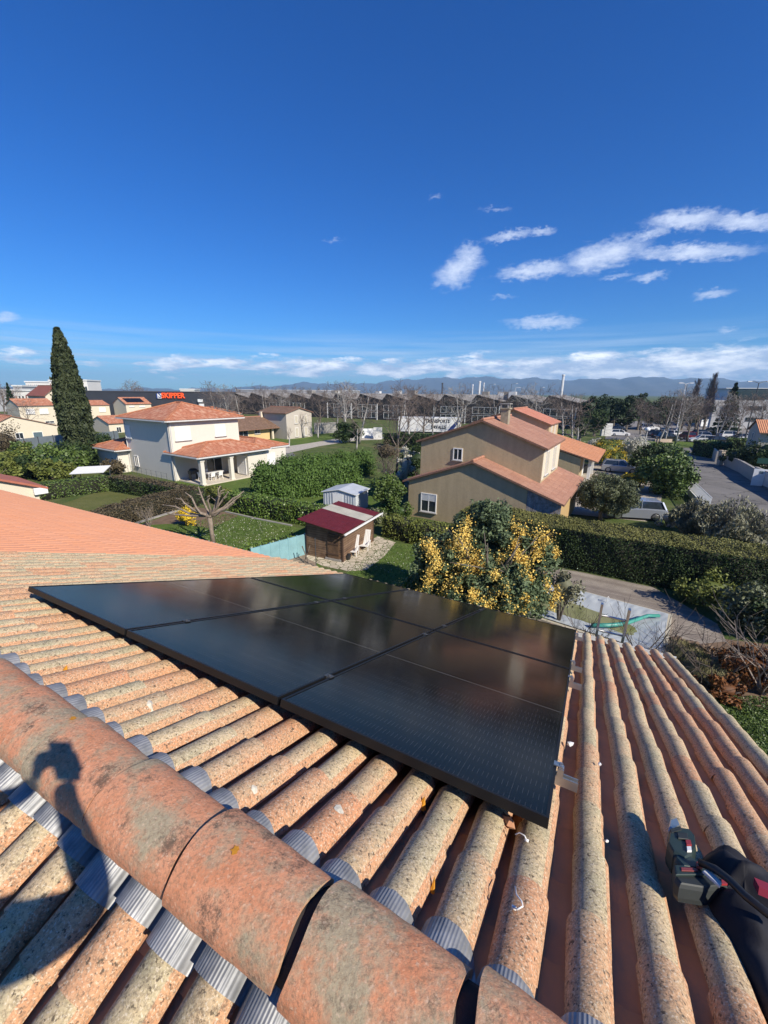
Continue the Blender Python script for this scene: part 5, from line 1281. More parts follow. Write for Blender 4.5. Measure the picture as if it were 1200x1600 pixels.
    A = g(622, 681); d = (B_-A); L = np.linalg.norm(d); ang = math.atan2(d[1], d[0]); r = thing('semi_trailer', 'white lorry trailer lettered TRANSPORTS LAVALLE behind the dark hedge', 'trailer', A, ang)
    z1 = H_(A, 622, 651.5); mb = MB(); mb.box((0, 0, 1.0), (L, 2.5, z1)); mb.build('box_body', plain('white_tarpaulin', (.78, .78, .77), .5, .08, .6), r)
    mb = MB(); mb.extr([(L*.80, -.02, 1.35), (L*.955, -.02, z1-.35), (L*.985, -.02, z1-.35), (L*.985, -.02, z1-.9), (L*.88, -.02, 1.35)], (0, .015, 0)); mb.build('dark_stripe', plain('sign_navy', (.03, .05, .2), .5), r)
    Mt = plain('lettering_black', (.02, .02, .03), .5, .05); hh = z1-1.0
    def at2(px): return along(A, d[:2]/L, px)
    x0, x1 = at2(664), at2(701.5)
    t = text_mesh('TRANSPORTS', hh*.34, Mt, r, (x0, -.03, z1-hh*.36), (R_(90), 0, 0), offset=.02); t.scale = ((x1-x0)/t.dimensions.x, 1, 1)
    t = text_mesh('LAVALLE', hh*.34, Mt, r, (x0+(x1-x0)*.24, -.03, z1-hh*.78), (R_(90), 0, 0), offset=.02); t.scale = ((x1-x0)*.62/t.dimensions.x, 1, 1)
    for k in range(3): mb = MB(); mb.lathe((L*.66+k*1.25, .25, .5), [(.5, 0), (.5, .3)], 14, 'y'); mb.build('wheel', M_rubber, r)
    mb = MB(); mb.box((.6, .4, .7), (L-.3, 2.1, .99)); mb.build('chassis', M_dgrey, r)
    # right-hand office building
    C = g(1108, 668); r = thing('office_building', 'long white office building with a glazed upper floor, far right', 'building', C, R_(-20)); z = H_(C, 1112, 606)
    mb = MB(); mb.box((0, 0, 0), (85, 20, z*.70)); mb.build('wall', plain('pale_concrete', (.52, .51, .49), .8, .12, .2), r)
    mb = MB(); mb.box((3, 1.2, z*.701), (84, 19, z*.985)); mb.build('upper_floor', plain('pale_blue_cladding', (.42, .52, .60), .4, .1, .2), r)
    mb = MB(); mb.box((2, .2, z*.985), (86, 20, z)); mb.build('roof', M_white, r)
    rr = random.Random(2)
    for k in range(16):
        if k in (4, 9, 12): continue
        x = 4+k*5; mb = MB(); mb.box((x, 1.14, z*.76), (x+3.2, 1.195, z*.93)); mb.build('window', [M_glass, M_gut][rr.random() > .6], r)
    mb = MB(); mb.box((3, -.06, z*.72), (12, -.01+1.2, z*.96)); mb.build('dark_glazing', M_glass, r)
    for k in range(14): mb = MB(); mb.box((2+k*6, -.08, z*.18), (6+k*6, -.01, z*.28)); mb.box((2+k*6, -.08, z*.46), (6+k*6, -.01, z*.56)); mb.build('window_band', M_glass, r)
    # apartment blocks far left
    def block(pl, pr, pt, dist_py, lb, col, nx, ny, dep=14):
        A = g(pl, dist_py); B_ = g(pr, dist_py); L = np.linalg.norm(B_-A); d = (B_-A)/L; r = thing('apartment_block', lb, 'building', A, math.atan2(d[1], d[0])); z = H_(A, pl, pt)
        mb = MB(); mb.box((0, 0, 0), (L, dep, z)); mb.build('wall', col, r); mb = MB(); mb.box((-.3, -.3, z), (L+.3, dep+.3, z+.6)); mb.build('roof', M_gut, r)
        for j in range(ny):
            for i in range(nx):
                x = L*(i+.25)/nx; zz = z*(.45+.5*(j+.15)/ny); mb = MB(); mb.box((x, -.12, zz), (x+L*.45/nx, -.02, zz+z*.28/ny)); mb.build('window', M_glass if (i+j) % 3 else plain('rust_balcony', (.35, .2, .15), .7), r)
    wapt = plain('white_apartment_wall', (.70, .68, .64), .8, .1, .1); gapt = plain('grey_apartment_wall', (.40, .40, .41), .8, .15, .1)
    block(49, 86, 597.5, 640, 'white apartment block with many balconies on the skyline, far left', wapt, 12, 4)
    block(86, 100, 595.5, 641, 'taller cream end tower of the skyline apartments, left of the cypress', wapt, 4, 4)
    block(127, 144, 595, 640, 'plain white block on the skyline right of the cypress', wapt, 3, 1)
    block(-30, 28, 610, 643, 'grey apartment block at the left border behind bare trees', gapt, 8, 3)
    block(29, 43, 604, 644, 'small dark topped block left of the skyline apartments', gapt, 3, 2)
    block(30, 56, 611, 650, 'low white flat roofed building behind the two storey house', wapt, 5, 1)
    block(136, 177, 617.5, 648, 'low white building between the cypress and the dark warehouse', wapt, 5, 1)
    block(285, 307, 609, 638, 'tiny white roof building above the dark warehouse', wapt, 4, 1)
    block(1168, 1230, 622, 655, 'low grey building at the right border behind the birches', gapt, 6, 2)
    # garden walls, fences and gates
    def wall(pxs, h, mat, nm, lb, cat, th=.2, posts=0, cap=None):
        P = [g(*p) for p in pxs]; r = thing(nm, lb, cat, P[0])
        mb = MB(); mp = MB(); mc_ = MB()
        for p, q in zip(P[:-1], P[1:]):
            L = np.linalg.norm(q-p); d = (q-p)/L; nn = np.array([-d[1], d[0], 0]); mb.obox((p+q)/2-P[0]+[0, 0, h/2], d*L/2, nn*th/2, np.array([0, 0, h/2]))
            if cap: mc_.obox((p+q)/2-P[0]+[0, 0, h+.03], d*L/2, nn*(th/2+.04), np.array([0, 0, .03]))
            if posts:
                for k in range(int(L/posts)+1):
                    m2 = MB(); m2.obox(p-P[0]+d*k*posts+[0, 0, h*.52], d*.06, nn*(th/2+.04), np.array([0, 0, h*.52])); m2.build('post', M_dgrey, r)
        mb.build('panel' if posts else 'wall', mat, r)
        if cap: mc_.build('coping', cap, r)
        return r
    wall([(14, 706), (62, 699.5), (112, 693)], 1.7, plain('grey_fence_panel', (.17, .20, .22), .6, .2, .6), 'panel_fence', 'grey panel fence with posts in front of the low gable house', 'fence', .06, 2.6)
    wall([(146, 692), (186, 686)], 1.6, _mats['grey_fence_panel'], 'panel_fence', 'grey panel fence between the cypress and the white villa', 'fence', .06, 2.6)
    wall([(-30, 770), (16, 706)], 1.7, _mats['grey_fence_panel'], 'panel_fence', 'grey panel fence at the left border running towards us', 'fence', .06, 2.6)
    wall([(491, 678), (528, 676)], 2.4, M_concrete, 'concrete_wall', 'grey concrete wall between the pollarded trees and the dark shrub', 'wall')
    r = wall([(562, 684.5), (588, 684)], 1.9, M_white, 'gate', 'white double gate at the end of the pale path', 'gate', .08)
    wall([(583.5, 686), (597, 686)], 2.3, W_white, 'gate_pillar', 'white gate pillar wall right of the white gate', 'wall', .5)
    wall([(590, 700), (655, 712)], .5, M_concrete, 'low_wall', 'low pale wall beside the leafy creeper behind the beige house', 'wall')
    wall([(1176, 752), (1240, 783), (1340, 838)], 1.55, W_white, 'garden_wall', 'pale rendered street wall with a white gate at the right border', 'wall', .22, cap=M_concrete)
    wall([(1132, 727), (1155, 738), (1176, 752)], 1.35, W_pale, 'garden_wall', 'shaded grey street wall between the gate pillar and the white wall', 'wall', .22, cap=M_concrete)
    wall([(1099, 700), (1107, 709), (1118, 722)], 1.5, W_pale, 'garden_wall', 'low shaded wall under the boxy street hedge', 'wall', .2)
    p = g(1124, 727); mb = MB(); mb.box((-.25, -.25, 0), (.25, .25, 1.9)); mb.box((-.32, -.32, 1.9), (.32, .32, 2.0)); o = mb.build('gate_pillar', plain('sandstone_pillar', (.50, .42, .33), .85, .2)); o.location = tuple(p); tag(o, 'sandstone gate pillar at the corner of the street hedge', 'pillar')
    p = g(1186, 759); r = thing('service_gate', 'small white door panel set in the street wall at the right', 'gate', p, R_(-28)); mb = MB(); mb.box((-.75, -.2, 0), (.75, -.115, 1.75)); mb.build('panel', M_white, r); mb = MB(); mb.box((-.3, -.215, 1.3), (.0, -.2005, 1.55)); mb.build('letterbox', M_bluesh, r)
    # dark green screen behind the wall
    p = g(1185, 748); mb = MB(); mb.obox(E31*1.2+[0, 0, 1.9], E31*1.5, F31*.05, np.array([0, 0, .3])); o = mb.build('windbreak', plain('green_screen', (.01, .07, .05), .7)); o.location = tuple(p+F31*1.0); tag(o, 'dark green windbreak netting above the white street wall', 'screen')
    # white palisade fence by the grey bushes
    A, B_ = g(1072, 768), g(1106, 806); L = np.linalg.norm(B_-A); d = (B_-A)/L; r = thing('metal_fence', 'white barred garden fence between the big hedge and the grey bushes', 'fence', A, math.atan2(d[1], d[0]))
    mb = MB(); mb.box((0, -.12, 0), (L, .12, .5)); mb.build('wall', M_white, r)
    for k in range(int(L/.16)): mb = MB(); mb.box((k*.16, -.02, .5), (k*.16+.05, .02, 1.45)); mb.build('bar', M_white, r)
    for z in (.58, 1.4): mb = MB(); mb.box((0, -.025, z), (L, .025, z+.05)); mb.build('rail', M_white, r)
industry()

# ================================================================== STREET FURNITURE AND VEHICLES
def furniture():
    p = g(1052, 728); r = thing('street_lamp', 'small street lamp with a white conical shade beside the big hedge', 'street lamp', p); h = H_(p, 1056, 707)
    mb = MB(); mb.tube([(0, 0, 0), (0, 0, h-.1)], .05, 8); mb.build('post', M_gut, r); mb = MB(); mb.lathe((0, 0, h-.15), [(.42, 0), (.40, .08), (.22, .38), (.1, .44), (.0, .45)], 14); mb.build('lamp_shade', M_white, r)
    p = g(1006, 704); r = thing('street_lamp', 'small globe lamp post on the verge before the parked cars', 'street lamp', p); mb = MB(); mb.tube([(0, 0, 0), (0, 0, 3.2)], .06, 8); mb.build('post', M_gut, r); mb = MB(); mb.blob((0, 0, 3.5), (.42, .42, .35), 1, 0, 2); mb.build('lamp_globe', M_white, r)
    def mast(px, pb, ptop, lb, arm=1.6, two=False, col=M_dgrey, name='lamp_post', cat='lamp post'):
        p = g(px, pb); r = thing(name, lb, cat, p); h = zat(px, ptop, p); mb = MB(); mb.tube([(0, 0, 0), (0, 0, h)], [.13, .07], 8); mb.build('post', col, r)
        for s in ((-1, 1) if two else (1,)):
            mb = MB(); mb.tube([(0, 0, h-.1), (s*arm*.5, 0, h+.15), (s*arm, 0, h+.2)], .05, 6); a = mb.build('arm', col, r); mb = MB(); mb.obox((s*arm+.3*s, 0, h+.2), (.42, 0, 0), (0, .14, 0), (0, 0, .07)); mb.build('lamp_head', M_gut, a)
    mast(1055, 682, 600, 'tall pale lamp post with a crossbar, among the birches of the car park', .9, True, M_gut)
    mast(1163, 690, 598, 'tall dark lamp post leaning over the car park at the right', 1.6, True)
    mast(761, 648, 601, 'lamp post behind the factory, left of the two slim ones', 2, col=M_dgrey); mast(795, 648, 600, 'lamp post behind the factory, right of the middle', 2)
    mast(801.5, 648, 606, 'shorter grey lamp post behind the factory next to a taller one', 1.5, col=M_gut); mast(840, 648, 606, 'thin pole behind the factory near the white chimney', 1)
    # parking totem and signs
    p = g(946, 681); r = thing('totem', 'pale upright concrete sign slab at the car park entrance', 'sign', p); mb = MB(); h = H_(p, 948, 661.5); mb.box((-1.1, -.35, 0), (1.1, .35, h)); mb.box((-.5, -.45, 0), (.5, -.351, h*.9)); mb.build('slab', plain('pale_stone', (.60, .60, .58), .7, .15), r)
    p = g(1098, 672); r = thing('sign_board', 'white upright sign board behind the parked cars', 'sign', p); h = H_(p, 1099, 655); mb = MB(); mb.box((-.9, -.1, h*.35), (.9, .1, h)); mb.build('board', M_white, r); mb = MB(); mb.tube([(0, 0, 0), (0, 0, h*.34)], .1, 6); mb.build('post', M_dgrey, r); mb = MB(); mb.box((-.4, -.12, h*.75), (.4, -.101, h*.85)); mb.build('mark', M_dgrey, r)
    for k, (px, py, lb) in enumerate(((1083, 711, 'dark bollard at the street corner, left one'), (1089.5, 709, 'taller dark bollard at the street corner, beside the hedge wall'))):
        p = g(px, py); mb = MB(); mb.lathe((0, 0, 0), [(.09, 0), (.08, 1.0+.5*k), (.1, 1.02+.5*k), (.06, 1.12+.5*k)], 8); o = mb.build('bollard', M_dgrey); o.location = tuple(p); tag(o, lb, 'bollard', 'bollards at the street corner')
    p = g(1058, 689); mb = MB(); mb.box((-1.6, -.3, .35), (1.6, .3, .45)); mb.box((-1.4, -.25, 0), (-1.2, .25, .35)); mb.box((1.2, -.25, 0), (1.4, .25, .35)); mb.box((-1.6, .2, .45), (1.6, .28, .95)); o = mb.build('bench', plain('pale_wood', (.5, .40, .3), .7)); o.location = tuple(g(1037, 694)); tag(o, 'pale wooden bench on the verge in front of the dark parked cars', 'bench')
    p = g(912, 739); r = thing('bin', 'dark wheelie bin beside the porch of the orange roofed house', 'bin', p); mb = MB(); mb.extr([(-.28, -.3, .1), (.28, -.3, .1), (.34, -.3, 1.0), (-.34, -.3, 1.0)], (0, .62, 0)); mb.build('body', M_black, r); mb = MB(); mb.obox((0, .02, 1.04), (.36, 0, 0), (0, .36, 0), (0, 0, .04)); mb.build('lid', M_dgrey, r)
furniture()

def make_car(color, name='parked_car', kind='hatch', metal=.5):
    paint = material('car_paint_%d' % len(_mats), lambda nt, bs: (setattr(bs.inputs['Base Color'], 'default_value', rgb(color)), setattr(bs.inputs['Metallic'], 'default_value', metal), setattr(bs.inputs['Roughness'], 'default_value', .28), setattr(bs.inputs['Coat Weight'], 'default_value', .7)))
    r = bpy.data.objects.new(name, None); COL.objects.link(r)
    L, W, H = (4.1, .86, 1.46) if kind == 'hatch' else (4.4, .9, 1.62) if kind == 'suv' else (4.5, .87, 1.42)
    h = L/2; b = .62*H   # belt line
    low = [(-h, .32), (-h+.02, b*.92), (-h+.10, b*1.0), (-h*.25, b*1.02), (h*.40, b*.99), (h*.78, b*.86), (h*.97, b*.66), (h, .45), (h-.06, .24), (h-.35, .2), (-h+.3, .2), (-h+.05, .26)]
    mb = MB(); secs = [(-W, .90), (-W*.985, .97), (-W*.9, 1.0), (0, 1.012), (W*.9, 1.0), (W*.985, .97), (W, .90)]
    # side arches cut by shaping the lower line
    def prof(scale):
        out = []
        for x, z in low: out.append((x*(.985 if scale < .95 else (.995 if scale < .99 else 1)), .2+(z-.2)*(scale if z > .5 else 1)))
        return out
    n = len(low); vs = []; 
    for y, s in secs: vs += [(x, y, z) for x, z in prof(s)]
    fs = [(k*n+i, k*n+(i+1) % n, (k+1)*n+(i+1) % n, (k+1)*n+i) for k in range(len(secs)-1) for i in range(n)]+[tuple(range(n)), tuple(range((len(secs)-1)*n, len(secs)*n))[::-1]]
    mb.add(vs, fs)
    xr0, xr1 = (-h*.80, h*.12) if kind != 'saloon' else (-h*.45, h*.12)
    rb0, rb1 = (-h*.93, h*.46) if kind != 'saloon' else (-h*.78, h*.46)
    yr = W*.74; zr = H-.035
    mb.add([(xr0, -yr, zr), (xr1, -yr, zr), (xr1, yr, zr), (xr0, yr, zr), (xr0+.08, -yr*.85, H), (xr1-.1, -yr*.85, H), (xr1-.1, yr*.85, H), (xr0+.08, yr*.85, H)], [(0, 3, 2, 1), (4, 5, 6, 7), (0, 1, 5, 4), (1, 2, 6, 5), (2, 3, 7, 6), (3, 0, 4, 7)])
    for s in (-1, 1):   # pillars
        for (xa, xb) in ((rb0, xr0), (rb1, xr1), (-h*.12, -h*.14)): mb.tube([(xa, s*W*.93, b*.98), (xb, s*yr*1.0, zr)], .045 if xa != rb0 else .075, 4)
        mb.obox((h*.33, s*(W+.09), b*1.04), (.06, 0, 0), (0, .09, 0), (0, 0, .06))
    mb.build('body', paint, r)
    mb = MB(); mb.add([(rb0+.03, -W*.90, b*.97), (rb1-.03, -W*.90, b*.97), (rb1-.03, W*.90, b*.97), (rb0+.03, W*.90, b*.97), (xr0+.02, -yr*.97, zr-.002), (xr1-.02, -yr*.97, zr-.002), (xr1-.02, yr*.97, zr-.002), (xr0+.02, yr*.97, zr-.002)], [(0, 1, 5, 4), (1, 2, 6, 5), (2, 3, 7, 6), (3, 0, 4, 7)])
    mb.build('windows', M_glass, r)
    for sx in (-h*.62, h*.62):
        for s in (-1, 1):
            mb = MB(); y0 = s*(W-.17); mb.lathe((sx, y0, .32), [(.10, 0), (.29, 0), (.325, s*.04), (.325, s*.16), (.29, s*.195), (.2, s*.195)], 18, 'y'); w = mb.build('wheel', M_rubber, r)
            m2 = MB(); m2.lathe((sx, y0+s*.196, .32), [(.05, s*.012), (.21, s*.004), (.215, 0)], 14, 'y'); m2.build('rim', M_alu, w)
    for s in (-1, 1):
        mb = MB(); mb.obox((h*.93, s*W*.74, b*.72), (.05, s*-.02, -.03), (0, .15, 0), (0, 0, .07)); mb.build('headlight', M_gut, r)
        mb = MB(); mb.obox((-h+.0, s*W*.82, b*.80), (.035, 0, 0), (0, .12, 0), (0, 0, .10)); mb.build('tail_light', M_red, r)
    mb = MB(); mb.box((-h-.02, -.26, .52), (-h+.01, .26, .64)); mb.build('number_plate', M_white, r)
    return r
def cars():
    silver, white, dark, blue, red, grey = (.45, .47, .50), (.70, .70, .70), (.02, .022, .025), (.02, .04, .08), (.22, .02, .02), (.12, .125, .13)
    def put(c, px, py, head, lb, grp=None):
        c.location = tuple(g(px, py)); c.rotation_euler = (0, 0, head); tag(c, lb, 'car', grp)
    put(make_car(silver), 968, 737.5, math.atan2(*(g(992, 738)-g(943, 734))[[1, 0]]), 'silver hatchback parked in the drive between yellow bushes and the big hedge')
    put(make_car((.42, .45, .50), kind='hatch'), 987, 808, R_(168), 'silver car whose rear shows from behind the olive tree')
    G_ = 'cars in the car park beyond the road'; protos = {}
    rows = [(967, 681, white, 'hatch', R_(-12), 'white hatchback at the left end of the car park, frontmost by the sign slab'), (964, 675, dark, 'hatch', R_(-12), 'dark hatchback right behind the white one at the car park entrance'), (961, 671.5, blue, 'suv', R_(-12), 'dark blue car, second behind the white hatchback'), (959, 668, grey, 'hatch', R_(-12), 'grey car, farthest back in the left row'),
            (1014, 672, white, 'suv', R_(-10), 'white van like car alone behind the birch trunks'), (1021, 681, grey, 'hatch', R_(40), 'grey car at the left of the middle row under the birches'), (1031, 684, dark, 'hatch', R_(30), 'dark car next to the grey one in the middle row'), (1040, 681, silver, 'hatch', R_(30), 'silver car behind the dark ones in the middle row'),
            (1044, 689, dark, 'suv', R_(-8), 'large black estate car seen side on in the middle row'), (1053, 682, white, 'hatch', R_(30), 'white car behind the black estate car'), (1073, 686, red, 'suv', R_(80), 'dark red car between the black estate and the white cars'),
            (1092, 685, silver, 'hatch', R_(150), 'silver car behind the white one at the right of the red car'), (1095, 691, white, 'hatch', R_(160), 'white car just right of the red car'), (1088, 681, grey, 'hatch', R_(160), 'grey car farthest back right of the red car'), (1117, 693, dark, 'saloon', R_(165), 'black saloon at the front beside the boxy hedge'),
            (1108, 678, blue, 'hatch', R_(160), 'dark blue car at the left of the rear right row'), (1119, 679, grey, 'suv', R_(160), 'grey car in the middle of the rear right row'), (1132, 680, dark, 'suv', R_(160), 'dark car behind the white sports utility in the right row'), (1142, 685, white, 'suv', R_(-14), 'white sports utility car in the right row'),
            (1157, 688, dark, 'saloon', R_(160), 'black car right of the white sports utility'), (1169, 689, white, 'hatch', R_(160), 'small white car behind the roof of the right border house')]
    for px, py, col, kd, hd, lb in rows:
        key = (col, kd)
        if key not in protos: protos[key] = make_car(col, kind=kd, metal=.0 if col in (white, red) else .4); c = protos[key]
        else: c = copy_tree(protos[key])
        put(c, px, py, hd, lb, G_)
cars()

# ================================================================== VEGETATION
def clump_points(n, c, r, nclump, spread, shell=.55, seed=0, flat_bottom=False):
    rr = np.random.default_rng(seed); c = np.array(c, float); r = np.array(r if hasattr(r, '__len__') else (r, r, r), float)
    d = rr.normal(size=(nclump, 3)); d /= np.linalg.norm(d, axis=1)[:, None]; q = rr.uniform(shell, 1, nclump)[:, None]**.6
    if flat_bottom: d[:, 2] = np.abs(d[:, 2])*1.1-.15
    cc = c+d*q*r*.86
    k = rr.integers(0, nclump, n); off = rr.normal(size=(n, 3)); off /= np.linalg.norm(off, axis=1)[:, None]+1e-9
    off *= rr.random((n, 1))**.45
    sz = rr.uniform(.6, 1.25, nclump)
    P = cc[k]+off*(spread*sz[k])[:, None]
    tone = np.clip(rr.random(n)*.55+rr.random(nclump)[k]*.45, 0, 1)
    return P, tone, off
LEAF = {
 'leyland': foliage('bright_conifer_leaves', (.03, .065, .012), (.12, .20, .04)),
 'laurel': foliage('laurel_leaves', (.035, .07, .012), (.17, .25, .045), .4, .35),
 'dark': foliage('dark_evergreen_leaves', (.012, .026, .008), (.058, .09, .024)),
 'cypress': foliage('cypress_leaves', (.015, .026, .011), (.080, .095, .038)),
 'mid': foliage('green_shrub_leaves', (.032, .062, .014), (.14, .20, .042), .5, .4),
 'yellowish': foliage('yellow_green_leaves', (.06, .08, .015), (.20, .22, .05)),
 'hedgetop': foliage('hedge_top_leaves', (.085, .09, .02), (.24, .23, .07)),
 'brown': foliage('brown_hedge_twigs', (.055, .042, .025), (.13, .105, .06)),
 'olive': foliage('olive_leaves', (.05, .065, .03), (.20, .215, .11), .5, .3),
 'grey': foliage('grey_green_leaves', (.12, .12, .07), (.30, .29, .19)),
 'mimosa': foliage('mimosa_leaves', (.040, .065, .030), (.17, .22, .11)),
 'blossom': foliage('yellow_blossom', (.68, .42, .07), (.90, .69, .21), .8, .1),
 'forsythia': foliage('forsythia_blossom', (.55, .36, .02), (.80, .60, .06), .8, .1),
 'white': foliage('white_blossom', (.32, .31, .24), (.62, .60, .52), .8, .1),
 'rust': foliage('rusty_leaves', (.09, .035, .012), (.25, .10, .03)),
 'straw': foliage('straw_blades', (.12, .11, .04), (.34, .30, .14)),
 'pine': foliage('pine_needles', (.012, .026, .012), (.04, .065, .028)),
}
def hedge(pxs, width, h, leaf, lb, size=.13, dens=150, toff=0, cat='hedge', uneven=.06, top=None, world=None, sidevec=None, topleaf=None, base_bright=0):
    "clipped hedge: solid twiggy core with leaves standing proud on every side; pxs = foot of the front face"
    P = [g(*p) for p in pxs] if world is None else world; O = P[0]; core = MB(); pts, tns, nr, mi = [], [], [], []
    for p, q in zip(P[:-1], P[1:]):
        L = np.linalg.norm(q-p); d = (q-p)/L; nn = np.array([-d[1], d[0], 0]);
        if nn@(p-CAMP*[1, 1, 0]) < 0: nn = -nn
        a = .05; c0 = p-O+nn*a; 
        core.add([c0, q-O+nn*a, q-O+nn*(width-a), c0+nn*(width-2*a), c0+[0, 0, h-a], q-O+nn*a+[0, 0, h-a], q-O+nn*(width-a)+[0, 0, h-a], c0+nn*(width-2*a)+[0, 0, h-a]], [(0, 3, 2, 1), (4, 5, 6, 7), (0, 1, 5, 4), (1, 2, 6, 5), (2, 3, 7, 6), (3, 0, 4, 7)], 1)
        def surf(n, f, nv, m_):
            u = RNG.random(n)*L; v = RNG.random(n); X = f(u, v); w = uneven*(np.sin(u*2.1+v*3)+np.sin(u*5.3+1+v*5))*.5
            X = X+np.outer(w+RNG.normal(size=n)*size*.35, nv); pts.append(X-O); nr.append(np.tile(nv, (n, 1)))
            tns.append(np.clip(RNG.random(n)*.7+.3*(.5+.5*np.sin(u*3.1+7*v+np.sin(u*1.3)*2)), 0, 1)); mi.append(np.full(n, m_))
        u3 = lambda u: p[None]+np.outer(u, d)
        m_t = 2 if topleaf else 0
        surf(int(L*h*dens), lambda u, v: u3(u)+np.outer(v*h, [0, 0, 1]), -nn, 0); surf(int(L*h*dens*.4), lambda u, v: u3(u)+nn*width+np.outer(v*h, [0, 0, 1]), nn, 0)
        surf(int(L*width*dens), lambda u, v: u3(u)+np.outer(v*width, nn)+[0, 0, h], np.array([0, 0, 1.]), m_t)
        for e_, s_ in ((p, -1), (q, 1)):
            n = int(width*h*dens); X = e_+np.outer(RNG.random(n)*width, nn)+np.outer(RNG.random(n)*h, [0, 0, 1])+np.outer(RNG.normal(size=n)*size*.35, d); pts.append(X-O); nr.append(np.tile(d*s_, (n, 1))); tns.append(RNG.random(n)); mi.append(np.zeros(n))
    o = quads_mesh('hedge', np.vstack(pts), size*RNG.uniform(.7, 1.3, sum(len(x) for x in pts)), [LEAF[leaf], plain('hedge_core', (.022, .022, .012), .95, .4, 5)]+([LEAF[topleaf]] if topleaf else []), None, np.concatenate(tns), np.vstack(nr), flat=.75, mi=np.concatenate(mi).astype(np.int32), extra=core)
    o.location = tuple(O); return tag(o, lb, cat)
def bush(px, py, r, leaf, lb, n=2500, size=.12, ncl=22, spread=None, cat='shrub', name='shrub', zc=None, mix=None, seed=None, world=None, stems=True, aspect=1.2):
    P = g(px, py) if world is None else np.array(world, float); r = np.array(r, float); seed = seed if seed is not None else int(px*7+py)
    root = thing(name, lb, cat, P); zc = zc if zc is not None else r[2]*.95
    pts, tn, nr = clump_points(n, (0, 0, zc), r, ncl, spread or r.min()*.42, .35, seed, False); pts[:, 2] = np.abs(pts[:, 2])
    core = MB(); core.blob((0, 0, zc), r*.46, seed, .18, 2, 0, tone=.05)
    quads_mesh('crown', pts, size*RNG.uniform(.7, 1.3, n), LEAF[leaf], root, tn, nr, aspect, .8, extra=core)
    if mix:
        lf, k, sz, ns = mix; p2, t2, n2 = clump_points(k, (0, 0, zc), r*1.04, ns, r.min()*.22, .75, seed+5); p2[:, 2] = np.abs(p2[:, 2]); quads_mesh('blossom', p2, sz, LEAF[lf], root, t2, n2, 1, .8)
    if stems:
        mb = MB()
        for k in range(5):
            a = k*1.3; mb.tube([(0, 0, 0), (math.cos(a)*r[0]*.25, math.sin(a)*r[1]*.25, zc*.7), (math.cos(a)*r[0]*.6, math.sin(a)*r[1]*.6, zc+r[2]*.3)], [.05, .035, .015], 5)
        mb.build('trunk', M_bark, root, True)
    return root

# bare, branching trees
def branches(mb, p, d, L, r, depth, rr, spread=.5, upw=.25, nb=(2, 4), minr=.008, seg=4, twist=.25, gaps=(.35, 1)):
    n = 3; pts = [np.array(p, float)]; dirv = np.array(d, float)
    for i in range(n):
        dirv = dirv+rr.normal(size=3)*twist*.4+np.array([0, 0, upw*.25]); dirv /= np.linalg.norm(dirv); pts.append(pts[-1]+dirv*L/n)
    mb.tube(pts, [max(minr, r*(1-.45*i/n)) for i in range(n+1)], seg if r > .03 else 3, cap=False)
    if depth <= 0: return
    for k in range(rr.integers(nb[0], nb[1]+1)):
        f = rr.uniform(*gaps); i = min(int(f*n), n-1); q = pts[i]+(pts[i+1]-pts[i])*(f*n-i)
        a = rr.normal(size=3); a -= dirv*(a@dirv); a /= np.linalg.norm(a); nd = dirv*(1-spread*.6)+a*spread+np.array([0, 0, upw*.3]); nd /= np.linalg.norm(nd)
        branches(mb, q, nd, L*rr.uniform(.55, .8), max(minr, r*.5), depth-1, rr, spread, upw, nb, minr, seg, twist, (.25, 1))
def bare_proto(seed, H=10, trunk=.14, spread=.5, mats=None, nlimb=9, depth=3, droop=.2, first=.28, name='bare_tree', double=False):
    rr = np.random.default_rng(seed); root = bpy.data.objects.new(name, None); COL.objects.link(root)
    m1, m2 = mats; mt, mbr = MB(), MB(); starts = [(0, 0)] if not double else [(0, -.16), (0, .2)]
    for _, lean in starts:
        pts = [np.array([0, 0, 0.])]; d = np.array([lean, rr.normal()*.05, 1.]); d /= np.linalg.norm(d)
        for i in range(7): d = d+rr.normal(size=3)*.06+[0, 0, .05]; d /= np.linalg.norm(d); pts.append(pts[-1]+d*H*.78/7)
        mt.tube(pts, [trunk*(1-.82*i/7) for i in range(8)], 7)
        for k in range(nlimb):
            f = first+(1-first)*(k+.5)/nlimb; i = min(int(f*7), 6); q = pts[i]+(pts[i+1]-pts[i])*(f*7-i); a = k*2.4+rr.uniform(-.4, .4)
            nd = np.array([math.cos(a)*spread, math.sin(a)*spread, .75]); nd /= np.linalg.norm(nd)
            L = H*.30*(1.25-f*.75); branches(mbr if not double or k % 2 else mt, q, nd, L, trunk*(1-.8*f)*.5, depth, rr, .6, droop, (2, 4), .012)
    mt.build('trunk', m1, root, True); mbr.build('branches', m2, root); return root
def fit(root, px, pb, pt, lb, cat, name, grp=None, H=10, rz=None, wide=1.0):
    p = g(px, pb); h = zat(px, pt, p)-0; s = h/H; root.location = tuple(p); root.scale = (s*wide, s*wide, s); root.rotation_euler = (0, 0, rz if rz is not None else px*.7); root.name = name; return tag(root, lb, cat, grp)

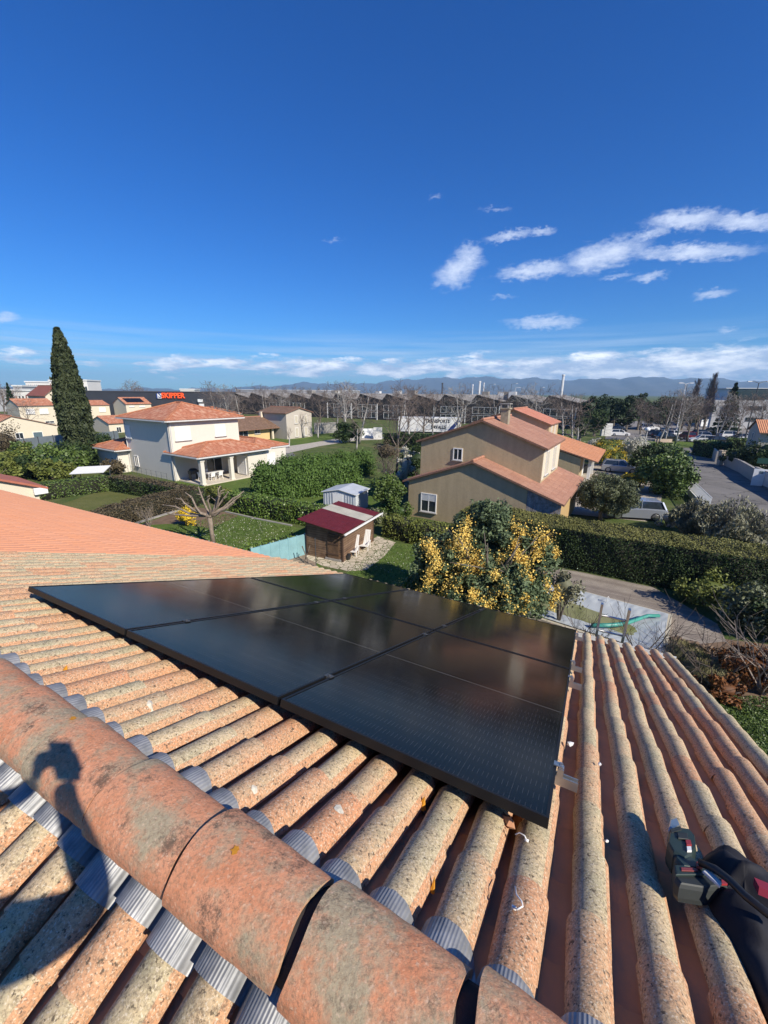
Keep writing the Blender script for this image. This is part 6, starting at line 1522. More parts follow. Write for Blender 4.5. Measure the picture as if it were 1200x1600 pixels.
def trees():
    # tall cypress, leaning crown of dense clumps
    P = g(129, 716); root = thing('cypress', 'tall dark green columnar cypress towering over the cream houses', 'cypress', P); Hc = zat(95, 514, P)
    rr = np.random.default_rng(5); n = 42000; ncl = 700; zz = rr.random(ncl)**.9; prof = np.interp(zz, [0, .08, .2, .42, .62, .8, .93, 1], [.8, 1.2, 1.7, 1.85, 1.5, .95, .42, .03])
    a = rr.uniform(0, 6.28, ncl); cc = np.stack([np.cos(a)*prof*rr.uniform(.75, 1.02, ncl)-.0*zz, np.sin(a)*prof*rr.uniform(.75, 1.02, ncl), zz*Hc], 1); cc[:, 0] += -.35*np.sin(zz*2.2)*0
    k = rr.integers(0, ncl, n); off = rr.normal(size=(n, 3))*[.17, .17, .40]*(1-.5*zz[k])[:, None]; pts = cc[k]+off; pts[:, 2] = np.clip(pts[:, 2], .2, Hc)
    core = MB(); core.lathe((0, 0, 0), [(.5, .1)]+[(float(np.interp(z, [0, .08, .2, .42, .62, .8, .93, 1], [.8, 1.2, 1.7, 1.85, 1.5, .95, .42, .03]))*.72, z*Hc) for z in np.linspace(.02, .97, 14)], 12, tone=.02)
    nr = np.stack([np.cos(a)[k], np.sin(a)[k], np.full(n, .4)], 1)
    quads_mesh('crown', pts, .30*rr.uniform(.6, 1.2, n), LEAF['cypress'], root, np.clip(rr.random(n)*.5+rr.random(ncl)[k]*.5, 0, 1), nr, 1.7, .9, up=(0, 0, 1), extra=core)
    mb = MB(); mb.tube([(0, 0, 0), (.05, 0, Hc*.6)], [.35, .15], 8); mb.build('trunk', M_bark, root)
    # thick planting at the left
    for a in [((20, 738), (3.4, 2.6, 1.7), 'yellowish', 'yellow green shrub at the left border under the brown bare bush', 3200), ((62, 735), (3.6, 2.4, 1.8), 'mid', 'broad bright green shrub between the left border and the cypress', 4200), ((103, 742), (3.0, 2.4, 1.6), 'mid', 'rounded green shrub left of the cypress foot', 3600),
              ((40, 748), (2.6, 2.0, 1.3), 'dark', 'dark green shrub low behind the left hedge', 2600), ((85, 750), (2.6, 1.8, 1.1), 'yellowish', 'low olive green shrub in front of the green ones', 2400), ((128, 735), (2.2, 2.0, 1.9), 'dark', 'dark shrub at the foot of the cypress', 2400), ((-12, 760), (3, 2.2, 1.4), 'yellowish', 'yellowish shrub at the very left border', 2400),
              ((178, 742), (1.3, 1.1, .9), 'brown', 'small brownish shrub by the white canopy', 900), ((162, 700), (2.4, 1.6, 1.3), 'dark', 'dark shrub between the cypress and the garage wing', 1400), ((150, 726), (2, 1.6, 1.3), 'mid', 'green shrub just right of the cypress foot', 1800)]:
        (px, py), r, lf, lb, n = a; bush(px, py, r, lf, lb, n, .22, 24)
    bush(12, 722, (3.0, 2.4, 2.6), 'brown', 'brown leafless bush at the left border in front of the grey fence', 3000, .16, 30)
    # hedges
    a = g(40, 786); b = g(170, 770); hedge([(-10, 797), (40, 786.5), (171, 767.5)], 1.3, 1.35, 'mid', 'dark green clipped hedge at the back of the yellowish lawn, left', .13, 130)
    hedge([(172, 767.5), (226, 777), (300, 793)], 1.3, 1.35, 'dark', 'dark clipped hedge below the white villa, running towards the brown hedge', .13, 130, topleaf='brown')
    hedge([(150, 843), (214, 815), (281, 797), (312, 789)], 1.5, 1.35, 'brown', 'brown leafless clipped hedge beside the yellowish lawn', .10, 260)
    hedge([(352, 797), (400, 808), (458, 818), (508, 828)], 1.3, 1.35, 'laurel', 'glossy green laurel hedge below the villa garden', .13, 170)
    hedge([(322, 781), (352, 796)], 1.2, 1.1, 'yellowish', 'short light green hedge corner behind the pollarded tree', .12, 170)
    hedge([(470, 862), (382, 890)], .9, .95, 'laurel', 'low yellow green hedge behind the light blue panel fence', .12, 190, topleaf='laurel')
    hedge([(597, 838), (640, 850), (690, 858)], 1.3, 1.25, 'yellowish', 'olive brown clipped hedge between the wooden shed and the mimosa', .11, 190)
    W0, W1 = g(700, 862), g(1260, 955)
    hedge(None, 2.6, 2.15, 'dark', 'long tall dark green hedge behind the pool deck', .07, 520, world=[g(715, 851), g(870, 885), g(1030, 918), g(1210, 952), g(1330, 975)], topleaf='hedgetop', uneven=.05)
    # garden conifer block
    def leyl(lb, A, B_, w, h, n, seed):
        L = np.linalg.norm(B_-A); d = (B_-A)/L; r = thing('conifer_hedge', lb, 'conifer', A, math.atan2(d[1], d[0])); rr = np.random.default_rng(seed); ncl = 420
        u = rr.random(ncl)*L; hh = h*(1+.10*np.sin(u*2.0)+.06*np.sin(u*4.7)); s = rr.random(ncl); cc = np.stack([u, w/2-w/2*np.cos(s*math.pi)*np.where(rr.random(ncl) > .25, 1, .6), np.sin(s*math.pi)**.45*hh*rr.uniform(.15, 1, ncl)**.6], 1)
        k = rr.integers(0, ncl, n); off = rr.normal(size=(n, 3))*[.26, .22, .26]; pts = cc[k]+off; pts[:, 2] = np.abs(pts[:, 2]); nr = np.stack([np.zeros(n), np.sign(cc[k, 1]-w/2)*.7, np.full(n, .6)], 1)
        core = MB(); core.box((.3, w*.22, .0), (L-.3, w*.78, h*.80), tone=.03); quads_mesh('foliage', pts, .15*rr.uniform(.5, 1.2, n), LEAF['leyland'], r, np.clip(rr.random(n)*.5+rr.random(ncl)[k]*.5, 0, 1), nr, 1.6, .9, up=(.4, 0, 1), extra=core)
        mb = MB()
        for q in range(int(L/1.5)): mb.tube([(.7+q*1.5, w/2, 0), (.7+q*1.5, w/2, h*.7)], [.09, .04], 5)
        mb.build('trunk', M_bark, r)
    leyl('dense bright green conifer row between the villa and the white metal shed', g(405, 783), g(560, 771), 2.6, 2.5, 60000, 3)
    leyl('farther end of the green conifer row, behind its front part', g(440, 756), g(585, 742), 2.4, 2.3, 34000, 8)
    # big hedge by the street
    bush(1036, 772, (2.4, 3.1, 2.1), 'mid', 'big rounded green hedge mound between the silver cars and the street', 11000, .2, 60)
    bush(1022, 748, (2.3, 3.6, 2.0), 'dark', 'dark flank of evergreen behind the big rounded hedge', 7000, .22, 40)
    bush(1040, 742, (2.3, 2.6, 2.0), 'mid', 'green hedge mound farther up the street side', 5000, .2, 30)
    hedge([(1108, 716), (1140, 716)], 3.5, 2.2, 'mid', 'boxy clipped green hedge at the street corner', .2, 90, uneven=.05); hedge([(1135, 706), (1165, 708)], 3, 2.1, 'mid', 'second boxy clipped hedge behind the sandstone pillar', .2, 80)
    bush(1198, 738, (3.0, 2.4, 2.4), 'dark', 'dark round shrub in front of the right border house', 3500, .2, 30); bush(1150, 732, (2.6, 1.6, 1.5), 'dark', 'dark low shrub behind the gate pillar', 1800, .2, 18)
    bush(990, 722, (2.6, 1.8, 1.9), 'white', 'white flowering bush behind the silver hatchback', 3800, .16, 30, mix=None)
    bush(946, 724, (2.8, 1.6, 1.8), 'yellowish', 'yellow flowering bush left of the white flowering one', 2600, .15, 24, mix=('forsythia', 1200, .12, 60)); bush(925, 712, (1.6, 1.3, 1.6), 'white', 'small pale flowering bush beside the orange roof', 1300, .15, 14)
    bush(958, 729, (1.8, 1.2, 1.2), 'yellowish', 'low yellow forsythia just behind the silver hatchback', 1600, .14, 14, mix=('forsythia', 900, .11, 50))
    bush(985, 768, (1.5, 1.2, 1.0), 'yellowish', 'yellow forsythia bush behind the crown of the olive tree', 2600, .11, 20, mix=('forsythia', 1500, .09, 60))
    bush(293, 822, (.75, .75, .75), 'forsythia', 'small bright yellow forsythia beside the pollarded tree', 1300, .09, 16)
    # laurel trees by the beige house
    bush(607, 806, (1.35, 1.2, 1.55), 'mid', 'dense upright green laurel at the left corner of the beige house', 6500, .14, 44, zc=1.7); bush(628, 812, (1.0, .8, .7), 'mid', 'small green shrub under the upright laurel', 1300, .12, 14); bush(585, 818, (.9, .8, .7), 'olive', 'grey green shrub behind the wooden shed', 1200, .12, 14)
    bush(632, 772, (.8, .8, 2.3), 'white', 'pale leafy creeper column left of the upper beige wall', 2000, .14, 26, zc=2.4); bush(650, 745, (2.2, 1.6, 1.8), 'dark', 'dark shrub in the shade behind the beige house', 2000, .2, 16); bush(603, 775, (2.0, 1.6, .9), 'mid', 'low green shrubs on the lawn behind the white metal shed', 1600, .16, 14)
    bush(545, 692, (3.6, 2.2, 1.9), 'dark', 'wide dark evergreen shrub left of the white gate', 2600, .28, 20)
    hedge([(600, 697), (660, 700), (735, 700)], 2.2, 2.0, 'dark', 'dark hedge in front of the lettered trailer', .25, 50, uneven=.2)
    hedge([(880, 705), (945, 709), (985, 712)], 1.6, 1.2, 'dark', 'low dark hedge along the road behind the flowering bushes', .22, 60, uneven=.12)
    # olive tree
    P = g(938, 812); root = thing('olive_tree', 'round grey green olive tree behind the long hedge', 'olive tree', P); zt = zat(950, 741, P)
    mb = MB(); mb.tube([(0, 0, 0), (-.05, 0, .5), (.05, 0, .9)], [.16, .13, .11], 8)
    rr = np.random.default_rng(4)
    for k in range(7): a = k*.9; mb.tube([(0, 0, .8), (math.cos(a)*.6, math.sin(a)*.6, 1.5), (math.cos(a)*1.4, math.sin(a)*1.3, 2.4)], [.08, .05, .02], 6)
    mb.build('trunk', M_bark, root, True); pts, tn, nr = clump_points(32000, (.35, 0, zt*.55), (2.6, 2.4, zt*.46), 70, .58, .3, 9); quads_mesh('crown', pts, .095*RNG.uniform(.6, 1.2, 32000), LEAF['olive'], root, tn, nr, 1.8, .9, extra=MB().blob((.35, 0, zt*.6), (1.1, 1.0, zt*.20), 3, .2, 2, 0, tone=.1))
    # grey bushes with upright shoots
    for (px, py, rx, rz, lb) in ((1082, 838, 1.45, 1.25, 'grey green wispy bush behind the long hedge, left of two'), (1138, 858, 2.0, 1.55, 'grey green wispy bush behind the long hedge, the right and larger one')):
        P = g(px, py); root = thing('shrub', lb, 'shrub', P); rr = np.random.default_rng(px); n = 15000
        a = rr.uniform(0, 6.28, n); q = rr.random(n)**.5; t = rr.random(n)**.7; X = np.stack([np.cos(a)*q*rx*(.35+.75*t), np.sin(a)*q*rx*(.35+.75*t), t*rz*2*(1.05-.45*q)*(.85+.25*np.sin(a*5))], 1)
        quads_mesh('crown', X, .085*rr.uniform(.6, 1.3, n), LEAF['grey'], root, rr.random(n), None, 2.8, .9, up=(0, 0, 1))
        mb = MB()
        for k in range(60): a_ = rr.uniform(0, 6.28); q = rr.random(); mb.tube([(0, 0, 0), (math.cos(a_)*q*rx*.5, math.sin(a_)*q*rx*.5, rz), (math.cos(a_)*q*rx, math.sin(a_)*q*rx, rz*2*(1.1-.4*q))], [.025, .015, .008], 3)
        mb.build('stems', M_twigl, root)
    bush(1042, 822, (.8, .7, .6), 'white', 'pale dry bush at the left foot of the grey green bushes', 900, .12, 10)
    # the mimosa
    P = g(757, 972); root = thing('mimosa_tree', 'mimosa tree covered in yellow blossom in front of the beige house', 'flowering tree', P); rr = np.random.default_rng(21)
    def zc(px, py): return zat(px, py, P)
    Ht = zc(770, 792); mb = MB()
    for k in range(9):
        a = k*.7+.2; e = np.array([math.cos(a)*1.5, math.sin(a)*1.3, Ht*.72]); mb.tube([(0, 0, 0), e*[.15, .15, .35], e*[.55, .55, .75], e*1.12], [.09, .07, .045, .015], 6)
        for q in range(4): b = e*rr.uniform(.5, .9); mb.tube([b, b+rr.normal(size=3)*.5+[0, 0, .4]], [.03, .01], 4)
    mb.build('trunk', M_bark, root, True)
    lobes = [((-.1, .5, Ht*.62), (1.75, 1.5, Ht*.36), 9000, 1), ((-1.75, .3, Ht*.46), (1.35, 1.2, Ht*.32), 6200, 2), ((1.4, .3, Ht*.55), (1.4, 1.2, Ht*.33), 6000, 3), ((.2, -.9, Ht*.38), (1.6, .9, Ht*.26), 5200, 4), ((-.9, -.6, Ht*.34), (1.3, .9, Ht*.28), 3500, 5), ((1.4, -.4, Ht*.28), (1.1, .9, Ht*.2), 2600, 6), ((.1, .8, Ht*.88), (.9, .8, Ht*.14), 2200, 7)]
    PP, TT, NN = [], [], []
    for c, r, n, sd in lobes: a_, b_, c_ = clump_points(int(n*1.5), c, np.array(r)*1.06, 70, .32, .3, sd); PP.append(a_); TT.append(b_); NN.append(c_)
    PP = np.vstack(PP); PP[:, 2] = np.abs(PP[:, 2]); quads_mesh('crown', PP, .085*RNG.uniform(.6, 1.4, len(PP)), LEAF['mimosa'], root, np.concatenate(TT), np.vstack(NN), 1.9, .9, extra=MB().blob((-.1, .2, Ht*.5), (1.0, .8, Ht*.20), 3, .25, 2, 0, tone=.03))
    # blossom hangs in bunches at the outside of the crown, more of it low on the left and on the right
    B = []; view = np.array([-P[0], -P[1], 5.0]); view /= np.linalg.norm(view)
    for k in range(78):
        c, r, n, sd = lobes[rr.integers(0, 6)]; d = rr.normal(size=3)+view*1.0; d[2] += .05; d /= np.linalg.norm(d); ctr = np.array(c)+d*np.array(r)*rr.uniform(.9, 1.07)
        m_ = rr.integers(70, 260); L = rr.uniform(.16, .42); o_ = rr.normal(size=(m_, 3))*[L*.42, L*.42, L*.6]; B.append(ctr+o_-[0, 0, .08])
    B = np.vstack(B); B[:, 2] = np.abs(B[:, 2]); quads_mesh('blossom', B, .066*RNG.uniform(.6, 1.3, len(B)), LEAF['blossom'], root, None, None, 1, .9)
    bush(650, 950, (1.2, 1.0, .85), 'mid', 'dark green shrub at the lower left of the mimosa', 3000, .09, 26, mix=('blossom', 200, .06, 8))
    # pollarded tree
    P = g(334, 853); root = thing('pollarded_tree', 'pollarded bare tree with knobbly upturned arms on the lawn', 'bare tree', P); zk = zat(325, 806, P); rr = np.random.default_rng(31)
    mb = MB(); mb.tube([(0, 0, 0), (-.03, 0, zk*.5), (-.06, 0, zk)], [.15, .12, .14], 9); mb.blob((-.06, 0, zk), (.22, .22, .16), 2, .2, 2); mb.build('trunk', plain('pollard_bark', (.30, .235, .18), .9, .4, 6, bmp=.5), root, True)
    R3 = RT; mb = MB(); tips = [(255, 789), (258, 800), (290, 770), (276, 779), (310, 761), (327, 775), (344, 760), (351, 765), (356, 769), (380, 768), (376, 775), (300, 798), (365, 786), (340, 776)]
    for i, (tx, ty) in enumerate(tips):
        dep = rr.uniform(-.9, .9); q = P+np.array([0, dep, 0]); d = ray(tx, ty); t = (q[1])/d[1]; tip = CAMP+d*t-P; b = np.array([-.06, 0, zk]); mid = b+(tip-b)*.45+np.array([0, 0, -.12])+rr.normal(size=3)*.05; m2_ = b+(tip-b)*.75+rr.normal(size=3)*.07
        q1 = (b+mid)/2+rr.normal(size=3)*[.07, .07, .05]-[0, 0, .05]; q2 = (m2_+tip)/2+rr.normal(size=3)*.06; mb.tube([b, q1, mid, m2_, q2, tip], [.085, .072, .062, .048, .04, .03], 6); mb.blob(tip, .045, i, .3, 1); mb.blob(m2_, .065, i+20, .3, 1)
        for k in range(2): mb.tube([m2_, m2_+rr.normal(size=3)*.12+[0, 0, .16]], [.03, .018], 4)
    mb.build('branches', _mats['pollard_bark'], root, True)
    # small bare shrubs near by
    def small_bare(px, py, h, lb, seed, mat=M_twigl, world=None, spread=.9, n=6, depth=3, r=.03, upw=.5, name='bare_shrub'):
        P = g(px, py) if world is None else np.array(world, float); rr = np.random.default_rng(seed); mb = MB()
        for k in range(n): a = k*6.28/n+rr.uniform(-.3, .3); d = np.array([math.cos(a)*spread*.5, math.sin(a)*spread*.5, 1.]); branches(mb, (0, 0, 0), d/np.linalg.norm(d), h*.5, r, depth, rr, .55, upw, (2, 3), .004, 4)
        o = mb.build(name, mat); o.location = tuple(P); return tag(o, lb, 'bare shrub')
    small_bare(234, 824, 1.7, 'small bare pale shrub in front of the brown hedge', 2)
    small_bare(606, 758, 3.2, 'thin bare bushy tree behind the upright laurel', 4, M_twig, n=7, depth=4, r=.05)
    bush(604, 752, (2.0, 1.8, 1.5), 'brown', 'brownish twiggy crown behind the white metal shed', 1300, .10, 30, zc=3.2)
    # front right: twiggy shrubs between us and the pool
    M_dk = plain('dark_twigs', (.09, .065, .05), .85, .3, 5)
    small_bare(0, 0, 3.7, 'bare budding shrub rising beside the gutter, in front of the pool', 12, M_dk, world=g(1010, 1120)*[1, 1, 0], spread=.7, n=6, depth=3, r=.035, upw=.35)
    small_bare(0, 0, 2.9, 'bare shrub with long arching twigs at the right border', 15, M_twigl, world=g(1190, 1085)*[1, 1, 0], spread=1.3, n=8, depth=3, r=.035, upw=.15)
    small_bare(0, 0, 2.6, 'thin bare shrub left of the ladder at the pool end', 17, M_dk, world=g(915, 1040)*[1, 1, 0], spread=.9, n=5, depth=3, r=.025, upw=.3)
    small_bare(0, 0, 2.4, 'bare arching shrub over the rusty leaved bed', 19, M_dk, world=g(1110, 1075)*[1, 1, 0], spread=1.4, n=6, depth=3, r=.03, upw=.1)
    bush(872, 975, (.75, .7, 1.1), 'grey', 'small pale leaved shrub between the mimosa and the pool', 900, .10, 16, zc=1.6)
    bush(1172, 985, (1.25, 1.1, 1.0), 'olive', 'variegated rounded shrub at the right border by the deck', 4200, .11, 34); bush(1205, 1000, (1.3, 1.1, .9), 'dark', 'dark evergreen shrub at the right border beyond the deck', 2500, .12, 22)
    bush(1100, 945, (1.9, .9, .8), 'yellowish', 'low yellow green shrub at the foot of the long hedge', 2600, .10, 24)
    bush(1165, 1060, (1.35, 1.1, .55), 'rust', 'rusty orange leaved shrub in the bed at the right', 4200, .085, 34); bush(1125, 1090, (.8, .7, .4), 'rust', 'low rusty ground shrub beside the grass tufts', 1500, .08, 16)
    def tuft(px, py, r, h, n, lb, leaf='straw'):
        P = g(px, py); rr = np.random.default_rng(int(px)); a = rr.uniform(0, 6.28, n); L = rr.uniform(.5, 1, n)*r; hh = h*rr.uniform(.6, 1, n); b = rr.normal(size=(n, 2))*.08; mb = MB()
        for i in range(n):
            c, s = math.cos(a[i]), math.sin(a[i]); w = .007; p0 = np.array([b[i, 0], b[i, 1], 0]); p1 = p0+[c*L[i]*.45, s*L[i]*.45, hh[i]]; p2 = p0+[c*L[i], s*L[i], hh[i]*.45]; q = np.array([-s*w, c*w, 0])
            mb.add([p0-q, p0+q, p1+q, p1-q, p2], [(0, 1, 2, 3), (3, 2, 4)], tone=rr.random())
        o = mb.build('grass_tuft', LEAF[leaf]); o.location = tuple(P); tag(o, lb, 'ornamental grass')
    tuft(1105, 1063, .9, .65, 800, 'fountain shaped straw grass tuft in the middle of the bed'); tuft(1068, 1028, .8, .55, 700, 'straw grass tuft nearest the pool corner'); tuft(1088, 1040, .7, .5, 500, 'greenish grass tuft between two straw tufts', 'yellowish'); tuft(1140, 1050, .7, .5, 400, 'straw grass tuft beside the rusty shrub')
    # low stone edging of the bed
    rr = np.random.default_rng(8); P0, P1 = g(1046, 1000), g(1118, 1022); mb = MB()
    for k in range(26): p = P0+(P1-P0)*k/25+rr.normal(size=3)*[.05, .05, 0]; mb.blob(p+[0, 0, .08+.1*(k % 2)], (.11, .09, .07), k, .25, 1)
    tag(recenter(mb.build('stone_edging', plain('brown_rubble', (.22, .15, .10), .9, .5, 6))), 'low brown rubble stone edging between the deck and the bed', 'stone edging')
    rr = np.random.default_rng(9); n = 500; pts = np.stack([rr.uniform(-.03, .03, n)]*3, 1)
    # grass blades and daisies: ground cover
    def cover(poly, n, leaf, name, lb, size, up=True):
        P = np.array([g(*p)[:2] for p in poly]); lo, hi = P.min(0), P.max(0); out = []
        from mathutils.geometry import intersect_point_line
        rr = np.random.default_rng(len(poly)+n)
        X = rr.uniform(lo, hi, (n*3, 2)); ins = np.zeros(len(X), bool)
        for i in range(len(P)):
            a, b = P[i], P[i-1]; c = ((a[1] > X[:, 1]) != (b[1] > X[:, 1])) & (X[:, 0] < (b[0]-a[0])*(X[:, 1]-a[1])/(b[1]-a[1]+1e-9)+a[0]); ins ^= c
        X = X[ins][:n]; Z = np.column_stack([X, np.full(len(X), size*.45)]); o = quads_mesh(name, Z, size, LEAF[leaf], None, None, None, 1.1, .9, up=(0, 0, 1) if up else None); tag(o, lb, 'ground cover', kind='stuff')
    cover([(352, 803), (454, 824), (470, 850), (420, 880), (330, 880), (200, 850), (280, 822)], 9000, 'mid', 'grass', 'short green grass of the lawn under the pollarded tree', .07)
    cover([(545, 890), (600, 852), (700, 852), (800, 900), (760, 960), (640, 1000), (500, 960)], 9000, 'mid', 'grass', 'green grass of the lawn beside the wooden shed', .06)
    cover([(350, 815), (395, 808), (450, 830), (420, 850), (330, 862), (270, 840)], 420, 'white', 'daisies', 'white daisies scattered over the lawn under the pollarded tree', .07, False)
    cover([(600, 870), (640, 858), (690, 880), (640, 900), (560, 890)], 160, 'white', 'daisies', 'white daisies in the lawn beside the wooden shed', .05, False)
    cover([(1090, 1085), (1200, 1090), (1260, 1180), (1200, 1260), (1080, 1180)], 7000, 'mid', 'grass', 'green grass of the lawn below our roof at the right', .06)
trees()

def bare_trees():
    mb_ = (M_birch, M_twig)
    birch = [bare_proto(s, 10, .15, .55, mb_, 11, 3, .15, .25, 'birch_tree', double=(s == 2)) for s in (1, 2, 3)]
    dark = [bare_proto(s, 10, .16, .6, (M_bark, M_twig), 13, 3, .2, .25, 'bare_tree') for s in (11, 12)]
    poll = bare_proto(21, 10, .34, .8, (M_birch, M_twigl), 7, 2, .5, .45, 'pollarded_tree')
    used = set()
    def take(pr):
        if id(pr) in used: return copy_tree(pr)
        used.add(id(pr)); return pr
    # px, base, top, proto, label
    rows = [(345, 672, 593, 0, 'bare tree with a pale trunk at the right end of the dark warehouse'), (357, 672, 602, 1, 'slim bare tree just right of the first one before the factory'), (380, 676, 601, 0, 'bare pale tree behind the brown roofed bungalow, left one'), (411, 676, 598, 2, 'bare pale tree behind the brown roofed bungalow, middle one'), (419, 674, 601, 0, 'bare tree crowding the middle one behind the bungalow'), (443, 674, 605, 1, 'bare tree between the bungalow and the pale tall house'), (464, 672, 600, 3, 'brown bare tree behind the roof of the pale tall house'),
            (527, 680, 593, 0, 'tall birch, left of the pair before the factory'), (541, 684, 596, 1, 'tall birch, right of the pair before the factory'), (561, 694, 597, 2, 'birch with a pale trunk beside the white gate'), (500, 672, 602, 3, 'brown bare tree over the concrete wall'), (640, 690, 598, 0, 'birch behind the lettered trailer at its left end'), (661, 688, 603, 3, 'brown bare tree behind the lettered trailer, middle'), (715, 690, 600, 1, 'white trunked birch at the right end of the trailer'), (676, 688, 604, 2, 'leaning pale birch behind the trailer lettering'),
            (776, 690, 599, 0, 'birch with white limbs above the chimney of the beige house'), (829, 692, 600, 1, 'birch above the salmon roof'), (878, 700, 606, 2, 'white trunked birch left of the car park hedge'), (893, 704, 612, 0, 'slanting white birch behind the orange roof end'),
            (1009, 694, 626, 4, 'low crooked pale bare tree at the left of the car park'), (1028, 694, 612, 2, 'white birch leaning right in front of the cars'), (1038, 693, 606, 0, 'tall white birch at the centre of the car park'), (1056, 692, 602, 1, 'birch with upright white limbs beside the pale lamp post'), (1073, 690, 610, 3, 'brown bare tree above the dark red car'), (1089, 686, 612, 4, 'brown bare tree beside the white sign board'), (1120, 684, 612, 1, 'leaning pale tree in front of the office building, left'), (1134, 684, 616, 2, 'pale bare tree in front of the office building, middle'),
            (1150, 686, 612, 4, 'brown bare tree in front of the office building, right'), (1172, 704, 612, 0, 'thick white birch rising from behind the right border roof'), (1187, 696, 610, 3, 'brown bare tree at the right border'), (1000, 678, 618, 3, 'brown bare tree before the dark pines'),
            (206, 640, 592, 3, 'bare round tree on the skyline above the cream houses'), (222, 642, 600, 4, 'low bare tree beside the round one on the skyline'), (8, 652, 596, 3, 'bare tree at the left border on the skyline'), (18, 656, 600, 4, 'bare tree on the skyline next to the left border one'), (48, 676, 622, 4, 'bare twiggy tree before the grey apartment block')]
    protos = birch+dark
    for i, (px, pb, pt, k, lb) in enumerate(rows):
        o = take(protos[k]); fit(o, px, pb, pt, lb, 'bare tree', o.name.split('.')[0], 'bare trees before the factory, the skyline and the car park', wide=1.35 if px < 990 else 1.1)
    o = take(dark[0]); fit(o, 620, 738, 592, 'large dark bare tree with a wide crown left of the beige house', 'bare tree', 'bare_tree', H=10, wide=1.0)
    for px, pb, pt, lb in ((475, 684, 641, 'pollarded pale tree in front of the tall narrow house'), (497, 684, 648, 'pollarded pale tree beside the concrete wall'), (452, 700, 664, 'short dark pollarded stump tree beside the yellow bungalow'), (557, 702, 660, 'short dark pollard stump on the edge of the pale path'), (902, 712, 655, 'brown many branched pollarded tree behind the orange roof')):
        o = take(poll); fit(o, px, pb, pt, lb, 'bare tree', 'pollarded_tree', 'pollarded street trees', wide=1.5 if px > 900 else 1.1)
    # upright bare poplar
    def poplar(px, pb, pt, lb, w, seed):
        P = g(px, pb); h = zat(px, pt, P); rr = np.random.default_rng(seed); root = thing('poplar', lb, 'poplar', P); mt, mb = MB(), MB(); mt.tube([(0, 0, 0), (0, 0, h*.9)], [.3, .05], 7)
        for k in range(130): f = rr.uniform(.12, .95); a = rr.uniform(0, 6.28); d = np.array([math.cos(a)*.28, math.sin(a)*.28, 1]); branches(mb, (0, 0, h*f), d/np.linalg.norm(d), h*.17*(1.2-f)*1.2+.4, .04, 2, rr, .3, .6, (2, 3), .022, 3)
        mt.build('trunk', M_bark, root); mb.build('branches', M_twig, root)
    poplar(1098, 676, 588, 'tall brown leafless poplar against the mountains at the right', 2, 1); poplar(1075, 672, 598, 'shorter leafless poplar left of the tall one', 2, 2)
    # evergreens far off: each pine its own
    def pine(px, pb, pt, wpx, lb, seed, leaf='pine', n=4200):
        P = g(px, pb); h = zat(px, pt, P); dist = math.hypot(P[0], P[1]); w = wpx/FPX*dist/2; root = thing('pine_tree', lb, 'pine', P); mb = MB(); mb.tube([(0, 0, 0), (0, 0, h*.8)], [.28, .12], 6); mb.build('trunk', M_bark, root)
        pts, tn, nr = clump_points(n, (0, 0, h*.60), (w, w, h*.42), 26, w*.35, .3, seed); quads_mesh('crown', pts, w*.13*RNG.uniform(.6, 1.2, n), LEAF[leaf], root, tn, nr, 1.2, .8, extra=MB().blob((0, 0, h*.58), (w*.55, w*.55, h*.25), seed, .2, 2, 0, tone=.05))
    pn = ['first dark pine of the row from the left, half hidden by the factory end', 'second dark pine of the row, low crown', 'third dark pine of the row, broad', 'fourth dark pine of the row, slightly pointed', 'fifth dark pine of the row, tallest near the birches', 'sixth dark pine of the row behind the white birch', 'seventh dark pine of the row left of the poplars', 'eighth dark pine of the row between the poplars', 'ninth dark pine of the row beneath the tall poplar']
    for i, (px, pt, w) in enumerate([(917, 613, 30), (937, 618, 30), (957, 617, 34), (978, 619, 30), (996, 612, 24), (1016, 620, 34), (1040, 618, 34), (1064, 622, 34), (1086, 620, 30)]): pine(px, 672, pt, w, pn[i], 40+i)
    for i, (px, pb, pt, w, lb) in enumerate([(928, 682, 640, 34, 'dark shrubby pine in front of the pine row, left'), (962, 668, 646, 40, 'low dark evergreen below the pine row'), (905, 690, 650, 24, 'dark evergreen behind the orange roof end')]): pine(px, pb, pt, w, lb, 60+i, 'dark', 3000)
    def fir(px, pb, pt, wpx, lb, seed):
        P = g(px, pb); h = zat(px, pt, P); w = wpx/FPX*math.hypot(P[0], P[1])/2; root = thing('fir_tree', lb, 'fir', P); rr = np.random.default_rng(seed); n = 2600; t = rr.random(n)**.8; lay = np.round(t*11)/11; a = rr.uniform(0, 6.28, n); q = rr.random(n)**.5*(1.05-lay)*w
        X = np.stack([np.cos(a)*q, np.sin(a)*q, h*(.12+.88*lay)-q*.22+rr.normal(size=n)*.15], 1); quads_mesh('crown', X, w*.16, LEAF['pine'], root, rr.random(n), None, 1.5, .8); mb = MB(); mb.tube([(0, 0, 0), (0, 0, h*.96)], [.25, .04], 6); mb.build('trunk', M_bark, root)
    fir(1131, 682, 601, 30, 'dark layered fir in front of the office building', 3); fir(27, 668, 601, 17, 'dark pointed fir in front of the skyline blocks, far left', 4)
bare_trees()

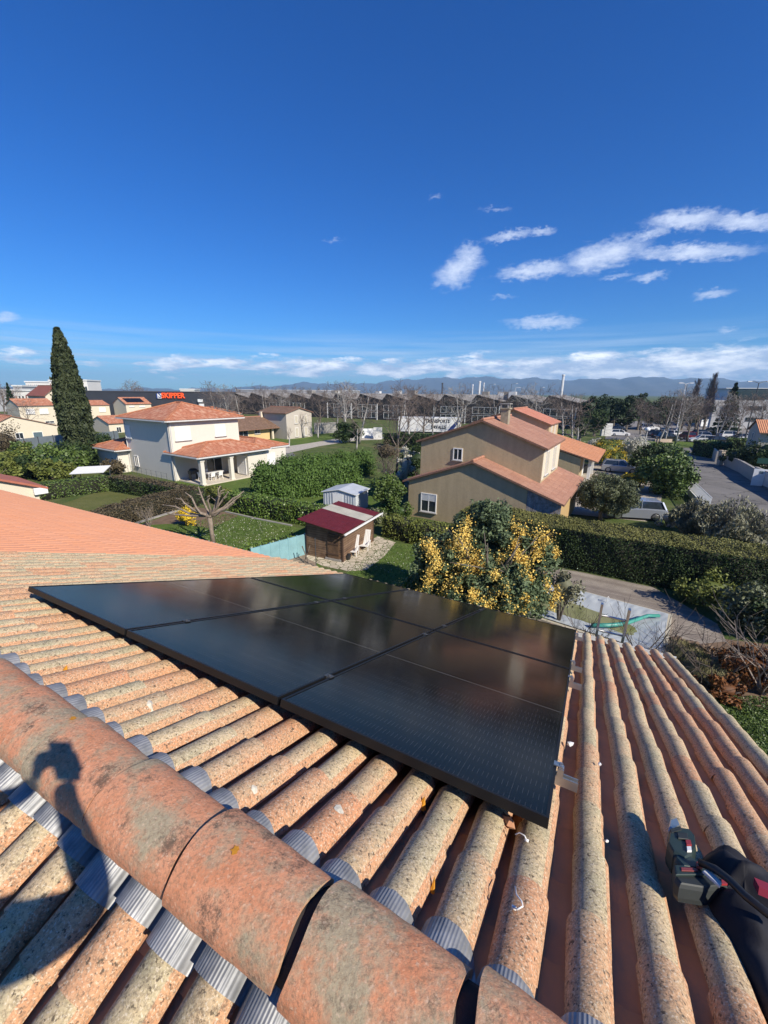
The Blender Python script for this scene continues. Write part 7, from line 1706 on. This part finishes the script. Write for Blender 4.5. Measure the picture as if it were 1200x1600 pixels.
# ------------------------------------------------------------------ the covered pool
def pool():
    c = [g(828, 925), g(884, 918.5), g(1046, 968), g(1047, 997), g(930, 1050), g(800, 1000)]; c = [g(866, 919), g(1040, 964), g(1047, 1000), g(905, 1030), g(820, 985)]
    A, B_ = g(862, 917), g(1043, 966); d = (B_-A)/np.linalg.norm(B_-A); nn = np.array([d[1], -d[0], 0]); L = np.linalg.norm(B_-A)
    if nn@A > 0: nn = -nn
    O = B_; W = np.linalg.norm(g(1047, 1003)-B_)*1.15+1.2; LL = L+3.0; ang = math.atan2(-d[1], -d[0])
    root = thing('pool', 'garden pool under a white tarpaulin holding greenish water beside the grey deck', 'pool', O, ang)
    ux = -d; uy = np.cross([0, 0, 1], ux); sgn = 1 if uy@nn > 0 else -1; root.rotation_euler = (0, 0, ang)
    Y = lambda y: y*sgn; NX, NY = 90, 46; V = []
    for i in range(NX+1):
        for j in range(NY+1):
            x, y = LL*i/NX, W*j/NY; ex, ey = min(x, LL-x), min(y, W-y); e = min(ex, ey)
            sag = -.16*min(1, max(0, (e-.25)/1.0))**.7; fold = .016*math.sin(11*x+3*y)*math.exp(-((ey-.45)/.35)**2)+.016*math.sin(13*y+2*x+2*math.sin(3*x))*math.exp(-((ex-.5)/.45)**2)+.012*math.sin(23*x-9*y)*math.exp(-((e-.3)/.3)**2)
            V.append((x, Y(y), .20+sag+fold))
    F = [(i*(NY+1)+j, (i+1)*(NY+1)+j, (i+1)*(NY+1)+j+1, i*(NY+1)+j+1) for i in range(NX) for j in range(NY)]
    mb = MB(); mb.add(V, F); mb.build('tarpaulin', plain('grey_white_tarpaulin', (.44, .47, .47), .45, .12, .8, bmp=.25, bscale=9, bdist=.02), root, True)
    def ww(nt, bs):
        c = mixc(nt, noise_fac(nt, .9, 6, .6), (.17, .17, .05), (.30, .29, .13)); c = mixc(nt, mth(nt, 'MULTIPLY', noise_fac(nt, .45, 4, lo=.55, hi=.7), .8), c, (.09, .10, .03)); nt.links.new(c, bs.inputs['Base Color']); bs.inputs['Roughness'].default_value = .12; bs.inputs['Specular IOR Level'].default_value = .4
    mb = MB(); mb.prism([(.8+(LL/2-.45)*(1+math.cos(t)), Y(W/2+.40+(W/2-.75)*math.sin(t)*(1-.12*math.cos(3*t)))) for t in np.linspace(0, 2*math.pi, 28, endpoint=False)][::sgn], -.01, .078); mb.build('water', material('green_pool_water', ww), root)
    mb = MB(); b = .14
    for a_, c_ in (((-b, -b), (LL+b, 0)), ((-b, W), (LL+b, W+b)), ((-b, 0), (0, W)), ((LL, 0), (LL+b, W))):
        y0, y1 = sorted((Y(a_[1]), Y(c_[1]))); mb.box((a_[0], y0, 0), (c_[0], y1, .16))
    mb.build('coping', plain('cream_pool_coping', (.50, .45, .34), .8, .15, 2), root)
    # rolled teal tube lying over the cover
    def q(px, py, z): p = g(px, py, z); return p
    mb = MB(); mb.tube([q(925, 977, .27), q(950, 977, .28), q(975, 975, .28), (q(995, 968, .29)), q(1012, 962, .29), q(1030, 962, .28)], [.09, .085, .08, .075, .07, .07], 8)
    tag(recenter(mb.build('hose', plain('teal_plastic', (.06, .30, .24), .4, .2), None, True)), 'teal green plastic tube lying across the pool cover', 'hose')
    for (px, py, lb) in ((906, 935, 'white tie hook on the far edge of the pool cover, left'), (947, 941, 'white tie hook on the far edge of the pool cover, right')):
        p = g(px, py, .17); mb = MB(); mb.tube([p, p+[0, 0, .22], p+[.06, 0, .28], p+[.10, 0, .2]], .015, 5); tag(recenter(mb.build('hook', M_pvc, None, True)), lb, 'hook')
pool()

# ------------------------------------------------------------------ the air between us and the mountains
def haze():
    R = 8500; mb = MB(); mb.box((-R, -1500, -1), (R, R, 330)); o = mb.build('haze', [])
    mt = bpy.data.materials.new('haze'); mt.use_nodes = True; nt = mt.node_tree; nt.nodes.clear()
    v = nt.nodes.new('ShaderNodeVolumePrincipled'); v.inputs['Color'].default_value = (.42, .69, 1, 1); v.inputs['Density'].default_value = HAZE; v.inputs['Anisotropy'].default_value = .0
    out = nt.nodes.new('ShaderNodeOutputMaterial'); nt.links.new(v.outputs[0], out.inputs['Volume']); o.data.materials.append(mt); tag(o, 'pale blue air haze over the whole scene', 'haze', kind='stuff')
HAZE = 1.5e-4
haze()
